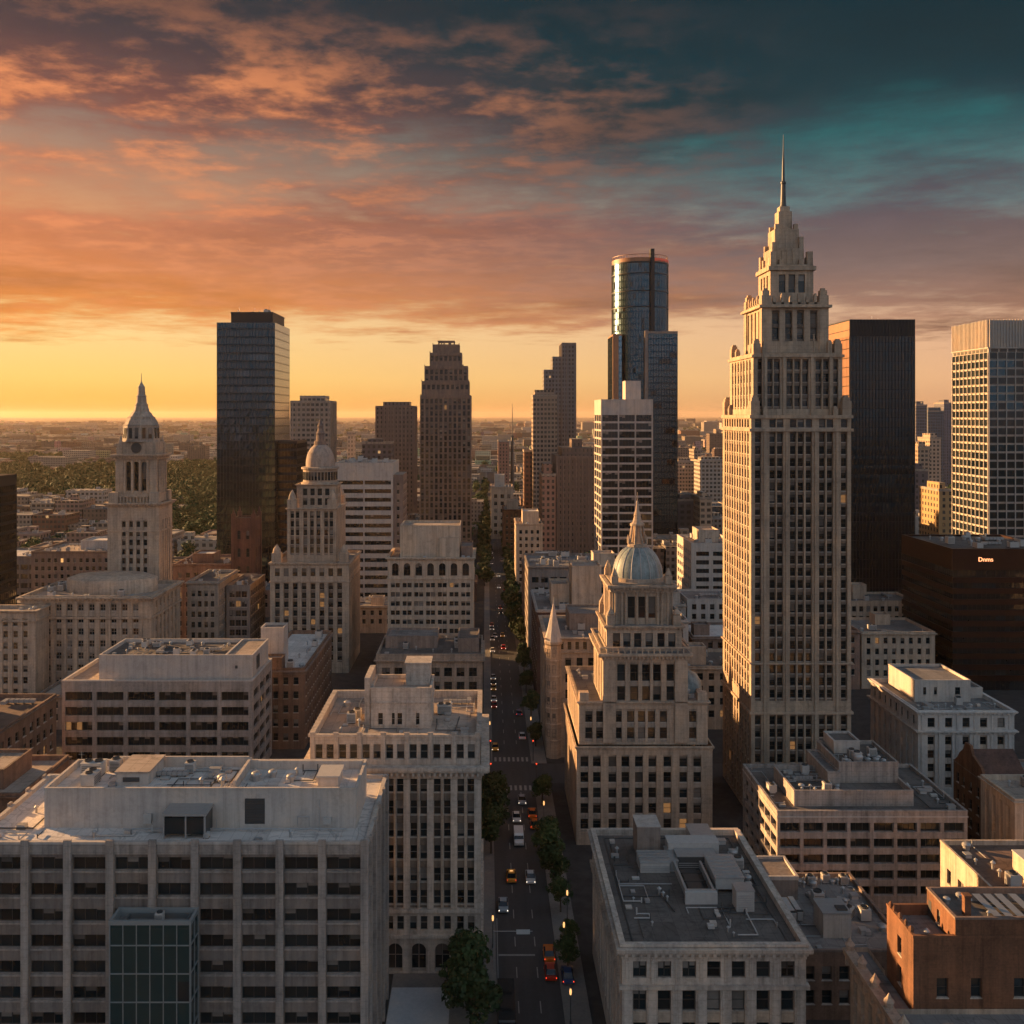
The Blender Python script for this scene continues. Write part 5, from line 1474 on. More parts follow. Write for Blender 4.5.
    for x in (e0 + .75, e1 - .75):
        for y in (g0 + .75, g1 - .75): m.box(x - 1.0, x + 1.0, y - 1.0, y + 1.0, H1, H2 + 1.5); m.box(x - .75, x + .75, y - .75, y + .75, H2 + 1.5, H2 + 2.6); m.box(x - .45, x + .45, y - .45, y + .45, H2 + 2.6, H2 + 3.1)
    m.build('third_stage', [XSTONE, SPAN], b.root)
    band(b, e0 + .2, e1 - .2, g0 + .2, g1 - .2, H2 - 1.2, .6, 1.05, XSTONE, 'stage_cornice')
    q = MB(); q.poly([(e0, g0, H2 + .02), (e1, g0, H2 + .02), (e1, g1, H2 + .02), (e0, g1, H2 + .02)], 1)
    for k in range(6): pin(q, e0 + 2.6 + k * 1.8, g0 + .3, .3, H2 - .4, H2 + (1.6 if k % 2 else 1.0)); pin(q, e0 + .3, g0 + 2.8 + k * 1.8, .3, H2 - .4, H2 + (1.6 if k % 2 else 1.0))
    q.build('stage_shoulder', [XSTONE, ROOFG], b.root)
    # fourth stage
    i0, i1, k0, k1, H3 = 62.7, 72.2, 219.4, 229.0, 119.2
    r3 = [(113.0, 117.0)]
    m = MB(); tier(b, m, i0, i1, k0, k1, H2, H3, P(cols=[(u - .75, u + .75) for u in (2.6, 4.75, 6.9)], rows=r3, rec=.4, st='tall'), P(n=3, bay=2.3, ww=1.1, rows=r3, rec=.4, st='tall', m=1.3), P(n=3, bay=2.3, ww=1.1, rows=r3, rec=.4, st='tall', m=1.3)); m.build('fourth_stage', [XSTONE, SPAN], b.root)
    band(b, i0, i1, k0, k1, 117.9, .9, .5, XSTONE, 'stage_cornice')
    q = MB(); q.poly([(i0, k0, H3 + .02), (i1, k0, H3 + .02), (i1, k1, H3 + .02), (i0, k1, H3 + .02)], 1)
    for x in (i0 + .7, i1 - .7):
        for y in (k0 + .7, k0 + 2.4, k1 - 2.4, k1 - .7): pin(q, x, y, .62 if y in (k0 + .7, k1 - .7) else .42, H3 - 1, H3 + (2.9 if y in (k0 + .7, k1 - .7) else 1.9), False)
    for x in (i0 + 2.6, i1 - 2.6): q.box(x - .5, x + .5, k0 + .2, k0 + 1.2, H3 - .5, H3 + 1.2)
    q.build('stage_shoulder', [XSTONE, ROOFG], b.root)
    # crown
    cx, cy = 67.0, 224.2
    q = MB()
    q.box(cx - 3.55, cx + 3.55, cy - 3.46, cy + 3.46, H3, 123.0); q.box(cx - 2.7, cx + 2.7, cy - 2.7, cy + 2.7, 123.0, 127.4)
    for sx in (-1, 1):
        for sy in (-1, 1):
            q.box(cx + sx * 3.0 - .5, cx + sx * 3.0 + .5, cy + sy * 2.9 - .5, cy + sy * 2.9 + .5, 121, 125.6 if sx > 0 else 124.4)
            q.box(cx + sx * 2.1 - .45, cx + sx * 2.1 + .45, cy + sy * 2.1 - .45, cy + sy * 2.1 + .45, 125, 128.6)
    for x in (-1.2, 0, 1.2): q.box(cx + x - .25, cx + x + .25, cy - 3.6, cy - 3.41, H3, 122.5)
    q.build('crown', XSTONE, b.root)
    q = MB(); q.box(cx - 1.5, cx + 1.5, cy - 1.5, cy + 1.5, 127.4, 131.6); q.box(cx - 1.1, cx + 1.1, cy - 1.1, cy + 1.1, 131.6, 132.8); q.build('finial_block', XSTONE, b.root)
    q = MB(); q.lathe(cx, cy, [(.75, 132.8), (.62, 134), (.5, 138.0), (.62, 138.1), (.62, 138.5), (.34, 138.7), (.26, 143), (.12, 145), (.05, 149.2)], 10); q.build('spire', STEELD, b.root)
main_tower()


# Y: flat office right of the main tower
def low_ribbon_office():
    x0, x1, y0, y1, H = 50.2, 83.0, 171.5, 194.5, 17.7
    b = building('low_ribbon_office', 'low concrete office with deep ribbon windows and L-shaped penthouses at the skyscraper foot', 'office building', x0, x1, y0, y1, H, lit=.004)
    m = MB(); n = 8; bw = (x1 - x0 - .5) / n
    rws = rows_from(15.7, 2.73, 1.62, .6)
    cols = [(.5 + bw * i, .5 + bw * (i + 1) - .6) for i in range(n)]
    tier(b, m, x0, x1, y0, y1, 0, H, P(cols=cols, rows=rws, rec=.7, st='ribbon'), P(bay=4.0, ww=3.4, rows=rws, rec=.6, st='ribbon', m=.4), P(bay=4.0, ww=3.4, rows=rws, rec=.6, st='ribbon', m=.4)); m.build('wall', [CONC, CONCD], b.root)
    band(b, x0, x1, y0, y1, 16.6, .25, .12, CONCL)
    ro = roof(b, x0, x1, y0, y1, H, ROOFD, CONC, ph=.5, pw=.4)
    z = H - .5
    h = hut(b, 54.2, 75.2, 175.0, 187.5, z, z + 2.7, CONC, ROOFD, ph=.9)
    h2 = hut(b, 64.2, 75.0, 181.0, 193.0, z + 1.9, z + 5.6, CONC, ROOFD, ph=.6, name='upper_penthouse')
    hut(b, 61.8, 64.1, 180.0, 192.0, z, z + 4.2, CONC, ROOFG, ph=.3, name='stair_penthouse')
    h3 = hut(b, 65.6, 70.5, 187.6, 193.4, z + 5.0, z + 7.3, CONCL, ROOFD, ph=.3, name='lift_penthouse')
    clutter(h, 54.8, 63.6, 175.8, 179.8, z + 1.8, 12, 81, names=('vent_pipe', 'exhaust_fan', 'condenser', 'vent_pipe'), big=.8)
    clutter(h, 55.6, 61.4, 180.2, 187, z + 1.8, 8, 82, big=.7)
    clutter(h2, 64.8, 74.4, 181.6, 187, z + 5.0, 10, 83, names=('condenser', 'exhaust_fan', 'vent_pipe'), big=.8)
    put('exhaust_fan', h2, 68.3, 182.8, z + 5.0, 0, 1.5)
    clutter(ro, 76, 82.4, 172.5, 193.5, z, 8, 84, names=('vent_pipe', 'roof_hatch')); put('air_conditioner', ro, 52.2, 182, z, 1.57, .8)
    pipes(ro, 76, 82.4, 172.5, 193.5, z, 5, 15); pipes(ro, 50.8, 54, 172.5, 193, z, 3, 16); pipes(h, 54.8, 63.6, 175.6, 187, z + 1.8, 6, 17); pipes(h2, 64.8, 74.4, 181.6, 187, z + 5.0, 5, 18)
low_ribbon_office()


# Z: low brown roof between
def low_brown_roof():
    x0, x1, y0, y1, H = 41.4, 60.5, 141.5, 165.5, 9.8
    b = building('low_brick_shop', 'low dark brick building whose cluttered flat roof lies under the low ribbon office', 'brick building', x0, x1, y0, y1, H)
    m = MB(); tier(b, m, x0, x1, y0, y1, 0, H, P(bay=2.6, ww=1.4, top=7.6, pitch=3.4, h=2.0, bot=.8, rec=.3)); m.build('wall', [BRICK, BRICK], b.root)
    ro = roof(b, x0, x1, y0, y1, H, ROOFG, BROWN, ph=.6)
    z = H - .6
    q = MB(); q.box(49.5, 53.6, 146, 150.4, z, z + 3.6, 0); q.box(49.4, 53.7, 145.9, 150.5, z + 3.6, z + 3.75, 1, True); q.box(51.8, 53.3, 146.6, 148.0, z + 3.75, z + 3.95, 2, True); q.build('lift_house', [CONCL, STEEL, STEELD], ro)
    q = MB(); q.box(43.0, 49.4, 157.5, 164.8, z, z + 3.4, 0); q.ring(43.0, 49.4, 157.5, 164.8, [(.1, z + 3.2), (.1, z + 3.8), (-.3, z + 3.8), (-.3, z + 3.3)], 1); q.build('plant_room', [CONCD, CONCL], ro)
    for i in range(5):
        q = MB(); q.box(43.0 + i * 1.05, 43.8 + i * 1.05, 149.5 + i * .3, 154.5 + i * .3, z + .2, z + 1.5, 0, True); q.box(42.9 + i * 1.05, 43.9 + i * 1.05, 149.6 + i * .3, 149.9 + i * .3, z + 1.5, z + 1.7, 1, True); q.build('chiller', [UNITP, STEELD], ro)
    put('duct', ro, 55.5, 154.5, z, 1.0, .8); put('air_conditioner', ro, 55.4, 152.2, z, .9, .8); put('duct', ro, 45.3, 146, z, 1.57, .7)
    pipes(ro, 42, 60, 142, 165, z, 9, 19); clutter(ro, 54.5, 59.8, 143, 164, z, 9, 91, names=KIT_SMALL); clutter(ro, 50, 54, 151.5, 164, z, 6, 92, names=KIT_SMALL)
    # long bundle of machines along the rear edge
    for i in range(11): put(('condenser', 'exhaust_fan', 'vent_pipe')[i % 3], ro, 50.4 + i * .9, 163.6 - (i % 2) * .7, z, 0, .75)
low_brown_roof()


# AA / BB: orange brick corner
def orange_brick():
    x0, x1, y0, y1, H = 47.5, 66.0, 110.6, 117.9, 28.0
    b = building('orange_brick_block', 'orange brick building with stepped flat roof at the lower corner, side wall sunlit', 'brick building', x0, x1, y0, y1, 31, cap=60)
    m = MB(); rws = [(10.5, 12.6), (14.1, 16.2), (17.7, 19.9), (21.2, 23.4)]
    tier(b, m, x0, x1, y0, y1, 0, H, P(cols=[(2.6, 3.9), (6.4, 7.6), (11.2, 12.5), (15, 16.2)], rows=rws, rec=.35), P(cols=[(3.0, 4.1)], rows=[(20.6, 22.8), (24.0, 26.1)], rec=.35), None)
    m.build('wall', [BRICKO, BRICK], b.root)
    p = MB(); p.ring(x0, x1, y0, y1, [(.003, H - .1), (.06, H - .1), (.06, H + .14), (-.32, H + .14), (-.32, H - 1.2)]); p.build('parapet', BRICKO, b.root)
    m = MB(); m.poly([(x0, y0, H - 1.1), (x1, y0, H - 1.1), (x1, y1, H - 1.1), (x0, y1, H - 1.1)]); ro = m.build('roof', ROOFG, b.root)
    put('vent_pipe', ro, 49.6, 112.0, H - 1.1, 0, 1.2)
    for i, (y, w) in enumerate(((111.6, .34), (113.0, .24), (114.6, .3), (116.2, .22), (117.2, .3))):
        q = MB(); q.lathe(47.68, y, [(w, H + .14), (w * .9, H + .5), (.04, H + .75)], 6); q.build('coping_knob', BRICKO, ro)
    # upper storey
    ux0, uy0, uH = 52.2, 110.66, 30.0
    m = MB(); tier(b, m, ux0, x1, uy0, y1 - .1, H - 1.2, uH, None, P(cols=[(2.6, 3.4)], rows=[(27.3, 28.9)], rec=.2, m=.5), None); m.build('upper_wall', [BRICKO, BRICK], b.root)
    p = MB(); p.ring(ux0, x1, uy0, y1 - .1, [(.003, uH - .1), (.07, uH - .1), (.07, uH + .14), (-.28, uH + .14), (-.28, uH - .7)]); p.build('upper_parapet', BROWN, b.root)
    m = MB(); m.poly([(ux0, uy0, uH - .6), (x1, uy0, uH - .6), (x1, y1 - .1, uH - .6), (ux0, y1 - .1, uH - .6)]); ur = m.build('upper_roof', ROOFD, b.root)
    q = MB(); q.box(54.0, 54.7, 112.2, 112.9, uH - .6, uH + 1.6); q.box(53.9, 54.8, 112.1, 113.0, uH + 1.6, uH + 1.8, 0, True); q.build('chimney', BRICKO, ur)
    for i, (x, a) in enumerate(((57.2, .5), (58.5, .6), (59.8, .4), (61.4, .55))):
        q = MB(); q.poly([(x, 111.8, uH - .4), (x + .9, 111.8, uH - .4), (x + .2, 115.8, uH + .3), (x - .7, 115.8, uH + .3)]); q.poly([(x - .7, 115.8, uH + .3), (x + .2, 115.8, uH + .3), (x + .2, 115.8, uH - .6), (x - .7, 115.8, uH - .6)])
        q.poly([(x, 111.8, uH - .6), (x + .9, 111.8, uH - .6), (x + .9, 111.8, uH - .4), (x, 111.8, uH - .4)]); q.build('skylight', STEEL, ur)
    for nm, x, y, sc in (('vent_pipe', 55.6, 114.5, 1.0), ('exhaust_fan', 53.4, 115.4, .7), ('vent_pipe', 56.6, 112.1, .7), ('condenser', 63.2, 114, .7), ('exhaust_fan', 55.4, 116.4, .7)): put(nm, ur, x, y, uH - .6, 0, sc)
    q = MB(); q.box(ux0 - .02, ux0 + .02, 116.6, 117.4, H - 1.1, H + .9, 0, True); q.build('door', STEELD, b.root)
orange_brick()


def ornate_corner():
    x0, x1, y0, y1, H = 45.1, 82.0, 96.0, 110.4, 20.1
    b = building('ornate_shop_block', 'low building with sunlit ornate cornice in front of the orange brick block', 'shop building', x0, x1, y0, y1, H)
    FOOT.append((45, 48, 110, 124)); HEROBOX.append((45.1, 47.3, 110.4, 123.2, 20))
    m = MB()
    lw = P(bay=2.4, ww=1.2, rows=[(13.8, 16.4), (9.6, 12.2), (5, 7.6)], rec=.35, sp=.25, m=.6)
    tier(b, m, x0, x1, y0, y1, 0, H, P(bay=2.6, ww=1.3, rows=[(13.8, 16.4), (9.6, 12.2)], rec=.3), lw, None)
    face(b, m, (x0, 123.2), (0, -1), 123.2 - y1, 0, H, lw); face(b, m, (47.3, 123.2), (-1, 0), 2.2, 0, H, None); face(b, m, (47.3, 118.0), (0, 1), 5.2, 0, H, None)
    m.build('wall', [LIME, LIME3], b.root)
    q = MB()
    prof = [(.003, H - 2.2), (.2, H - 2.2), (.25, H - 1.4), (.8, H - .9), (.95, H - .2), (.95, H), (-.35, H + .0), (-.35, H - .7)]
    for (o1, za), (o2, zb) in zip(prof[:-1], prof[1:]): q.poly([(x0 - o1, 123.2, za), (x0 - o1, y0, za), (x0 - o2, y0, zb), (x0 - o2, 123.2, zb)])
    for i in range(14):
        y = y0 + 1 + i * 1.98
        q.box(x0 - .75, x0 - .2, y - .2, y + .2, H - 1.9, H - .95, 0, True)
        if i % 2: q.lathe(x0 - .2, y, [(.5, H), (.5, H + .5), (.62, H + .6), (.3, H + 1.0), (.05, H + 1.5)], 8)
    q.ring(x0, x1, y0, y1 - .1, [(.003, 12.9 - .2), (.35, 12.9 - .2), (.35, 13.1), (.003, 13.1)])
    q.build('cornice', LIME, b.root)
    m = MB(); m.poly([(x0, y0, H - .6), (x1, y0, H - .6), (x1, y1, H - .6), (x0, y1, H - .6)]); m.poly([(x0, y1, H - .6), (47.4, y1, H - .6), (47.4, 123.2, H - .6), (x0, 123.2, H - .6)]); ro = m.build('roof', ROOFG, b.root)
    clutter(ro, 50, 80, 98, 109.5, H - .6, 14, 95)
ornate_corner()


def rusty_roof():
    x0, x1, y0, y1, H = 69.4, 92.0, 136.3, 152.0, 21.0
    b = building('white_walled_block', 'low block with sunlit pale side wall and rusty brown roof', 'low building', x0, x1, y0, y1, H)
    m = MB(); tier(b, m, x0, x1, y0, y1, 0, H, P(bay=4, ww=1.6, rows=[(12, 14), (16, 18)]), P(cols=[(2.2, 3.5), (5.6, 7.4), (9.5, 10.6)], rows=[(15.6, 17.8)], rec=.4), None); m.build('wall', [CREAM, CREAM], b.root)
    ro = roof(b, x0, x1, y0, y1, H, ROOFO, CREAM, ph=.6, pw=.3)
    q = MB(); q.box(75.4, 80.5, 137.0, 142.5, H - .6, H + 2.6, 0); q.box(75.3, 80.6, 136.9, 142.6, H + 2.6, H + 2.75, 1, True); q.build('penthouse', [CREAM, UNITP], ro)
    clutter(ro, 70.5, 75, 137, 151, H - .6, 6, 97, names=KIT_SMALL); pipes(ro, 70, 91, 137, 151.5, H - .6, 6, 21)
rusty_roof()


def white_ornate():
    x0, x1, y0, y1, H = 96.0, 117.4, 221.1, 248.4, 20.2
    b = building('white_ornate_office', 'white ornamented stone office with one orange sunlit wall corner', 'office building', x0, x1, y0, y1, H)
    m = MB()
    lo = rows_from(14.4, 3.0, 1.8, .8); hi = [(16.6, 18.7)]
    f = P(n=5, bay=4, ww=1.6, rows=lo, rec=.35, sp=.3, m=1.0)
    tier(b, m, x0, x1, y0, y1, 0, 15.4, f, P(bay=3.1, ww=1.3, rows=lo, rec=.35, sp=.25)); tier(b, m, x0, x1, y0, y1, 15.4, H, dict(f, rows=hi, sp=0), P(bay=3.1, ww=1.3, rows=hi, rec=.35))
    for i in range(6):
        u = x0 + 1 + i * 3.88; m.box(max(u - .35, x0 + .02), min(u + .35, x1 - .02), y0 - .18, y0 - .003, .2, 15.0); m.box(max(u - .25, x0 + .02), min(u + .25, x1 - .02), y0 - .15, y0 - .003, 16, 19.2)
    m.build('wall', [WSTONE, LIME2], b.root)
    cornice(b, x0, x1, y0, y1, 15.0, .9, .7, WSTONE, dent=1.0); cornice(b, x0, x1, y0, y1, 19.2, 1.0, .6, WSTONE, dent=1.0)
    ro = roof(b, x0, x1, y0, y1, H, ROOFG, WSTONE, ph=.8)
    hut(b, 99.5, 112.5, 231, 246, H - .8, H + 4.2, WHITE, ROOFG, f=P(cols=[(2, 2.7), (4.5, 5.2), (9.4, 10.6)], rows=[(H + .9, H + 2.6)], rec=.15))
    hut(b, 112.9, 116.8, 234, 246, H - .8, H + 1.6, WHITE, ROOFG, name='low_penthouse')
    clutter(ro, 97, 116.5, 222, 230, H - .8, 12, 99); pipes(ro, 97, 117, 222, 230.5, H - .8, 6, 20)
white_ornate()


def gabled_brick():
    x0, x1, y0, y1, H = 95.1, 121.0, 187.7, 202.4, 15.9
    b = building('gabled_brick_house', 'red brick building with sunlit shaped gable below the white ornate office', 'brick building', x0, x1, y0, y1, H)
    m = MB(); rws = [(1.5, 3.6), (5.0, 7.1), (8.5, 10.6), (12, 14)]
    tier(b, m, x0, x1, y0, y1, 0, H, P(bay=3.4, ww=1.5, rows=rws[:3]), P(cols=[(1.2, 2.3), (3.6, 4.7), (6.4, 7.6), (9.4, 10.5), (12, 13.1)], rows=rws), None); m.build('wall', [BRICKO, BRICK], b.root)
    q = MB(); Y0, Y1 = y0 + 1.0, y1 - .2; c = (Y0 + Y1) / 2 + 1
    out = [(Y1, H), (Y1 - 1.5, H + 1.2), (Y1 - 2.4, H + 2.4), (c + 1.8, H + 3.6), (c + 1.0, H + 5.2), (c - 1.0, H + 5.2), (c - 1.8, H + 3.6), (Y0 + 2.6, H + 2.4), (Y0 + 1.5, H + 1.0), (Y0, H)]
    q.poly([(x0 - .02, y, z) for y, z in out]); q.poly([(x0 + .5, y, z) for y, z in out[::-1]])
    for (ya, za), (yb, zb) in zip(out[:-1], out[1:]): q.poly([(x0 - .02, ya, za), (x0 + .5, ya, za), (x0 + .5, yb, zb), (x0 - .02, yb, zb)])
    q.build('shaped_gable', BRICKO, b.root)
    q = MB(); yr = c; q.poly([(x0 + .4, Y0 + 2, H), (x0 + 9, Y0 + 2, H), (x0 + 9, yr, H + 4.2), (x0 + .4, yr, H + 4.2)]); q.poly([(x0 + .4, yr, H + 4.2), (x0 + 9, yr, H + 4.2), (x0 + 9, Y1 - .2, H), (x0 + .4, Y1 - .2, H)]); q.poly([(x0 + 9, Y0 + 2, H), (x0 + 9, Y1 - .2, H), (x0 + 9, yr, H + 4.2)]); q.build('pitched_roof', BRICKR, b.root)
    ro = roof(b, x0 + .05, x1, y0, y1, H, ROOFG, BROWN, ph=.4)
    clutter(ro, x0 + 10, x1 - 1, y0 + 1, y1 - 1, H - .4, 9, 101)
gabled_brick()

simple('tan_pilastered_block', 'tan building with tall pilasters at the right edge below the gabled brick building', 'office building', 88.5, 112, 166.5, 178, 21.6, CREAM, LIME3, ROOFT, P(bay=2.4, ww=1.2, rows=rows_from(19.4, 3.6, 2.6, 1), rec=.3, sp=.5), seed=103, n=8)


# FF: dark office with lit sign
def dark_sign_office():
    x0, x1, y0, y1, H = 146.0, 180.0, 311.0, 348.0, 44.2
    b = building('dark_banded_office', 'dark bronze office with glowing sign and orange sunlit bands', 'office building', x0, x1, y0, y1, H)
    m = MB(); rws = rows_from(37.0, 3.4, 1.7, 2)
    tier(b, m, x0, x1, y0, y1, 0, H, None, None, None); 
    m2 = MB()
    for z0_, z1_ in rws: m2.ring(x0, x1, y0, y1, [(-.35, z0_ - 1.7), (.45, z0_ - 1.7), (.45, z0_ + .0), (-.35, z0_ + .0)])
    m2.ring(x0, x1, y0, y1, [(-.3, 37.6), (.45, 37.6), (.45, H), (-.4, H), (-.4, H - .8)])
    b2 = MB(); b2.box(x0 + .3, x1 - .3, y0 + .3, y1 - .3, 0, H - .6)
    b2.build('roof', ROOFD, b.root)
    # bands and glass
    m2.build('cladding_band', BRONZE_D, b.root)
    curtain(b, x0, x1, y0, y1, 0, 38, 3.4, 1.5, GLASSK, GLASS, GLASSK, MULLD, spandrel=.02, sides='fl', bright=.10, vout=.05, hout=.03)
    txt(b, 'Dnms', 153.6, y0 - .5, 40.3, 1.9)
    ro = [o for o in b.root.children if o.name.startswith('roof')][0]
    clutter(ro, x0 + 2, x1 - 2, y0 + 2, y1 - 2, H - .6, 20, 105, big=1.2)


BRONZE_D = glass('dark_bronze_band', (.07, .026, .016), .42, metal=.75)


def txt(b, s, x, y, z, size):
    cu = bpy.data.curves.new('sign_letters', 'FONT'); cu.body = s; cu.size = size; cu.extrude = .06; cu.space_character = 1.05
    o = bpy.data.objects.new('sign_letters', cu); COL.objects.link(o)
    dg = bpy.context.evaluated_depsgraph_get(); me = bpy.data.meshes.new_from_object(o.evaluated_get(dg)); bpy.data.objects.remove(o)
    me.materials.clear(); me.materials.append(SIGN)
    for p in me.polygons: p.material_index = 0
    o = bpy.data.objects.new('lit_sign', me); COL.objects.link(o); o.parent = b.root; o.location = Vector((x, y, z)) - wloc(b.root); o.rotation_euler = (R(90), 0, 0)
dark_sign_office()


def dark_monolith():
    x0, x1, y0, y1, H = 140.0, 165.0, 383.0, 409.5, 122.8
    b = building('dark_monolith_tower', 'sheer black tower with glowing orange left flank beside the stone skyscraper', 'skyscraper', x0, x1, y0, y1, H)
    FOOT.append((140, 166, 382, 410))
    curtain(b, x0, x1, y0, y1, 0, H - 6.5, 3.6, 1.25, GLASSK, GLASSS, GLASSS, MULLD, spandrel=1.3, sides='fr', bright=.05, vout=.22, hout=.05)
    m = MB(); m.ring(x0, x1, y0, y1, [(.0, H - 6.5), (.1, H - 6.5), (.1, H), (-.5, H), (-.5, H - 1)]); m.poly([(x0, y0, H - .9), (x1, y0, H - .9), (x1, y1, H - .9), (x0, y1, H - .9)])
    k = int((x1 - x0) / 1.25)
    for i in range(k + 1): u = x0 + i * (x1 - x0) / k; m.box(u - .06, u + .06, y0 - .32, y0 - .1, H - 6.5, H)
    m.build('crown', DARKM, b.root)
    m = MB(); n = 18
    for i in range(34): m.box(x0 - .14, x0 - .005, y0 + .02, y1 - .02, i * 3.6 + .15, min(i * 3.6 + 3.45, H - .1), 0, True)
    for i in range(n + 1): u = y0 + .1 + i * (y1 - y0 - .2) / n; m.box(x0 - .26, x0 - .145, u - .05, u + .05, 0, H - 6.5, 0)
    m.build('sun_toned_bronze_flank', BRONZE, b.root)  # bronze on this side only; its sunlit orange is put into the panel colour
    put('antenna', b.root, 152, 392, H - .9, 0, .7); put('antenna', b.root, 156, 396, H - .9, 1, .6)
dark_monolith()


def gold_lit_office():
    x0, x1, y0, y1, H = 209.4, 250.0, 414.6, 446.5, 125.6
    b = building('white_grid_tower', 'white gridded tower at the picture edge with golden sunlit flank', 'skyscraper', x0, x1, y0, y1, H)
    curtain(b, x0, x1, y0, y1, 0, H - 13.5, 3.45, 3.6, GLASS, GLASSD, WHITE, WHITE, spandrel=.75, sides='fl', bright=.25, vout=.4, hout=.5, name='window_grid', fin=.16)
    m = MB(); m.box(x0, x1, y0, y1, H - 13.5, H)
    for i in range(34): u = x0 + .4 + i * (x1 - x0 - .8) / 33; m.box(u - .18, u + .18, y0 - .5, y0 - .002, H - 11.5, H + .2)
    for i in range(27): u = y0 + .4 + i * (y1 - y0 - .8) / 26; m.box(x0 - .5, x0 - .002, u - .18, u + .18, H - 11.5, H + .2)
    m.ring(x0, x1, y0, y1, [(.004, H - 11.8), (.55, H - 11.8), (.55, H - 11.4), (.004, H - 11.4)])
    m.build('ribbed_crown', WHITE, b.root)
    q = MB()
    for i in range(9): u = y0 + 1 + i * 3.4; q.box(x0 - .05, x0 - .003, u, u + 2.8, H - 13.3, H - 12.0, 0, True)
    for i in range(11): u = x0 + 1 + i * 3.6; q.box(u, u + 3.0, y0 - .05, y0 - .003, H - 13.3, H - 12.0, 0, True)
    q.build('louvre', FRAME, b.root)
gold_lit_office()


# T: white framed office in the middle distance
def white_frame_office():
    x0, x1, y0, y1, H = 52.3, 75.9, 452.3, 480.0, 93.0
    b = building('white_framed_office', 'white framed office with three columns of dark windows before the curved glass tower', 'office building', x0, x1, y0, y1, H, lit=0, cap=100)
    m = MB(); rws = rows_from(86.0, 3.75, 2.9, 2)
    bw = (x1 - x0 - .6) / 3
    tier(b, m, x0, x1, y0, y1, 0, H, P(cols=[(.6 + bw * i, .6 + bw * (i + 1) - .6) for i in range(3)], rows=rws, rec=.5, st='ribbon'), P(n=3, bay=8, ww=7.4, rows=rws, rec=.6, st='ribbon', m=.4), None); m.build('wall', [WHITE, WHITE], b.root)
    ro = roof(b, x0, x1, y0, y1, H, ROOFT, WHITE, ph=.8)
    hut(b, 64.5, 71.6, 460, 470, H - .8, H + 8.8, CONCL, ROOFT, name='lift_house'); clutter(ro, 53, 64, 454, 478, H - .8, 10, 111)
white_frame_office()


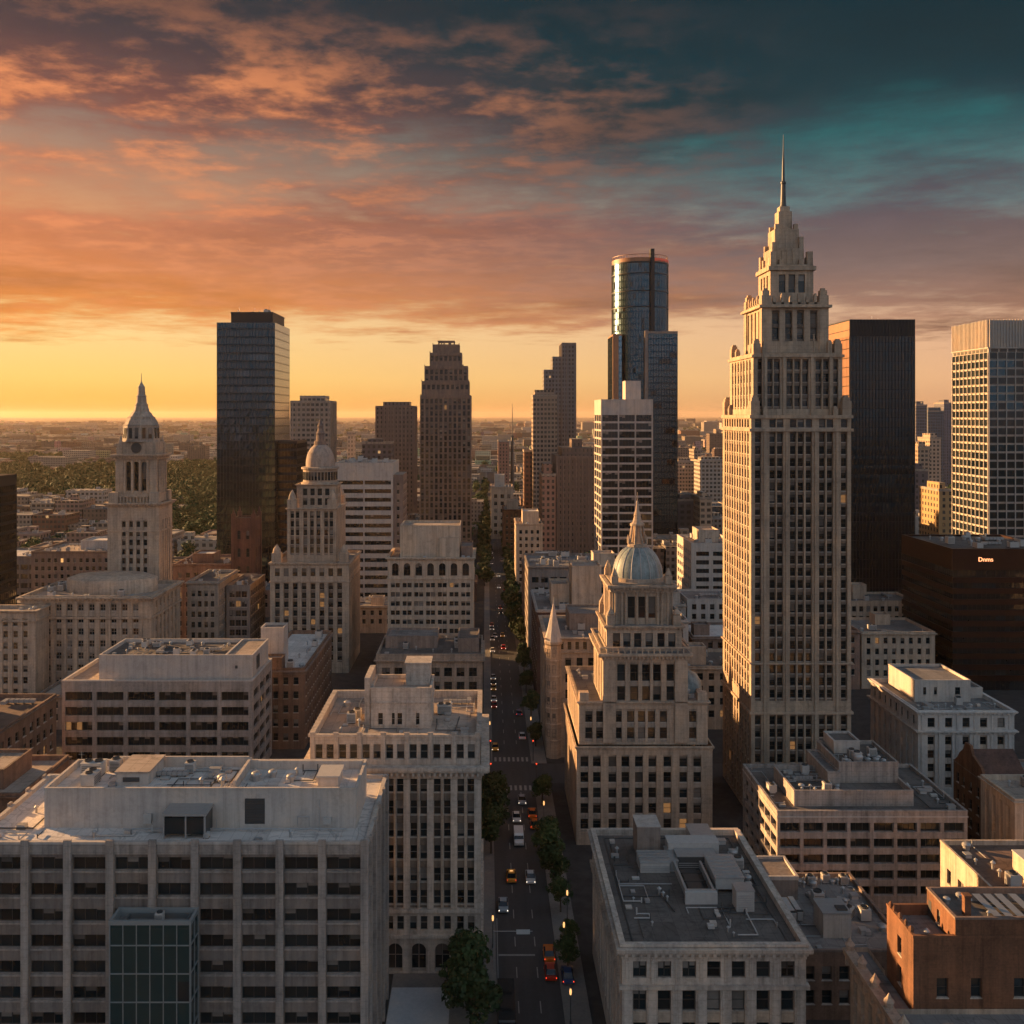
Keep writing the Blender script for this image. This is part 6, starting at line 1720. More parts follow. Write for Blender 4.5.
def curved_tower():
    x0, x1 = 75.4, 112.4
    b = building('curved_glass_tower', 'tall rounded blue glass tower with golden reflection on its curve', 'skyscraper', x0, x1, 585, 622, 134)
    HEROBOX.append((75, 108, 590, 622, 181))
    cx, cy, r = 93.4, 604.0, 16.9
    g_ = MB(); q = MB(); rr = random.Random(3)
    n = 64; nf = 48; Z0, Z1 = 0.0, 176.0; fh = (Z1 - Z0) / nf
    for i in range(nf):
        zb = Z0 + i * fh
        for j in range(n):
            t0, t1 = 2 * math.pi * j / n, 2 * math.pi * (j + 1) / n
            def c(t, z, o=0): return (cx + (r + o) * math.cos(t), cy + (r + o) * math.sin(t), z)
            e = rr.uniform(-.05, .05)
            g_.poly([c(t0, zb + .9, e), c(t1, zb + .9, e), c(t1, zb + fh, -e), c(t0, zb + fh, -e)], 1 if rr.random() < .08 else 0)
            g_.poly([c(t0, zb, .03), c(t1, zb, .03), c(t1, zb + .9, .03), c(t0, zb + .9, .03)], 2)
    q.lathe(cx, cy, [(r + .1, Z1), (r + .3, Z1 + .2), (r + .3, Z1 + 1.0), (r - 1.5, Z1 + 1.0)], 64)
    for z in (Z1 - 26, Z1 - 16.5, Z1 - 6): q.lathe(cx, cy, [(r + .05, z - .35), (r + .28, z - .3), (r + .28, z + .3), (r + .05, z + .35)], 64, cap=False)
    go = g_.build('curved_glass_skin', [GLASSB, GLASS, GLASSB2], b.root)
    q.build('ring_band', MULLD, go)
    q = MB()
    for j in range(0, n): t = 2 * math.pi * j / n; q.bar((cx + (r + .08) * math.cos(t), cy + (r + .08) * math.sin(t), 0), (cx + (r + .08) * math.cos(t), cy + (r + .08) * math.sin(t), Z1), .07, 0, 4)
    q.build('mullion_grid', MULLD, go)
    q = MB(); q.lathe(cx, cy, [(r + .05, Z1 + 1.0), (r + .05, Z1 + 3.2), (r - .3, Z1 + 3.2), (r - .3, Z1 + 1.0)], 64, cap=False)
    for i in range(26): t = math.pi + math.pi * i / 25; q.bar((cx + (r - .4) * math.cos(t), cy + (r - .4) * math.sin(t), Z1 + 1), (cx + (r - .4) * math.cos(t), cy + (r - .4) * math.sin(t), Z1 + 5.2), .10, 0, 5)
    q.lathe(cx, cy, [(r - .3, Z1 + 5.0), (r - .3, Z1 + 5.3), (r - .5, Z1 + 5.3), (r - .5, Z1 + 5.0)], 64, cap=False)
    q.build('crown_rail', BRONZE, b.root)
    q = MB()
    for i in range(11): t = -math.pi / 2 + .42 + i * .085; a = .055; q.poly([(cx + (r + .3) * math.cos(t - a / 2), cy + (r + .3) * math.sin(t - a / 2), Z1 + 1.2 + .3 * (i % 3)), (cx + (r + .3) * math.cos(t + a / 2), cy + (r + .3) * math.sin(t + a / 2), Z1 + 1.2 + .3 * (i % 3)), (cx + (r + .3) * math.cos(t + a / 2), cy + (r + .3) * math.sin(t + a / 2), Z1 + 3.0), (cx + (r + .3) * math.cos(t - a / 2), cy + (r + .3) * math.sin(t - a / 2), Z1 + 3.0)])
    q.build('lit_crown_sign', RED, b.root)
    q = MB(); q.box(97.0, 99.2, 585.8, 590.5, 0, 184.0); q.build('fin', DARKM, b.root)
    # right and left slabs
    curtain(b, 95.2, x1, 584.0, 620, 0, 133.8, 3.7, 1.5, GLASSB, GLASS, GLASSB2, MULLD, spandrel=.9, name='glass_slab', sides='frl', bright=.08, jit=.03)
    m = MB(); m.box(95.1, x1 + .1, 583.9, 620.1, 133.8, 135.2); m.box(93.2, 95.08, 583.2, 588, 0, 135.5); m.build('slab_trim', CONCD, b.root)
    curtain(b, x0, 80.6, 590, 615, 0, 133.0, 3.7, 1.5, GLASSB, GLASS, GLASSB2, MULLD, spandrel=.9, name='glass_slab', sides='fl', bright=.08)
    m = MB(); m.box(x0 - .3, x0 + 3.0, 588.8, 589.95, 0, 134.0); m.box(x0, 80.6, 590, 615, 133, 134); m.build('slab_pier', BRONZE, b.root)


GLASSB2 = glass('blue_spandrel_glass', (.035, .10, .155), .18, metal=.9)
curved_tower()


# N: dark stepped tower, centre
def stepped_centre_tower():
    s = 1.7
    b = building('dark_stepped_tower', 'dark brown stepped tower with vertical ribs above the avenue', 'skyscraper', -38.8, -8.8, 585, 612, 104)
    def stage(x0, x1, y0, y1, z0, z1, name, first=False):
        m = MB(); n = max(4, int((x1 - x0) / 2.6)); bw = (x1 - x0) / n
        rows = rows_from(z1 - 2.2, 3.6, 2.6, z0 + .4)
        cols = [(bw * i + .55, bw * (i + 1) - .55) for i in range(n)]
        f = P(cols=cols, rows=rows, rec=.3, sp=.7, st='plain_'); 
        tier(b, m, x0, x1, y0, y1, z0, z1, f, P(bay=2.6, ww=1.5, rows=rows, rec=.3, sp=.7, st='plain_'), P(bay=2.6, ww=1.5, rows=rows, rec=.3, sp=.7, st='plain_'), top=1)
        for i in range(0, n + 1, 2): u = x0 + bw * i; m.box(max(u - .4, x0 + .02), min(u + .4, x1 - .02), y0 - .35, y0 - .003, z0, z1 + .8)
        m.build(name, [BROWN, SPAN], b.root)
    stage(-38.8, -8.8, 585, 612, 0, 97.6, 'main_shaft'); stage(-38.0, -9.9, 586.5, 611, 97.6, 106, 'setback_stage'); stage(-36.4, -10.8, 588, 610, 106, 115, 'setback_stage'); stage(-33.4, -14.4, 590, 608, 115, 123, 'setback_stage'); stage(-31.8, -15.8, 592, 606, 123, 128, 'crown')
    q = MB(); q.ring(-28.5, -19, 594, 604, [(0, 127), (.4, 127), (.4, 128.2), (0, 128.2)]); 
    for x in (-28.4, -25.3, -22.2, -19.1): q.bar((x, 594, 127), (x, 594, 130.2), .25); q.bar((x, 604, 127), (x, 604, 130.2), .25)
    q.ring(-28.6, -18.9, 594, 604, [(.2, 129.6), (.2, 130.4), (-.4, 130.4), (-.4, 129.6), (.2, 129.6)]); q.build('roof_frame', BROWN, b.root)
stepped_centre_tower()


def shader_tower(name, label, x0, x1, y0, y1, H, col, seed, parts=(), cat='tower', ribs=None, rc=ROOFT, top=None):
    """a tower too far off for single windows: body with its window grid, crown, plant, ribs"""
    b = building(name, label, cat, x0, x1, y0, y1, H)
    m = MB(); m.box(x0, x1, y0, y1, 0, H)
    o = m.build('wall', [CITYW], b.root); setcol(o, col, seed)
    m = MB(); m.ring(x0, x1, y0, y1, [(.01, H - .8), (.3, H - .8), (.3, H + .6), (-.6, H + .6), (-.6, H + .01)]); m.build('parapet', top or LIME3, b.root)
    if ribs:
        m = MB(); n = int((x1 - x0) / ribs); 
        for i in range(n + 1): u = x0 + i * (x1 - x0) / n; m.box(u - .3, u + .3, y0 - .5, y0 - .01, 0, H)
        n = int((y1 - y0) / ribs)
        for i in range(n + 1): u = y0 + i * (y1 - y0) / n; m.box(x0 - .5, x0 - .01, u - .3, u + .3, 0, H); m.box(x1 + .01, x1 + .5, u - .3, u + .3, 0, H)
        m.build('rib', top or LIME3, b.root)
    for i, (a, c, d, e, z0, z1) in enumerate(parts):
        m = MB(); m.box(a, c, d, e, z0, z1); o = m.build('upper_block' if z1 - z0 > 8 else 'roof_house', [CITYW], b.root); setcol(o, col, seed)
    q = MB()
    rr = random.Random(int(H * 10 + x0))
    zt = max([H] + [p[5] for p in parts])
    return b


def setcol(o, col, seed):
    a = o.data.color_attributes.new('col', 'FLOAT_COLOR', 'CORNER')
    a.data.foreach_set('color', [*col, seed] * len(a.data))


shader_tower('pale_ribbed_tower', 'pale ribbed concrete tower between the dark glass tower and small dome', -130, -104, 663, 690, 95, (.30, .24, .20), .35, [(-125, -108, 668, 686, 95, 99)], ribs=3.2)
shader_tower('square_brown_tower', 'plain brown square tower left of the dark stepped tower', -78.6, -51.4, 711, 738, 92, (.17, .125, .105), .2, [(-74, -55, 716, 733, 92, 95.5)], ribs=3.0, top=BROWN)
shader_tower('small_slate_tower', 'short dark slate tower in front of the plain brown square tower', -82.6, -63.4, 663, 682, 67.5, (.12, .10, .10), .6, [(-79, -70, 667, 678, 67.5, 70)])
shader_tower('stone_stack_tower', 'thin pale stack beside the short dark slate tower', -106, -100.5, 760, 766, 72, (.55, .42, .30), .0, cat='chimney')
# R: stepped residential pair
shader_tower('stepped_slab_tower', 'tall stepped grey apartment tower behind the slim tan tower', 58.5, 68.9, 765, 790, 141, (.16, .15, .155), .1, [(51.2, 58.48, 766, 788, 0, 131), (44.6, 51.18, 767, 786, 0, 121)], ribs=2.8, top=CONCD)
shader_tower('slim_tan_tower', 'slim tan tower with sunlit flank in front of the stepped apartment tower', 33.6, 50.7, 711, 735, 100, (.30, .22, .17), .15, [(35, 49, 713, 732, 100, 104)])
shader_tower('brick_slab_tower', 'dark red brick slab left of the slim tan tower', 27.6, 33.2, 720, 742, 60, (.16, .085, .06), .3)
# S
shader_tower('brown_grid_tower', 'broad brown gridded office block left of the white framed office', 40.6, 66, 568, 612, 62, (.15, .105, .085), .0, [(44, 62, 574, 606, 62, 67), (50, 56, 580, 596, 67, 72)], ribs=3.4, top=BROWN)
shader_tower('pink_brick_block', 'pinkish brick block attached before the brown gridded office', 32.0, 39.6, 566, 600, 52, (.30, .17, .125), .25, [(33, 38, 570, 590, 52, 58)])


# II
def ladder_office():
    x0, x1, y0, y1, H = 79.0, 97.0, 383.0, 411.5, 36.6
    b = building('cream_punched_office', 'cream office with paired dark windows between dome and stone skyscraper', 'office building', x0, x1, y0, y1, H)
    m = MB(); rws = rows_from(33.4, 3.3, 1.7, 1.5)
    tier(b, m, x0, x1, y0, y1, 0, H, P(cols=[(1.9, 6.9), (8.4, 13.4), (14.6, 17.4)], rows=rws, rec=.5, st='ribbon'), P(n=7, bay=4, ww=2.6, rows=rws, rec=.5, st='ribbon'), None); m.build('wall', [WHITE, WHITE], b.root)
    ro = roof(b, x0, x1, y0, y1, H, ROOFT, WHITE, ph=.8); clutter(ro, x0 + 1, x1 - 1, y0 + 1, y1 - 1, H - .8, 14, 121)
    hut(b, 84, 92, 393, 405, H - .8, H + 4, CREAM, ROOFT)
ladder_office()


# JJ: turret building on the avenue
def turret_building():
    x0, x1, y0, y1, H = 15.2, 40.4, 250.0, 278.0, 29.6
    b = building('turreted_stone_building', 'grey stone building with pointed corner turret on the avenue behind the dome tower', 'stone building', x0, x1, y0, y1, H, lit=.02)
    m = MB(); rws = rows_from(25.0, 4.0, 2.3, 2)
    f = P(n=8, bay=3, ww=1.5, rows=rws, rec=.35, m=1.2)
    tier(b, m, x0, x1, y0, y1, 0, 26.2, f); f2 = P(n=12, bay=2, ww=.95, rows=[(27.0, 29.0)], rec=.4)
    tier(b, m, x0, x1, y0, y1, 26.2, H + .2, f2); m.build('wall', [LIME, LIME3], b.root)
    cornice(b, x0, x1, y0, y1, 26.0, .5, .4, LIME); cornice(b, x0, x1, y0, y1, H - .3, .7, .6, LIME, dent=1.0)
    ro = roof(b, x0, x1, y0, y1, H + .3, ROOFG, LIME, ph=.6); clutter(ro, x0 + 5, x1 - 1, y0 + 1, y1 - 1, H - .3, 14, 131)
    hut(b, 22, 32, 262, 275, H - .3, H + 4, CONCD, ROOFG)
    cx, cy = 17.0, 250.6
    m = MB(); m.lathe(cx, cy, [(2.0, 0), (2.0, 28.2), (2.4, 28.6), (2.4, 29.2), (2.1, 29.3)], 8, rot=R(22.5)); 
    for k in range(6): m.lathe(cx, cy, [(2.02, 4.2 + k * 4), (2.15, 4.3 + k * 4), (2.15, 4.6 + k * 4), (2.02, 4.7 + k * 4)], 8, rot=R(22.5), cap=False)
    m.build('turret', LIME, b.root)
    for k in range(6):
        for t in (-90, -135, 180): b.wins.append(((cx + 1.86 * math.cos(R(t)), cy + 1.86 * math.sin(R(t)), 6.4 + k * 4), (math.cos(R(t)), math.sin(R(t))), .8, 1.9, 'tall'))
    m = MB(); m.lathe(cx, cy, [(2.35, 29.2), (1.5, 32.4), (.7, 36.0), (.12, 38.6), (.04, 40.2)], 8, rot=R(22.5)); m.build('turret_spire', CONCL, b.root)
turret_building()

simple('flat_brick_block', 'long brick block with pale parapet and tan rooftop cube beyond the turret building', 'brick building', 15.4, 38, 301, 336, 27, BRICKR, BRICK, ROOFG, P(bay=3.2, ww=1.4, top=24, pitch=3.5, h=2, bot=2), seed=141, n=16, huts=[(26.5, 35.5, 306, 318, 39.5, CREAM, ROOFT), (20.5, 26.2, 312, 322, 33, CREAM, ROOFT)], cm=CONCL)
simple('dark_flat_block', 'wide dark block with cluttered grey roof behind the tan rooftop cube', 'office building', 14.8, 46, 350, 384, 32.6, CONCD, CONCD, ROOFG, P(bay=3.4, ww=2.4, top=29, pitch=3.6, h=2, bot=2, st='ribbon'), seed=142, n=26, huts=[(38, 45.5, 352, 360, 37, CREAM, ROOFT)])
simple('grey_terrace_block', 'grey block with broken roofline on the avenue below the sunlit corner building', 'low building', 15.0, 52, 392, 416, 26, BROWN, BROWN, ROOFG, P(bay=3.2, ww=1.6, top=23, pitch=3.5, h=1.9, bot=2), seed=143, n=24, huts=[(20, 30, 398, 410, 30, CONC, ROOFL)])
simple('sunlit_corner_block', 'small corner block with bright sunlit flank right of the tree lined avenue', 'apartment building', 14.6, 27.5, 484, 512, 33.0, CREAM, LIME3, ROOFT, P(bay=2.6, ww=1.3, top=30, pitch=3.3, h=1.8, bot=2), seed=144, n=8, huts=[(18, 26, 490, 504, 38.5, CREAM, ROOFL)])
simple('orange_lit_block', 'older brick block glowing orange beside the far end of the avenue', 'apartment building', 10.5, 24, 610, 640, 28.0, BRICKO, BRICK, ROOFG, P(bay=2.8, ww=1.3, top=25, pitch=3.4, h=1.8, bot=2), seed=145, n=8, huts=[(13, 20, 618, 630, 33, CREAM, ROOFT)])
simple('cream_terrace', 'cream block with rounded pale roof house at the far end of the avenue', 'apartment building', 3.5, 19, 690, 722, 36.0, CREAM, CREAM, ROOFL, P(bay=4.2, ww=2.2, top=31, pitch=5, h=2.6, bot=2), seed=146, n=8, huts=[(6, 13, 696, 712, 44, WHITE, ROOFL)])
shader_tower('far_red_tower', 'reddish slab standing behind the cream terrace by the radio mast', 12, 23, 990, 1015, 60, (.24, .13, .10), .4)
# radio mast on the horizon
b = building('radio_mast', 'thin radio mast on the skyline left of the slim tan tower', 'mast', 25.9, 27.1, 1000, 1001.2, 80)
m = MB(); m.lathe(26.5, 1000.6, [(2.2, 0), (1.6, 40), (1.2, 64), (.45, 64.5), (.35, 88), (.12, 98)], 8); m.build('mast_pole', STEELD, b.root)
m = MB(); m.box(24.9, 28.1, 999, 1002.2, 63.5, 65.5, 0, True); m.build('mast_platform', STEELD, b.root)
# far towers right of the monolith
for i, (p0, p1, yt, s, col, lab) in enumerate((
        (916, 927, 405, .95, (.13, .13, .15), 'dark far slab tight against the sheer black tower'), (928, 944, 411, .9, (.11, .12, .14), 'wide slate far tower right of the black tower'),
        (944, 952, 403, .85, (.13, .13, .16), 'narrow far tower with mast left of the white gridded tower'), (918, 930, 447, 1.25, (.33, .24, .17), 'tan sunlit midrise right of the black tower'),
        (930, 941, 438, 1.1, (.36, .27, .20), 'pale sunlit midrise centred between black and white towers'), (939, 952, 490, 1.75, (.36, .23, .11), 'golden lit apartment block left of the white gridded tower'),  # golden evening light is put into the apartment block's wall colour
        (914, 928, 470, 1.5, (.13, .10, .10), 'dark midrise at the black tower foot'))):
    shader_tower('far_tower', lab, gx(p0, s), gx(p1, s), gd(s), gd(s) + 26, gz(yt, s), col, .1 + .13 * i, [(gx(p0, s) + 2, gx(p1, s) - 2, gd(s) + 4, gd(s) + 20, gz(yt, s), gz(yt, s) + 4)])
for i, (p0, p1, yt, s, col, lab) in enumerate((
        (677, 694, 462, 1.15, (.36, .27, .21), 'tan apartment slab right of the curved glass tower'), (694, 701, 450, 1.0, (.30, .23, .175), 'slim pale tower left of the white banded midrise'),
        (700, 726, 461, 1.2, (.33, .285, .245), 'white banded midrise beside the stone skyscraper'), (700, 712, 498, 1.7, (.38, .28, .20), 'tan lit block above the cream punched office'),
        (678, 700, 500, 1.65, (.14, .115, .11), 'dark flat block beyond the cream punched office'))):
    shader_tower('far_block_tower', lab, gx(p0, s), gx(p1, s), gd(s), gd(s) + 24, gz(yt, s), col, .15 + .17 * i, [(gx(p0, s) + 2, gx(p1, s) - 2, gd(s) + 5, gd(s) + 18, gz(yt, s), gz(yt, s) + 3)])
# ------------------------------------------------------------------ ground, streets
m = MB()
GX = [-34000, -9000, -2500, -900, -300, 300, 900, 2500, 9000, 34000]
GY = [-3000, -200, 60, 600, 1500, 4000, 12000, 20000, 35000]
for i in range(len(GX) - 1):
    for j in range(len(GY) - 1): m.poly([(GX[i], GY[j], 0), (GX[i + 1], GY[j], 0), (GX[i + 1], GY[j + 1], 0), (GX[i], GY[j + 1], 0)])
tag(m.build('ground', GROUND), kind='structure')
RX0, RX1 = 1.6, 11.2          # avenue kerb to kerb
CROSS = [(232.5, 245.5), (561, 573), (742, 754), (940, 952)]
m = MB(); m.poly([(RX0, 40, .004), (RX1, 40, .004), (RX1, 1500, .004), (RX0, 1500, .004)]); tag(m.build('avenue_road', ASPH), kind='structure')
m = MB()
for a, c in CROSS: m.poly([(-260, a, .008), (RX0, a, .008), (RX0, c, .008), (-260, c, .008)]); m.poly([(RX1, a, .008), (300, a, .008), (300, c, .008), (RX1, c, .008)])
tag(m.build('cross_street_road', ASPH), kind='structure')
def pavement(x0, x1):
    m = MB(); y = 60
    for a, c in CROSS + [(1500, 1500)]: m.box(x0, x1, y, a, 0.0, .14); y = c
    return tag(m.build('pavement', PAVE), kind='structure')
pavement(-.75, RX0); pavement(RX1, 15.0)
m = MB(); m.box(-14.2, -.76, 90, 153.0, 0.0, .14); tag(m.build('pavement', PAVE), kind='structure')
m = MB(); m.poly([(-14.1, 132, .16), (-5.3, 132, .16), (-5.3, 149.2, .16), (-14.1, 149.2, .16)]); tag(m.build('plaza_paving', PLAZA), kind='structure')
m = MB()
y = 62
while y < 700:
    if not any(a - 8 < y < c + 6 for a, c in CROSS):
        for x in (4.75, 7.95): m.poly([(x - .08, y, .009), (x + .08, y, .009), (x + .08, y + 3, .009), (x - .08, y + 3, .009)])
    y += 9
for x in (RX0 + .25,): m.poly([(x - .06, 60, .009), (x + .06, 60, .009), (x + .06, 170, .009), (x - .06, 170, .009)])
m.poly([(RX0 + .4, 158.2, .009), (7.8, 158.2, .009), (7.8, 158.7, .009), (RX0 + .4, 158.7, .009)])
for a, c in CROSS[:1]:
    for yy in (a - 4.5, c + 1.5):
        for i in range(8): m.poly([(RX0 + .5 + i * 1.12, yy, .009), (RX0 + 1.05 + i * 1.12, yy, .009), (RX0 + 1.05 + i * 1.12, yy + 3, .009), (RX0 + .5 + i * 1.12, yy + 3, .009)])
tag(m.build('road_markings', PAINT), kind='structure')

# ------------------------------------------------------------------ trees


def leaf_cloud(m, cx, cy, cz, rx, ry, rz, n, size, rr, mi=0, jit=.55):
    for _ in range(n):
        t, u = rr.uniform(0, 2 * math.pi), rr.uniform(-1, 1)
        q = math.sqrt(1 - u * u); k = rr.uniform(.72, 1.05)
        c = Vector((cx + rx * q * math.cos(t) * k, cy + ry * q * math.sin(t) * k, cz + rz * u * k))
        nrm = Vector((rr.gauss(q * math.cos(t), jit), rr.gauss(q * math.sin(t), jit), rr.gauss(u + .2, jit))).normalized()
        a = nrm.orthogonal().normalized(); bq = nrm.cross(a)
        w = rr.uniform(0, 6.28); a, bq = a * math.cos(w) + bq * math.sin(w), bq * math.cos(w) - a * math.sin(w)
        s = size * rr.uniform(.6, 1.3)
        m.poly([tuple(c - a * s), tuple(c + bq * s * .55), tuple(c + a * s), tuple(c - bq * s * .55)], mi)


def tree_meshes(seed, H=9.0, R_=4.0, clumps=26, leaves=95, size=.34):
    rr = random.Random(seed)
    t = MB()
    t.lathe(0, 0, [(.30, 0), (.22, .5), (.18, H * .35), (.13, H * .55)], 8)
    cl = []
    for i in range(clumps):
        a = rr.uniform(0, 6.28); u = rr.random(); z = H * (.34 + .58 * u)
        rad = R_ * (1 - abs(u - .42) * 1.15) * math.sqrt(rr.random()) * .9
        cl.append((rad * math.cos(a), rad * math.sin(a), z))
    for x, y, z in cl[::2]: t.bar((0, 0, H * .3 + .2 * z * .5), (x * .85, y * .85, z - .2), .06, 0, 5)
    m = MB()
    for x, y, z in cl: r = R_ * rr.uniform(.26, .44); leaf_cloud(m, x, y, z, r, r, r * .8, leaves, size, rr)
    o1 = t.build('trunk', BARK); o2 = m.build('crown', LEAF)
    a, b_ = o1.data, o2.data; bpy.data.objects.remove(o1); bpy.data.objects.remove(o2)
    return a, b_
TREES = [tree_meshes(1), tree_meshes(2, 8.5, 3.7), tree_meshes(3, 10, 4.3), tree_meshes(4, 9, 4.0)]
SMALLT = [tree_meshes(9, 9, 4.2, 12, 34, .72), tree_meshes(10, 8.5, 4.0, 11, 34, .72)]


def tree(x, y, sc, label, group, small=False, z=.14):
    r = bpy.data.objects.new('street_tree', None); COL.objects.link(r); r.location = (x, y, z)
    r.rotation_euler = (0, 0, rnd.uniform(0, 6.28)); r.scale = (sc, sc, sc * rnd.uniform(.9, 1.1))
    tag(r, label, 'tree', group)
    tm, cm = rnd.choice(SMALLT if small else TREES)
    for nm, me in (('trunk', tm), ('crown', cm)):
        o = bpy.data.objects.new(nm, me); COL.objects.link(o); o.parent = r
    return r


ORD = ['first', 'second', 'third', 'fourth', 'fifth', 'sixth', 'seventh', 'eighth', 'ninth', 'tenth', 'eleventh', 'twelfth', 'thirteenth', 'fourteenth', 'fifteenth', 'sixteenth', 'seventeenth', 'eighteenth', 'nineteenth', 'twentieth',
       'twenty-first', 'twenty-second', 'twenty-third', 'twenty-fourth', 'twenty-fifth', 'twenty-sixth', 'twenty-seventh', 'twenty-eighth', 'twenty-ninth', 'thirtieth', 'thirty-first', 'thirty-second', 'thirty-third', 'thirty-fourth', 'thirty-fifth', 'thirty-sixth', 'thirty-seventh', 'thirty-eighth', 'thirty-ninth', 'fortieth'] + ['farther'] * 200
left_t = [(-2.6, 143.6, 1.25), (-2.0, 137.0, 1.15), (-3.6, 149.5, .9), (1.5, 203.0, 1.15), (1.2, 211.0, 1.15), (1.0, 195, .95)]
right_t = [(12.6, 153.5, .62), (12.3, 180.5, .85), (11.9, 188.0, .95), (12.2, 195.5, .8), (12.9, 172.0, .55), (12.4, 219, .8), (13.6, 162, .45)]
tl = sorted(left_t, key=lambda t: t[1]); trr = sorted(right_t, key=lambda t: t[1])
for i, (x, y, s) in enumerate(tl): tree(x, y, s, f'dense dark street tree on the left pavement, {ORD[i]} counting from the near end', 'street trees on the left pavement')
for i, (x, y, s) in enumerate(trr): tree(x, y, s, f'dark street tree on the right pavement, {ORD[i]} counting from the near end', 'street trees on the right pavement')
y = 258; i = 0
while y < 700:
    sc = 1.15 if 370 < y < 480 else .85
    tree(12.9 + rnd.uniform(-.5, .5) - (.8 if 370 < y < 480 else 0), y, sc * rnd.uniform(.85, 1.15), f'avenue tree beyond the cross street on the right pavement, {ORD[i]} away', 'avenue trees beyond the cross street', small=y > 380)
    y += rnd.uniform(9, 15) if y > 350 else rnd.uniform(16, 26); i += 1
y = 500; i = 0
while y < 1200:
    tree(-.6 + rnd.uniform(-1.5, .6), y, rnd.uniform(.9, 1.3), f'avenue tree in the far row on the left pavement, {ORD[i]} away', 'far avenue trees on the left pavement', small=True)
    y += rnd.uniform(10, 17) * (1 if y < 800 else 1.6); i += 1

# the park: a far-off wood that reads as one mass
rr = random.Random(5)
def park_inside(x, y):
    s = F / y; px = VX + x * s
    return (170 < px < 250 and 655 < y < 1650) or (-10 < px <= 170 and 930 < y < 1500 + 120 * math.sin(px * .08)) or (-60 < px < 75 and 1650 < y < 1950)
pts = []
for _ in range(30000):
    y = 655 + 1300 * rr.random() ** 1.35
    x = gx(rr.uniform(-60, 252), F / y)
    if park_inside(x, y) and all((x - a) ** 2 + (y - b_) ** 2 > 48 for a, b_ in pts[-900:]): pts.append((x, y))
    if len(pts) > 2600: break
vs, fs = [], []
proto = []
for sd in range(6):
    q = MB(); r2 = random.Random(40 + sd); Hh = r2.uniform(11, 17)
    for _ in range(9):
        a = r2.uniform(0, 6.28); ra = 3.6 * math.sqrt(r2.random())
        leaf_cloud(q, ra * math.cos(a), ra * math.sin(a), Hh * r2.uniform(.45, .85), 2.7, 2.7, 2.1, 34, .95, r2, 0, .22)
    proto.append((np.array(q.v), np.array(q.f)))
k = 0
for x, y in pts:
    v, f = rr.choice(proto); sc = rr.uniform(.7, 1.25); t = rr.uniform(0, 6.28)
    c, s_ = math.cos(t) * sc, math.sin(t) * sc
    w = np.empty_like(v); w[:, 0] = v[:, 0] * c - v[:, 1] * s_ + x; w[:, 1] = v[:, 0] * s_ + v[:, 1] * c + y; w[:, 2] = v[:, 2] * sc
    vs.append(w); fs.append(f + k); k += len(v)
def np_mesh(name, V, Fq, mats):
    me = bpy.data.meshes.new(name)
    V = np.ascontiguousarray(V, dtype=np.float32); Fq = np.ascontiguousarray(Fq, dtype=np.int32)
    me.vertices.add(len(V)); me.vertices.foreach_set('co', V.ravel())
    me.loops.add(Fq.size); me.loops.foreach_set('vertex_index', Fq.ravel())
    me.polygons.add(len(Fq)); me.polygons.foreach_set('loop_start', np.arange(0, Fq.size, 4, dtype=np.int32)); me.polygons.foreach_set('loop_total', np.full(len(Fq), 4, dtype=np.int32))
    me.polygons.foreach_set('use_smooth', np.zeros(len(Fq), dtype=bool)); me.update(calc_edges=True); me.validate()
    for m_ in mats: me.materials.append(m_)
    return me
me = np_mesh('park_woods', np.concatenate(vs), np.concatenate(fs), [LEAFW])
o = bpy.data.objects.new('park_woods', me); COL.objects.link(o); tag(o, 'dark green park woods beyond the civic block', 'woods', kind='stuff')

# ------------------------------------------------------------------ the rest of the city
PAL = [('tan', (.33, .26, .20)), ('cream', (.42, .35, .28)), ('pale', (.40, .34, .29)), ('brick red', (.22, .11, .075)), ('brown', (.20, .145, .115)), ('dark grey', (.13, .12, .115)), ('pinkish', (.34, .22, .175)), ('white', (.46, .41, .36))]
fr = random.Random(77)
CITY = []   # x0,x1,y0,y1,h,palette index


def free(x0, x1, y0, y1, pad=1.0):
    for a, c, d, e in FOOT:
        if x0 < c + pad and x1 > a - pad and y0 < e + pad and y1 > d - pad: return False
    return True


def in_street(x0, x1, y0, y1):
    if x0 < 15.2 and x1 > -1.0 and y0 < 1500: return True
    return any(y0 < c and y1 > a for a, c in CROSS)


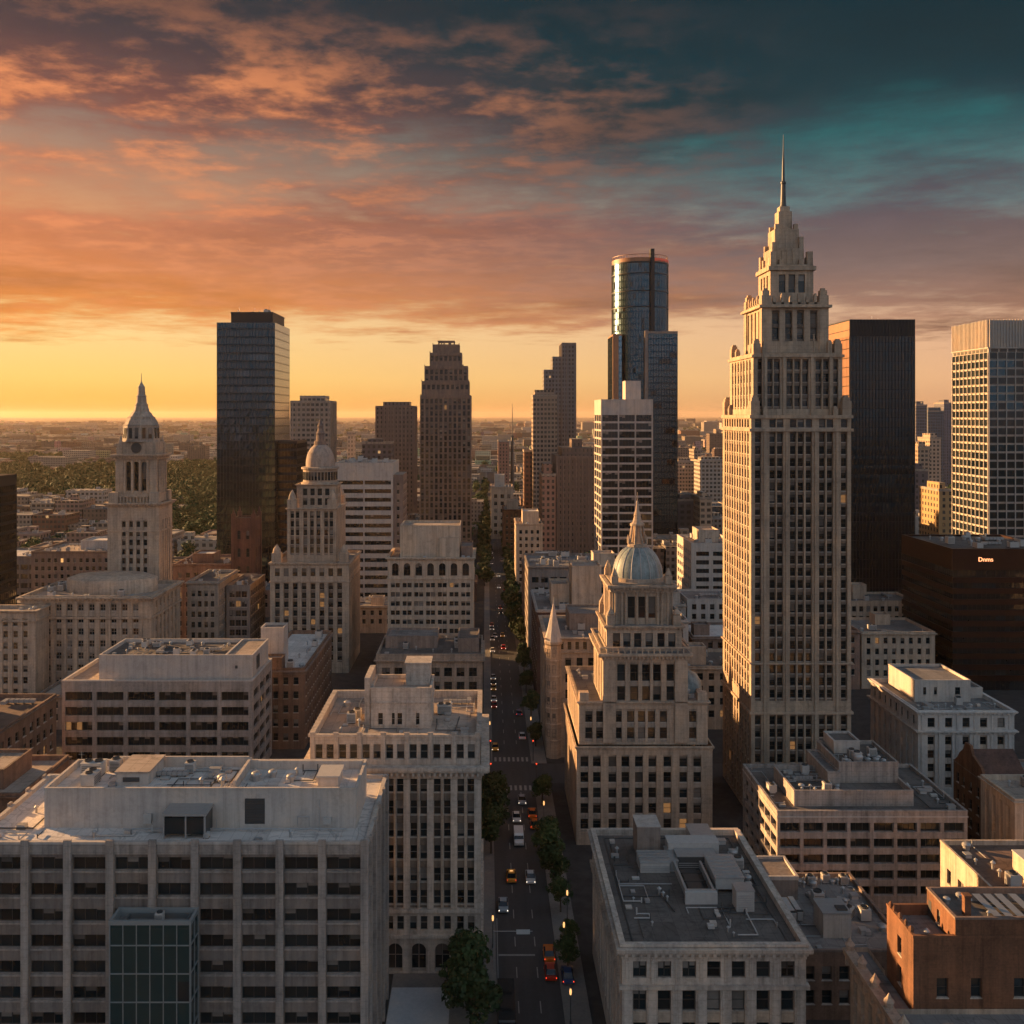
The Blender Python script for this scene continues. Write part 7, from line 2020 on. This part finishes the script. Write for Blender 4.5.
y = 95.0
while y < 9500:
    step = 26 if y < 700 else 30 + (y - 700) * .012
    x = -0.78 * y - 80
    while x < .82 * y + 80:
        w = step * fr.uniform(.6, 1.1); d = step * fr.uniform(.62, .92)
        x0, x1, y0, y1 = x, x + w, y + fr.uniform(0, 5), 0; y1 = y0 + d
        x += w + (fr.uniform(.4, 2.0) if fr.random() < .68 else fr.uniform(9, 15))
        if fr.random() < (.03 if y < 900 else .12): continue
        if in_street(x0, x1, y0, y1): continue
        if x1 > -76 and x0 < 0 and y0 < 231: continue
        if y0 < 124 and x0 < 46: continue
        if x1 > 118 and 225 < y0 < 312: continue
        if y < 2000 and park_inside((x0 + x1) / 2, (y0 + y1) / 2): continue
        if not free(x0, x1, y0, y1): continue
        rp = (x0 + x1) / 2 / y
        t = fr.random()
        if y < 420: h = fr.uniform(9, 20) if x1 < 0 else fr.uniform(10, 22)
        elif y < 900: h = fr.uniform(9, 24) * (1.15 if rp > .15 else .85)
        else:
            h = fr.uniform(6, 15)
            if t < .10: h = fr.uniform(16, 30)
            if t < .012 or (rp > .18 and t < .06): h = fr.uniform(26, 62) if rp > .1 else fr.uniform(22, 36)
        if x0 < -66 and y < 130: h = min(h, 14)
        CITY.append((x0, x1, y0, y1, h, fr.choices(range(8), (5, 5, 4, 3, 4, 3, 3, 3))[0], fr.random()))
    y += step + (6 if fr.random() < .6 else 14)

# which of them show: a painter's id buffer of the boxes, far to near
IW = 1024
buf = np.full((IW, IW), -1, dtype=np.int32)


def fill_poly(pts, val):
    ys = [p[1] for p in pts]; ya, yb = max(0, int(min(ys))), min(IW - 1, int(max(ys)))
    n = len(pts)
    for yy in range(ya, yb + 1):
        xs = []
        yc = yy + .5
        for i in range(n):
            (xa, y_a), (xb, y_b) = pts[i], pts[(i + 1) % n]
            if (y_a <= yc) != (y_b <= yc): xs.append(xa + (yc - y_a) * (xb - xa) / (y_b - y_a))
        if len(xs) >= 2:
            a, c = max(0, int(min(xs) + .5)), min(IW, int(max(xs) + .5))
            if c > a: buf[yy, a:c] = val


def paint(x0, x1, y0, y1, h, val):
    if y0 < 20: return
    s0, s1 = F / y0, F / y1
    pr = lambda x, z, s: (VX + x * s, HY - (z - CH) * s)
    if x0 > 0: fill_poly([pr(x0, 0, s0), pr(x0, h, s0), pr(x0, h, s1), pr(x0, 0, s1)], val)
    if x1 < 0: fill_poly([pr(x1, 0, s0), pr(x1, h, s0), pr(x1, h, s1), pr(x1, 0, s1)], val)
    if h < CH: fill_poly([pr(x0, h, s0), pr(x1, h, s0), pr(x1, h, s1), pr(x0, h, s1)], val)
    fill_poly([pr(x0, 0, s0), pr(x1, 0, s0), pr(x1, h, s0), pr(x0, h, s0)], val)
todo = [(c[2], c[:5], i) for i, c in enumerate(CITY)] + [(h[2], h, -2) for h in HEROBOX]
todo.sort(key=lambda t: -t[0])
for _, bx_, i in todo: paint(*bx_, i)
cnt = np.bincount(buf[buf >= 0].ravel(), minlength=len(CITY))
order = [i for i in np.argsort(-cnt) if cnt[i] > 0]
single = set(order[:285])

LANDMARK = [(0, 'the black glass tower'), (45, 'the civic block wing'), (140, 'the bell tower'), (246, 'the dark glass tower'), (312, 'the small brown dome'), (365, 'the white banded slab'), (395, 'the square brown tower'), (446, 'the dark stepped tower'), (500, 'the avenue'),
            (541, 'the slim tan tower'), (575, 'the brown gridded office'), (625, 'the white framed office'), (660, 'the curved glass tower'), (705, 'the cream punched office'), (780, 'the stone skyscraper'), (880, 'the black monolith tower'), (935, 'the far slate towers'), (985, 'the white gridded tower'), (1024, 'the white gridded tower')]
NUM = {1: 'one', 2: 'two', 3: 'three', 4: 'four', 5: 'five', 6: 'six', 7: 'seven', 8: 'eight', 9: 'nine', 10: 'ten', 11: 'eleven', 12: 'twelve', 13: 'thirteen', 14: 'fourteen', 15: 'fifteen', 16: 'sixteen'}
WALLM = [CREAM, CREAM, LIME2, BRICKR, BROWN, CONCD, PINKB, CONCL]
rest_v, rest_f, rest_c = [], [], []


def box_faces(x0, x1, y0, y1, z0, z1):
    return [(x0, y0, z0), (x1, y0, z0), (x1, y1, z0), (x0, y1, z0), (x0, y0, z1), (x1, y0, z1), (x1, y1, z1), (x0, y1, z1)]
BF = np.array([(0, 1, 5, 4), (1, 2, 6, 5), (2, 3, 7, 6), (3, 0, 4, 7), (4, 5, 6, 7)])
KIT['tiny'] = None
for i, (x0, x1, y0, y1, h, ci, sd) in enumerate(CITY):
    cname, col = PAL[ci]
    col = tuple(c * (.8 + .4 * sd) * (.74 if y0 > 470 else 1.0) for c in col)
    s = F / y0
    hr = random.Random(i)
    has_house = hr.random() < .7 and x1 - x0 > 9
    hx = hr.uniform(x0 + 1, x1 - 6) if has_house else 0; hy = hr.uniform(y0 + 1, max(y0 + 1.5, y1 - 6))
    hh = hr.uniform(2.2, 4.5)
    if i in single:
        px = VX + (x0 + x1) / 2 * s
        mark = min(LANDMARK, key=lambda t: abs(t[0] - px))
        side = 'left of' if px < mark[0] - 12 else 'right of' if px > mark[0] + 12 else 'beyond'
        dist = 'near' if y0 < 330 else 'mid-distance' if y0 < 600 else 'distant' if y0 < 1300 else 'far-off'
        st = max(1, int(round(h / 3.5)))
        lab = f"{dist} {cname} {NUM.get(st, 'many')}-storey block {'with roof house' if has_house else 'with flat roof'}, {side} {mark[1]}"
        grp = f"{dist} blocks {side} {mark[1]}"
        if y0 < 470:
            b = building('city_block', lab, 'building', x0, x1, y0, y1, h, grp, cap=24)
            m = MB(); f = P(bay=hr.uniform(2.6, 3.6), ww=hr.uniform(1.2, 1.7), top=h - 1.8, pitch=3.4, h=1.9, bot=1.5, sp=hr.choice((0, 0, .3)))
            tier(b, m, x0, x1, y0, y1, 0, h, f); m.build('wall', [WALLM[ci], BROWN], b.root)
            if hr.random() < .6: cornice(b, x0, x1, y0, y1, h - 1.2, .8, .6, WALLM[ci])
            ro = roof(b, x0, x1, y0, y1, h, hr.choice((ROOFG, ROOFT, ROOFD, ROOFL, ROOFO)), WALLM[ci], ph=.7)
            ko = ()
            if has_house: hut(b, hx, hx + 5, hy, hy + 5, h - .7, h + hh, WALLM[ci], ROOFG); ko = ((hx - .5, hx + 5.5, hy - .5, hy + 5.5),)
            clutter(ro, x0 + .8, x1 - .8, y0 + .8, y1 - .8, h - .7, hr.randint(3, 9), i, keepout=ko)
        else:
            r = bpy.data.objects.new('city_block', None); COL.objects.link(r); r.location = ((x0 + x1) / 2, y0, 0); tag(r, lab, 'building', grp)
            m = MB(); m.box(x0, x1, y0, y1, 0, h)
            setcol(m.build('wall', [CITYW], r), col, sd)
            m = MB(); m.ring(x0, x1, y0, y1, [(.01, h - .5), (.25, h - .5), (.25, h + .5), (-.5, h + .5), (-.5, h + .01)])
            setcol(m.build('parapet', [CITYW], r), tuple(c * 1.1 for c in col), sd)
            if has_house:
                m = MB(); m.box(hx, hx + 5, hy, hy + 5, h + .01, h + hh); setcol(m.build('roof_house', [CITYW], r), col, sd)
            if y0 < 1100:
                for _ in range(hr.randint(2, 6)):
                    nm = hr.choice(('air_conditioner', 'condenser', 'vent_pipe')); put(nm, r, hr.uniform(x0 + 1.5, x1 - 1.5), hr.uniform(y0 + 1.5, y1 - 1.5), h, 0, 1.2)
    else:
        k = sum(len(v) for v in rest_v)
        bx_ = [box_faces(x0, x1, y0, y1, 0, h)]
        if has_house: bx_.append(box_faces(hx, hx + 5, hy, hy + 5, h + .01, h + hh))
        for q in bx_:
            rest_v.append(np.array(q)); rest_c.append((*col, sd))
# scattered low houses and trees farther out still
for _ in range(11500):
    y = 1500 * (9.0 ** fr.random()) * 1.0; x = fr.uniform(-.78, .82) * y
    if park_inside(x, y): continue
    w, d, h = fr.uniform(8, 22) * (1 + y / 9000), fr.uniform(8, 18), fr.uniform(4, 9) if fr.random() < .93 else fr.uniform(12, 30)
    cname, col = PAL[fr.choices(range(8), (5, 5, 6, 2, 3, 2, 3, 7))[0]]
    rest_v.append(np.array(box_faces(x, x + w, y, y + d, 0, h))); rest_c.append((*[c * fr.uniform(.5, 1.05) for c in col], fr.random()))
V = np.concatenate(rest_v); nb = len(rest_v)
Fq = (BF[None] + (np.arange(nb) * 8)[:, None, None]).reshape(-1, 4)
me = np_mesh('distant_city', V, Fq, [CITYW])
ca = me.color_attributes.new('col', 'FLOAT_COLOR', 'CORNER')
ca.data.foreach_set('color', np.repeat(np.array(rest_c, dtype=np.float32), 20, axis=0).ravel())
o = bpy.data.objects.new('distant_city', me); COL.objects.link(o); tag(o, 'hazy carpet of low roofs reaching to the horizon', 'city', kind='stuff')
# tree dots between the far roofs
vs, fs, k = [], [], 0
for _ in range(4200):
    y = 480 * (12.0 ** fr.random()); x = fr.uniform(-.6, .62) * y
    if in_street(x - 3, x + 3, y, y + 2) or not free(x - 4, x + 4, y - 4, y + 4): continue
    v, f = fr.choice(proto); sc = fr.uniform(.5, .9) * (1 + y / 5000)
    w = v * sc; w[:, 0] += x; w[:, 1] += y; vs.append(w[::1]); fs.append(f + k); k += len(v)
me = np_mesh('distant_tree_cover', np.concatenate(vs), np.concatenate(fs), [LEAFW])
o = bpy.data.objects.new('distant_tree_cover', me); COL.objects.link(o); tag(o, 'scattered dark trees between the distant roofs', 'trees', kind='stuff')

# ------------------------------------------------------------------ vehicles


def car_paint(name, col): return plain(name, col, .25, .1, .5, var=.05)
PAINTS = {'white': car_paint('white_car_paint', (.62, .61, .59)), 'black': car_paint('black_car_paint', (.015, .015, .017)), 'silver': car_paint('silver_car_paint', (.34, .35, .36)), 'red': car_paint('red_car_paint', (.42, .03, .015)), 'yellow': car_paint('yellow_cab_paint', (.60, .27, .04)), 'blue': car_paint('blue_car_paint', (.04, .07, .16)), 'orange': car_paint('orange_car_paint', (.55, .14, .02))}
CARW = glass('car_window_glass', (.01, .011, .012), .05, 1.5)
CARM = {}


def car_meshes(kind):
    if kind in CARM: return CARM[kind]
    parts = {}
    def keep(nm, m, mats):
        o = m.build(nm, mats); parts[nm] = o.data; bpy.data.objects.remove(o)
    def loft(m, sect, w0, mi=0):   # sections along y: (y, half width bottom, half width top, z0, z1)
        k = len(m.v)
        for y, wb, wt, z0, z1 in sect: m.v.extend([(-wb, y, z0), (wb, y, z0), (wb, y, (z0 + z1) / 2), (wt, y, z1), (-wt, y, z1), (-wb, y, (z0 + z1) / 2)])
        for i in range(len(sect) - 1):
            for j in range(6):
                q = (j + 1) % 6; m.f.append((k + i * 6 + j, k + i * 6 + q, k + i * 6 + 6 + q, k + i * 6 + 6 + j)[::-1]); m.m.append(mi)
        n = len(sect) - 1
        m.f.append(tuple(k + j for j in range(6))); m.m.append(mi); m.f.append(tuple(k + n * 6 + 5 - j for j in range(6))); m.m.append(mi)
    if kind == 'car': L, Wd = 4.6, .92; body = [(-2.3, .70, .62, .42, .74), (-2.15, .86, .78, .28, .84), (-1.0, Wd, .84, .24, .94), (1.2, Wd, .84, .24, .94), (2.1, .88, .80, .28, .92), (2.3, .78, .7, .42, .84)]; cab = [(-1.25, .80, .72, .90, .94), (-.5, .80, .60, .90, 1.42), (.95, .80, .60, .90, 1.42), (1.75, .80, .70, .90, .96)]; wy = 1.38; top = 1.43
    elif kind == 'van': L, Wd = 5.4, 1.0; body = [(-2.7, .8, .74, .45, .9), (-2.5, .96, .9, .3, 1.1), (-1.7, 1.0, .92, .28, 1.3), (-1.1, 1.0, .92, .28, 2.2), (2.6, 1.0, .92, .28, 2.25), (2.7, .95, .88, .4, 2.1)]; cab = [(-1.75, .93, .86, 1.25, 1.35), (-1.16, .95, .88, 1.25, 2.05), (-.2, 1.02, .95, 1.25, 2.0), (-.1, 1.02, .95, 1.25, 2.0)]; wy = 1.7; top = None
    else: L, Wd = 10.5, 1.25; body = [(-5.25, 1.1, 1.05, .5, 2.8), (-5.1, 1.25, 1.2, .35, 3.0), (5.1, 1.25, 1.2, .35, 3.0), (5.25, 1.15, 1.1, .5, 2.8)]; cab = [(-5.28, 1.1, 1.0, 1.3, 2.5), (-5.0, 1.27, 1.22, 1.3, 2.4), (4.9, 1.27, 1.22, 1.3, 2.4), (5.27, 1.0, 1.0, 1.4, 2.3)]; wy = 3.2; top = None
    m = MB(); loft(m, body, Wd)
    if top: m.box(-.58, .58, -.46, .92, top - .02, top + .02, 0, True)
    if kind == 'bus':
        m.box(-.8, .8, -2.6, -.6, 3.0, 3.25, 0); m.box(-.8, .8, 1.4, 3.4, 3.0, 3.25, 0)
    keep('body', m, [PAINTS['white']])
    m = MB(); loft(m, cab, Wd); keep('cabin_window', m, [CARW])
    m = MB()
    k = len(m.v); m.lathe(0, 0, [(.30, -.11), (.33, -.08), (.33, .08), (.30, .11)], 14); m.lathe(0, 0, [(.18, .111), (.16, .12)], 10, 1)
    m.v = [(z, x, y_) for x, y_, z in m.v]; keep('wheel', m, [TYRE, STEEL])
    m = MB(); m.box(-.16, .16, -.05, .03, -.07, .07, 0, True); keep('headlight', m, [HEADL])
    m = MB(); m.box(-.18, .18, -.03, .05, -.08, .08, 0, True); keep('taillight', m, [TAILL])
    m = MB(); m.box(-.3, .3, -.12, .12, 0, .16, 0, True); keep('roof_light', m, [LITW])
    CARM[kind] = (parts, L, Wd, wy, body)
    return CARM[kind]
PM = {}


def vehicle(kind, colour, x, y, rz, label, group, cat='car', detail=True, cab=False, z=.012):
    parts, L, Wd, wy, body = car_meshes(kind)
    nm = {'car': 'parked_car', 'van': 'delivery_van', 'bus': 'city_bus'}[kind] if 'parked' in label or kind != 'car' else 'moving_car'
    r = bpy.data.objects.new(nm, None); COL.objects.link(r); r.location = (x, y, z); r.rotation_euler = (0, 0, rz); tag(r, label, cat, group)
    key = (kind, colour)
    if key not in PM:
        me = parts['body'].copy(); me.materials.clear(); me.materials.append(PAINTS[colour]); PM[key] = me
    def add(nm, me, loc=(0, 0, 0)):
        o = bpy.data.objects.new(nm, me); COL.objects.link(o); o.parent = r; o.location = loc
    add('body', PM[key]); add('cabin_window', parts['cabin_window'])
    for sx in (-1, 1):
        add('headlight', parts['headlight'], (sx * Wd * .66, -L / 2 + .08, .66)); add('taillight', parts['taillight'], (sx * Wd * .68, L / 2 - .08, .76))
        if detail:
            for yy in (-wy, wy): add('wheel', parts['wheel'], (sx * (Wd - .08), yy, .33))
    if cab: add('roof_light', parts['roof_light'], (0, .1, 1.44))
    return r
# cars face -y at rotation 0 (towards the viewer: headlights seen); pi = driving away (taillights seen)
AWAY, TOW = math.pi, 0.0
vehicle('car', 'orange', 10.0, 158.0, AWAY, 'orange car with glowing tail lights at the right kerb above the white arrow', 'moving cars on the avenue')
vehicle('car', 'red', 9.9, 152.8, AWAY, 'red car right behind the orange car at the kerb', 'moving cars on the avenue')
vehicle('car', 'silver', 3.0, 173.5, TOW, 'silver car coming down the left lane beside the arched office', 'moving cars on the avenue')
vehicle('car', 'yellow', 4.7, 184.5, AWAY, 'yellow cab in the left lane near the big left tree', 'moving cars on the avenue', 'taxi', cab=True)
vehicle('car', 'white', 8.2, 184.0, TOW, 'white car in the right lane level with the yellow cab', 'moving cars on the avenue')
vehicle('van', 'white', 6.6, 200.5, TOW, 'white van in mid avenue before the crossing', 'vans on the avenue', 'van')
vehicle('car', 'white', 6.5, 211.5, TOW, 'white car just ahead of the crossing behind the white van', 'moving cars on the avenue')
vehicle('car', 'silver', 8.0, 221.0, TOW, 'silver car waiting at the crossing near the right kerb', 'moving cars on the avenue')
vehicle('car', 'orange', 10.1, 208.0, AWAY, 'orange car under the lamps at the right kerb near the crossing', 'moving cars on the avenue')
vehicle('car', 'orange', 9.9, 213.6, AWAY, 'second orange car at the right kerb closest to the crossing', 'moving cars on the avenue')
vehicle('bus', 'black', 2.9, 141.5, TOW, 'dark bus standing by the big left tree at the bottom', 'buses on the avenue', 'bus')
vehicle('car', 'blue', 12.4, 151.6, AWAY, 'blue car parked half on the right pavement beside the red car', 'parked cars', z=.15)
cols = ['white', 'black', 'silver', 'black', 'red', 'white', 'blue', 'silver', 'yellow']
i = 0; y = 252
while y < 620:
    for lane, d in ((3.2, TOW), (6.4, TOW), (9.4, AWAY)):
        if fr.random() < (.12 if y < 400 else .1):
            c = fr.choice(cols)
            vehicle('car', c, lane + fr.uniform(-.3, .3), y + fr.uniform(0, 5), d, f"{c} car beyond the crossing {'coming' if d == TOW else 'driving away'}, {ORD[i]} up the avenue", 'cars far up the avenue', detail=y < 330); i += 1
    y += 11
y = 256; i = 0
while y < 420:
    if fr.random() < .3:
        c = fr.choice(cols); vehicle('car', c, 2.35, y, TOW, f'{c} car parked along the left kerb beyond the crossing, {ORD[i]} away', 'cars parked beyond the crossing', detail=False); i += 1
    y += 6.2

# ------------------------------------------------------------------ street lamps, signals, signs
m = MB(); m.lathe(0, 0, [(.16, 0), (.14, .5), (.08, .6), (.06, 4.3)], 8); o = m.build('post', STEELD); LP = o.data; bpy.data.objects.remove(o)
m = MB(); m.lathe(0, 0, [(.12, 4.3), (.15, 4.5), (.17, 4.7), (.14, 4.95), (.1, 5.25)], 10); o = m.build('lamp_globe', LAMP); LG = o.data; bpy.data.objects.remove(o)
m = MB(); m.lathe(0, 0, [(.2, 5.24), (.12, 5.35), (.03, 5.6)], 8); o = m.build('lamp_cap', STEELD); LC = o.data; bpy.data.objects.remove(o)


def lamp(x, y, label, group):
    r = bpy.data.objects.new('street_lamp', None); COL.objects.link(r); r.location = (x, y, .14); tag(r, label, 'street lamp', group)
    for nm, me in (('post', LP), ('lamp_globe', LG), ('lamp_cap', LC)):
        o = bpy.data.objects.new(nm, me); COL.objects.link(o); o.parent = r
L_ = [(1.1, 160.5), (1.0, 262)]
R_ = [(11.9, 140), (12.4, 158.4), (13.8, 169), (12.1, 208), (12.0, 266)]
for i, (x, y) in enumerate(L_): lamp(x, y, f'lit globe lamp on the left pavement, {ORD[i]} from the near end', 'lit lamps on the left pavement')
for i, (x, y) in enumerate(R_): lamp(x, y, f'lit globe lamp on the right pavement, {ORD[i]} from the near end', 'lit lamps on the right pavement')
# gantry signs: white overhead arrow board, small blue-white panel, signals at the crossing
r = bpy.data.objects.new('lane_sign', None); COL.objects.link(r); r.location = (RX0 - .4, 154, .14); tag(r, 'white lane sign on a mast arm over the avenue', 'road sign')
m = MB(); m.bar((RX0 - .4, 154, .14), (RX0 - .4, 154, 6.2), .1); m.bar((RX0 - .4, 154, 6.1), (7.2, 154, 6.1), .06); m.build('mast_arm', STEEL, r)
m = MB(); m.box(4.7, 6.8, 153.85, 153.93, 5.7, 6.4, 0, True); m.box(4.7, 6.8, 153.94, 153.97, 5.7, 6.4, 1, True); m.build('sign_panel', [PAINTS['white'], STEEL], r)
m = MB(); m.lathe(0, 0, [(.09, 0), (.07, 5.0)], 8); o = m.build('post', STEELD); SP = o.data; bpy.data.objects.remove(o)
m = MB(); m.box(-.22, .22, -.2, .2, 4.2, 5.3, 0, True)
for z in (4.45, 4.75, 5.05): m.lathe(0, 0, [(.0, z), (.0, z)], 3)
o = m.build('signal_box', STEELD); SB = o.data; bpy.data.objects.remove(o)
m = MB(); m.box(-.12, .12, -.24, -.205, 4.93, 5.17, 0, True); o = m.build('red_light', TAILL); SL = o.data; bpy.data.objects.remove(o)
for i, (x, y, lb) in enumerate(((RX0 - .5, 230.8, 'traffic signal at the near left corner of the crossing'), (RX1 + .5, 230.8, 'traffic signal at the near right corner of the crossing'), (RX0 - .5, 247, 'traffic signal at the far left corner of the crossing'), (RX1 + .5, 247, 'traffic signal at the far right corner of the crossing'))):
    r = bpy.data.objects.new('traffic_signal', None); COL.objects.link(r); r.location = (x, y, .14); tag(r, lb, 'traffic signal', 'traffic signals at the crossing')
    for nm, me in (('post', SP), ('signal_box', SB), ('red_light', SL)):
        o = bpy.data.objects.new(nm, me); COL.objects.link(o); o.parent = r

# ------------------------------------------------------------------ windows, then the air
bpy.context.view_layer.update()
flush_windows()
m = MB(); m.box(-35000, 35000, -3500, 36000, -1.0, 192.0, 0, True)
hz = m.build('haze', [])
hm = bpy.data.materials.new('evening_haze'); hm.use_nodes = True; n = NT(hm.node_tree)
pv_ = n.add('ShaderNodeVolumePrincipled'); pv_.inputs['Color'].default_value = (.82, .64, .48, 1); pv_.inputs['Density'].default_value = 0.000025; pv_.inputs['Anisotropy'].default_value = .35
oo = n.add('ShaderNodeOutputMaterial'); n.t.links.new(pv_.outputs[0], oo.inputs['Volume'])
hz.data.materials.append(hm)
tag(hz, 'warm evening haze over the whole city', 'haze', kind='stuff')
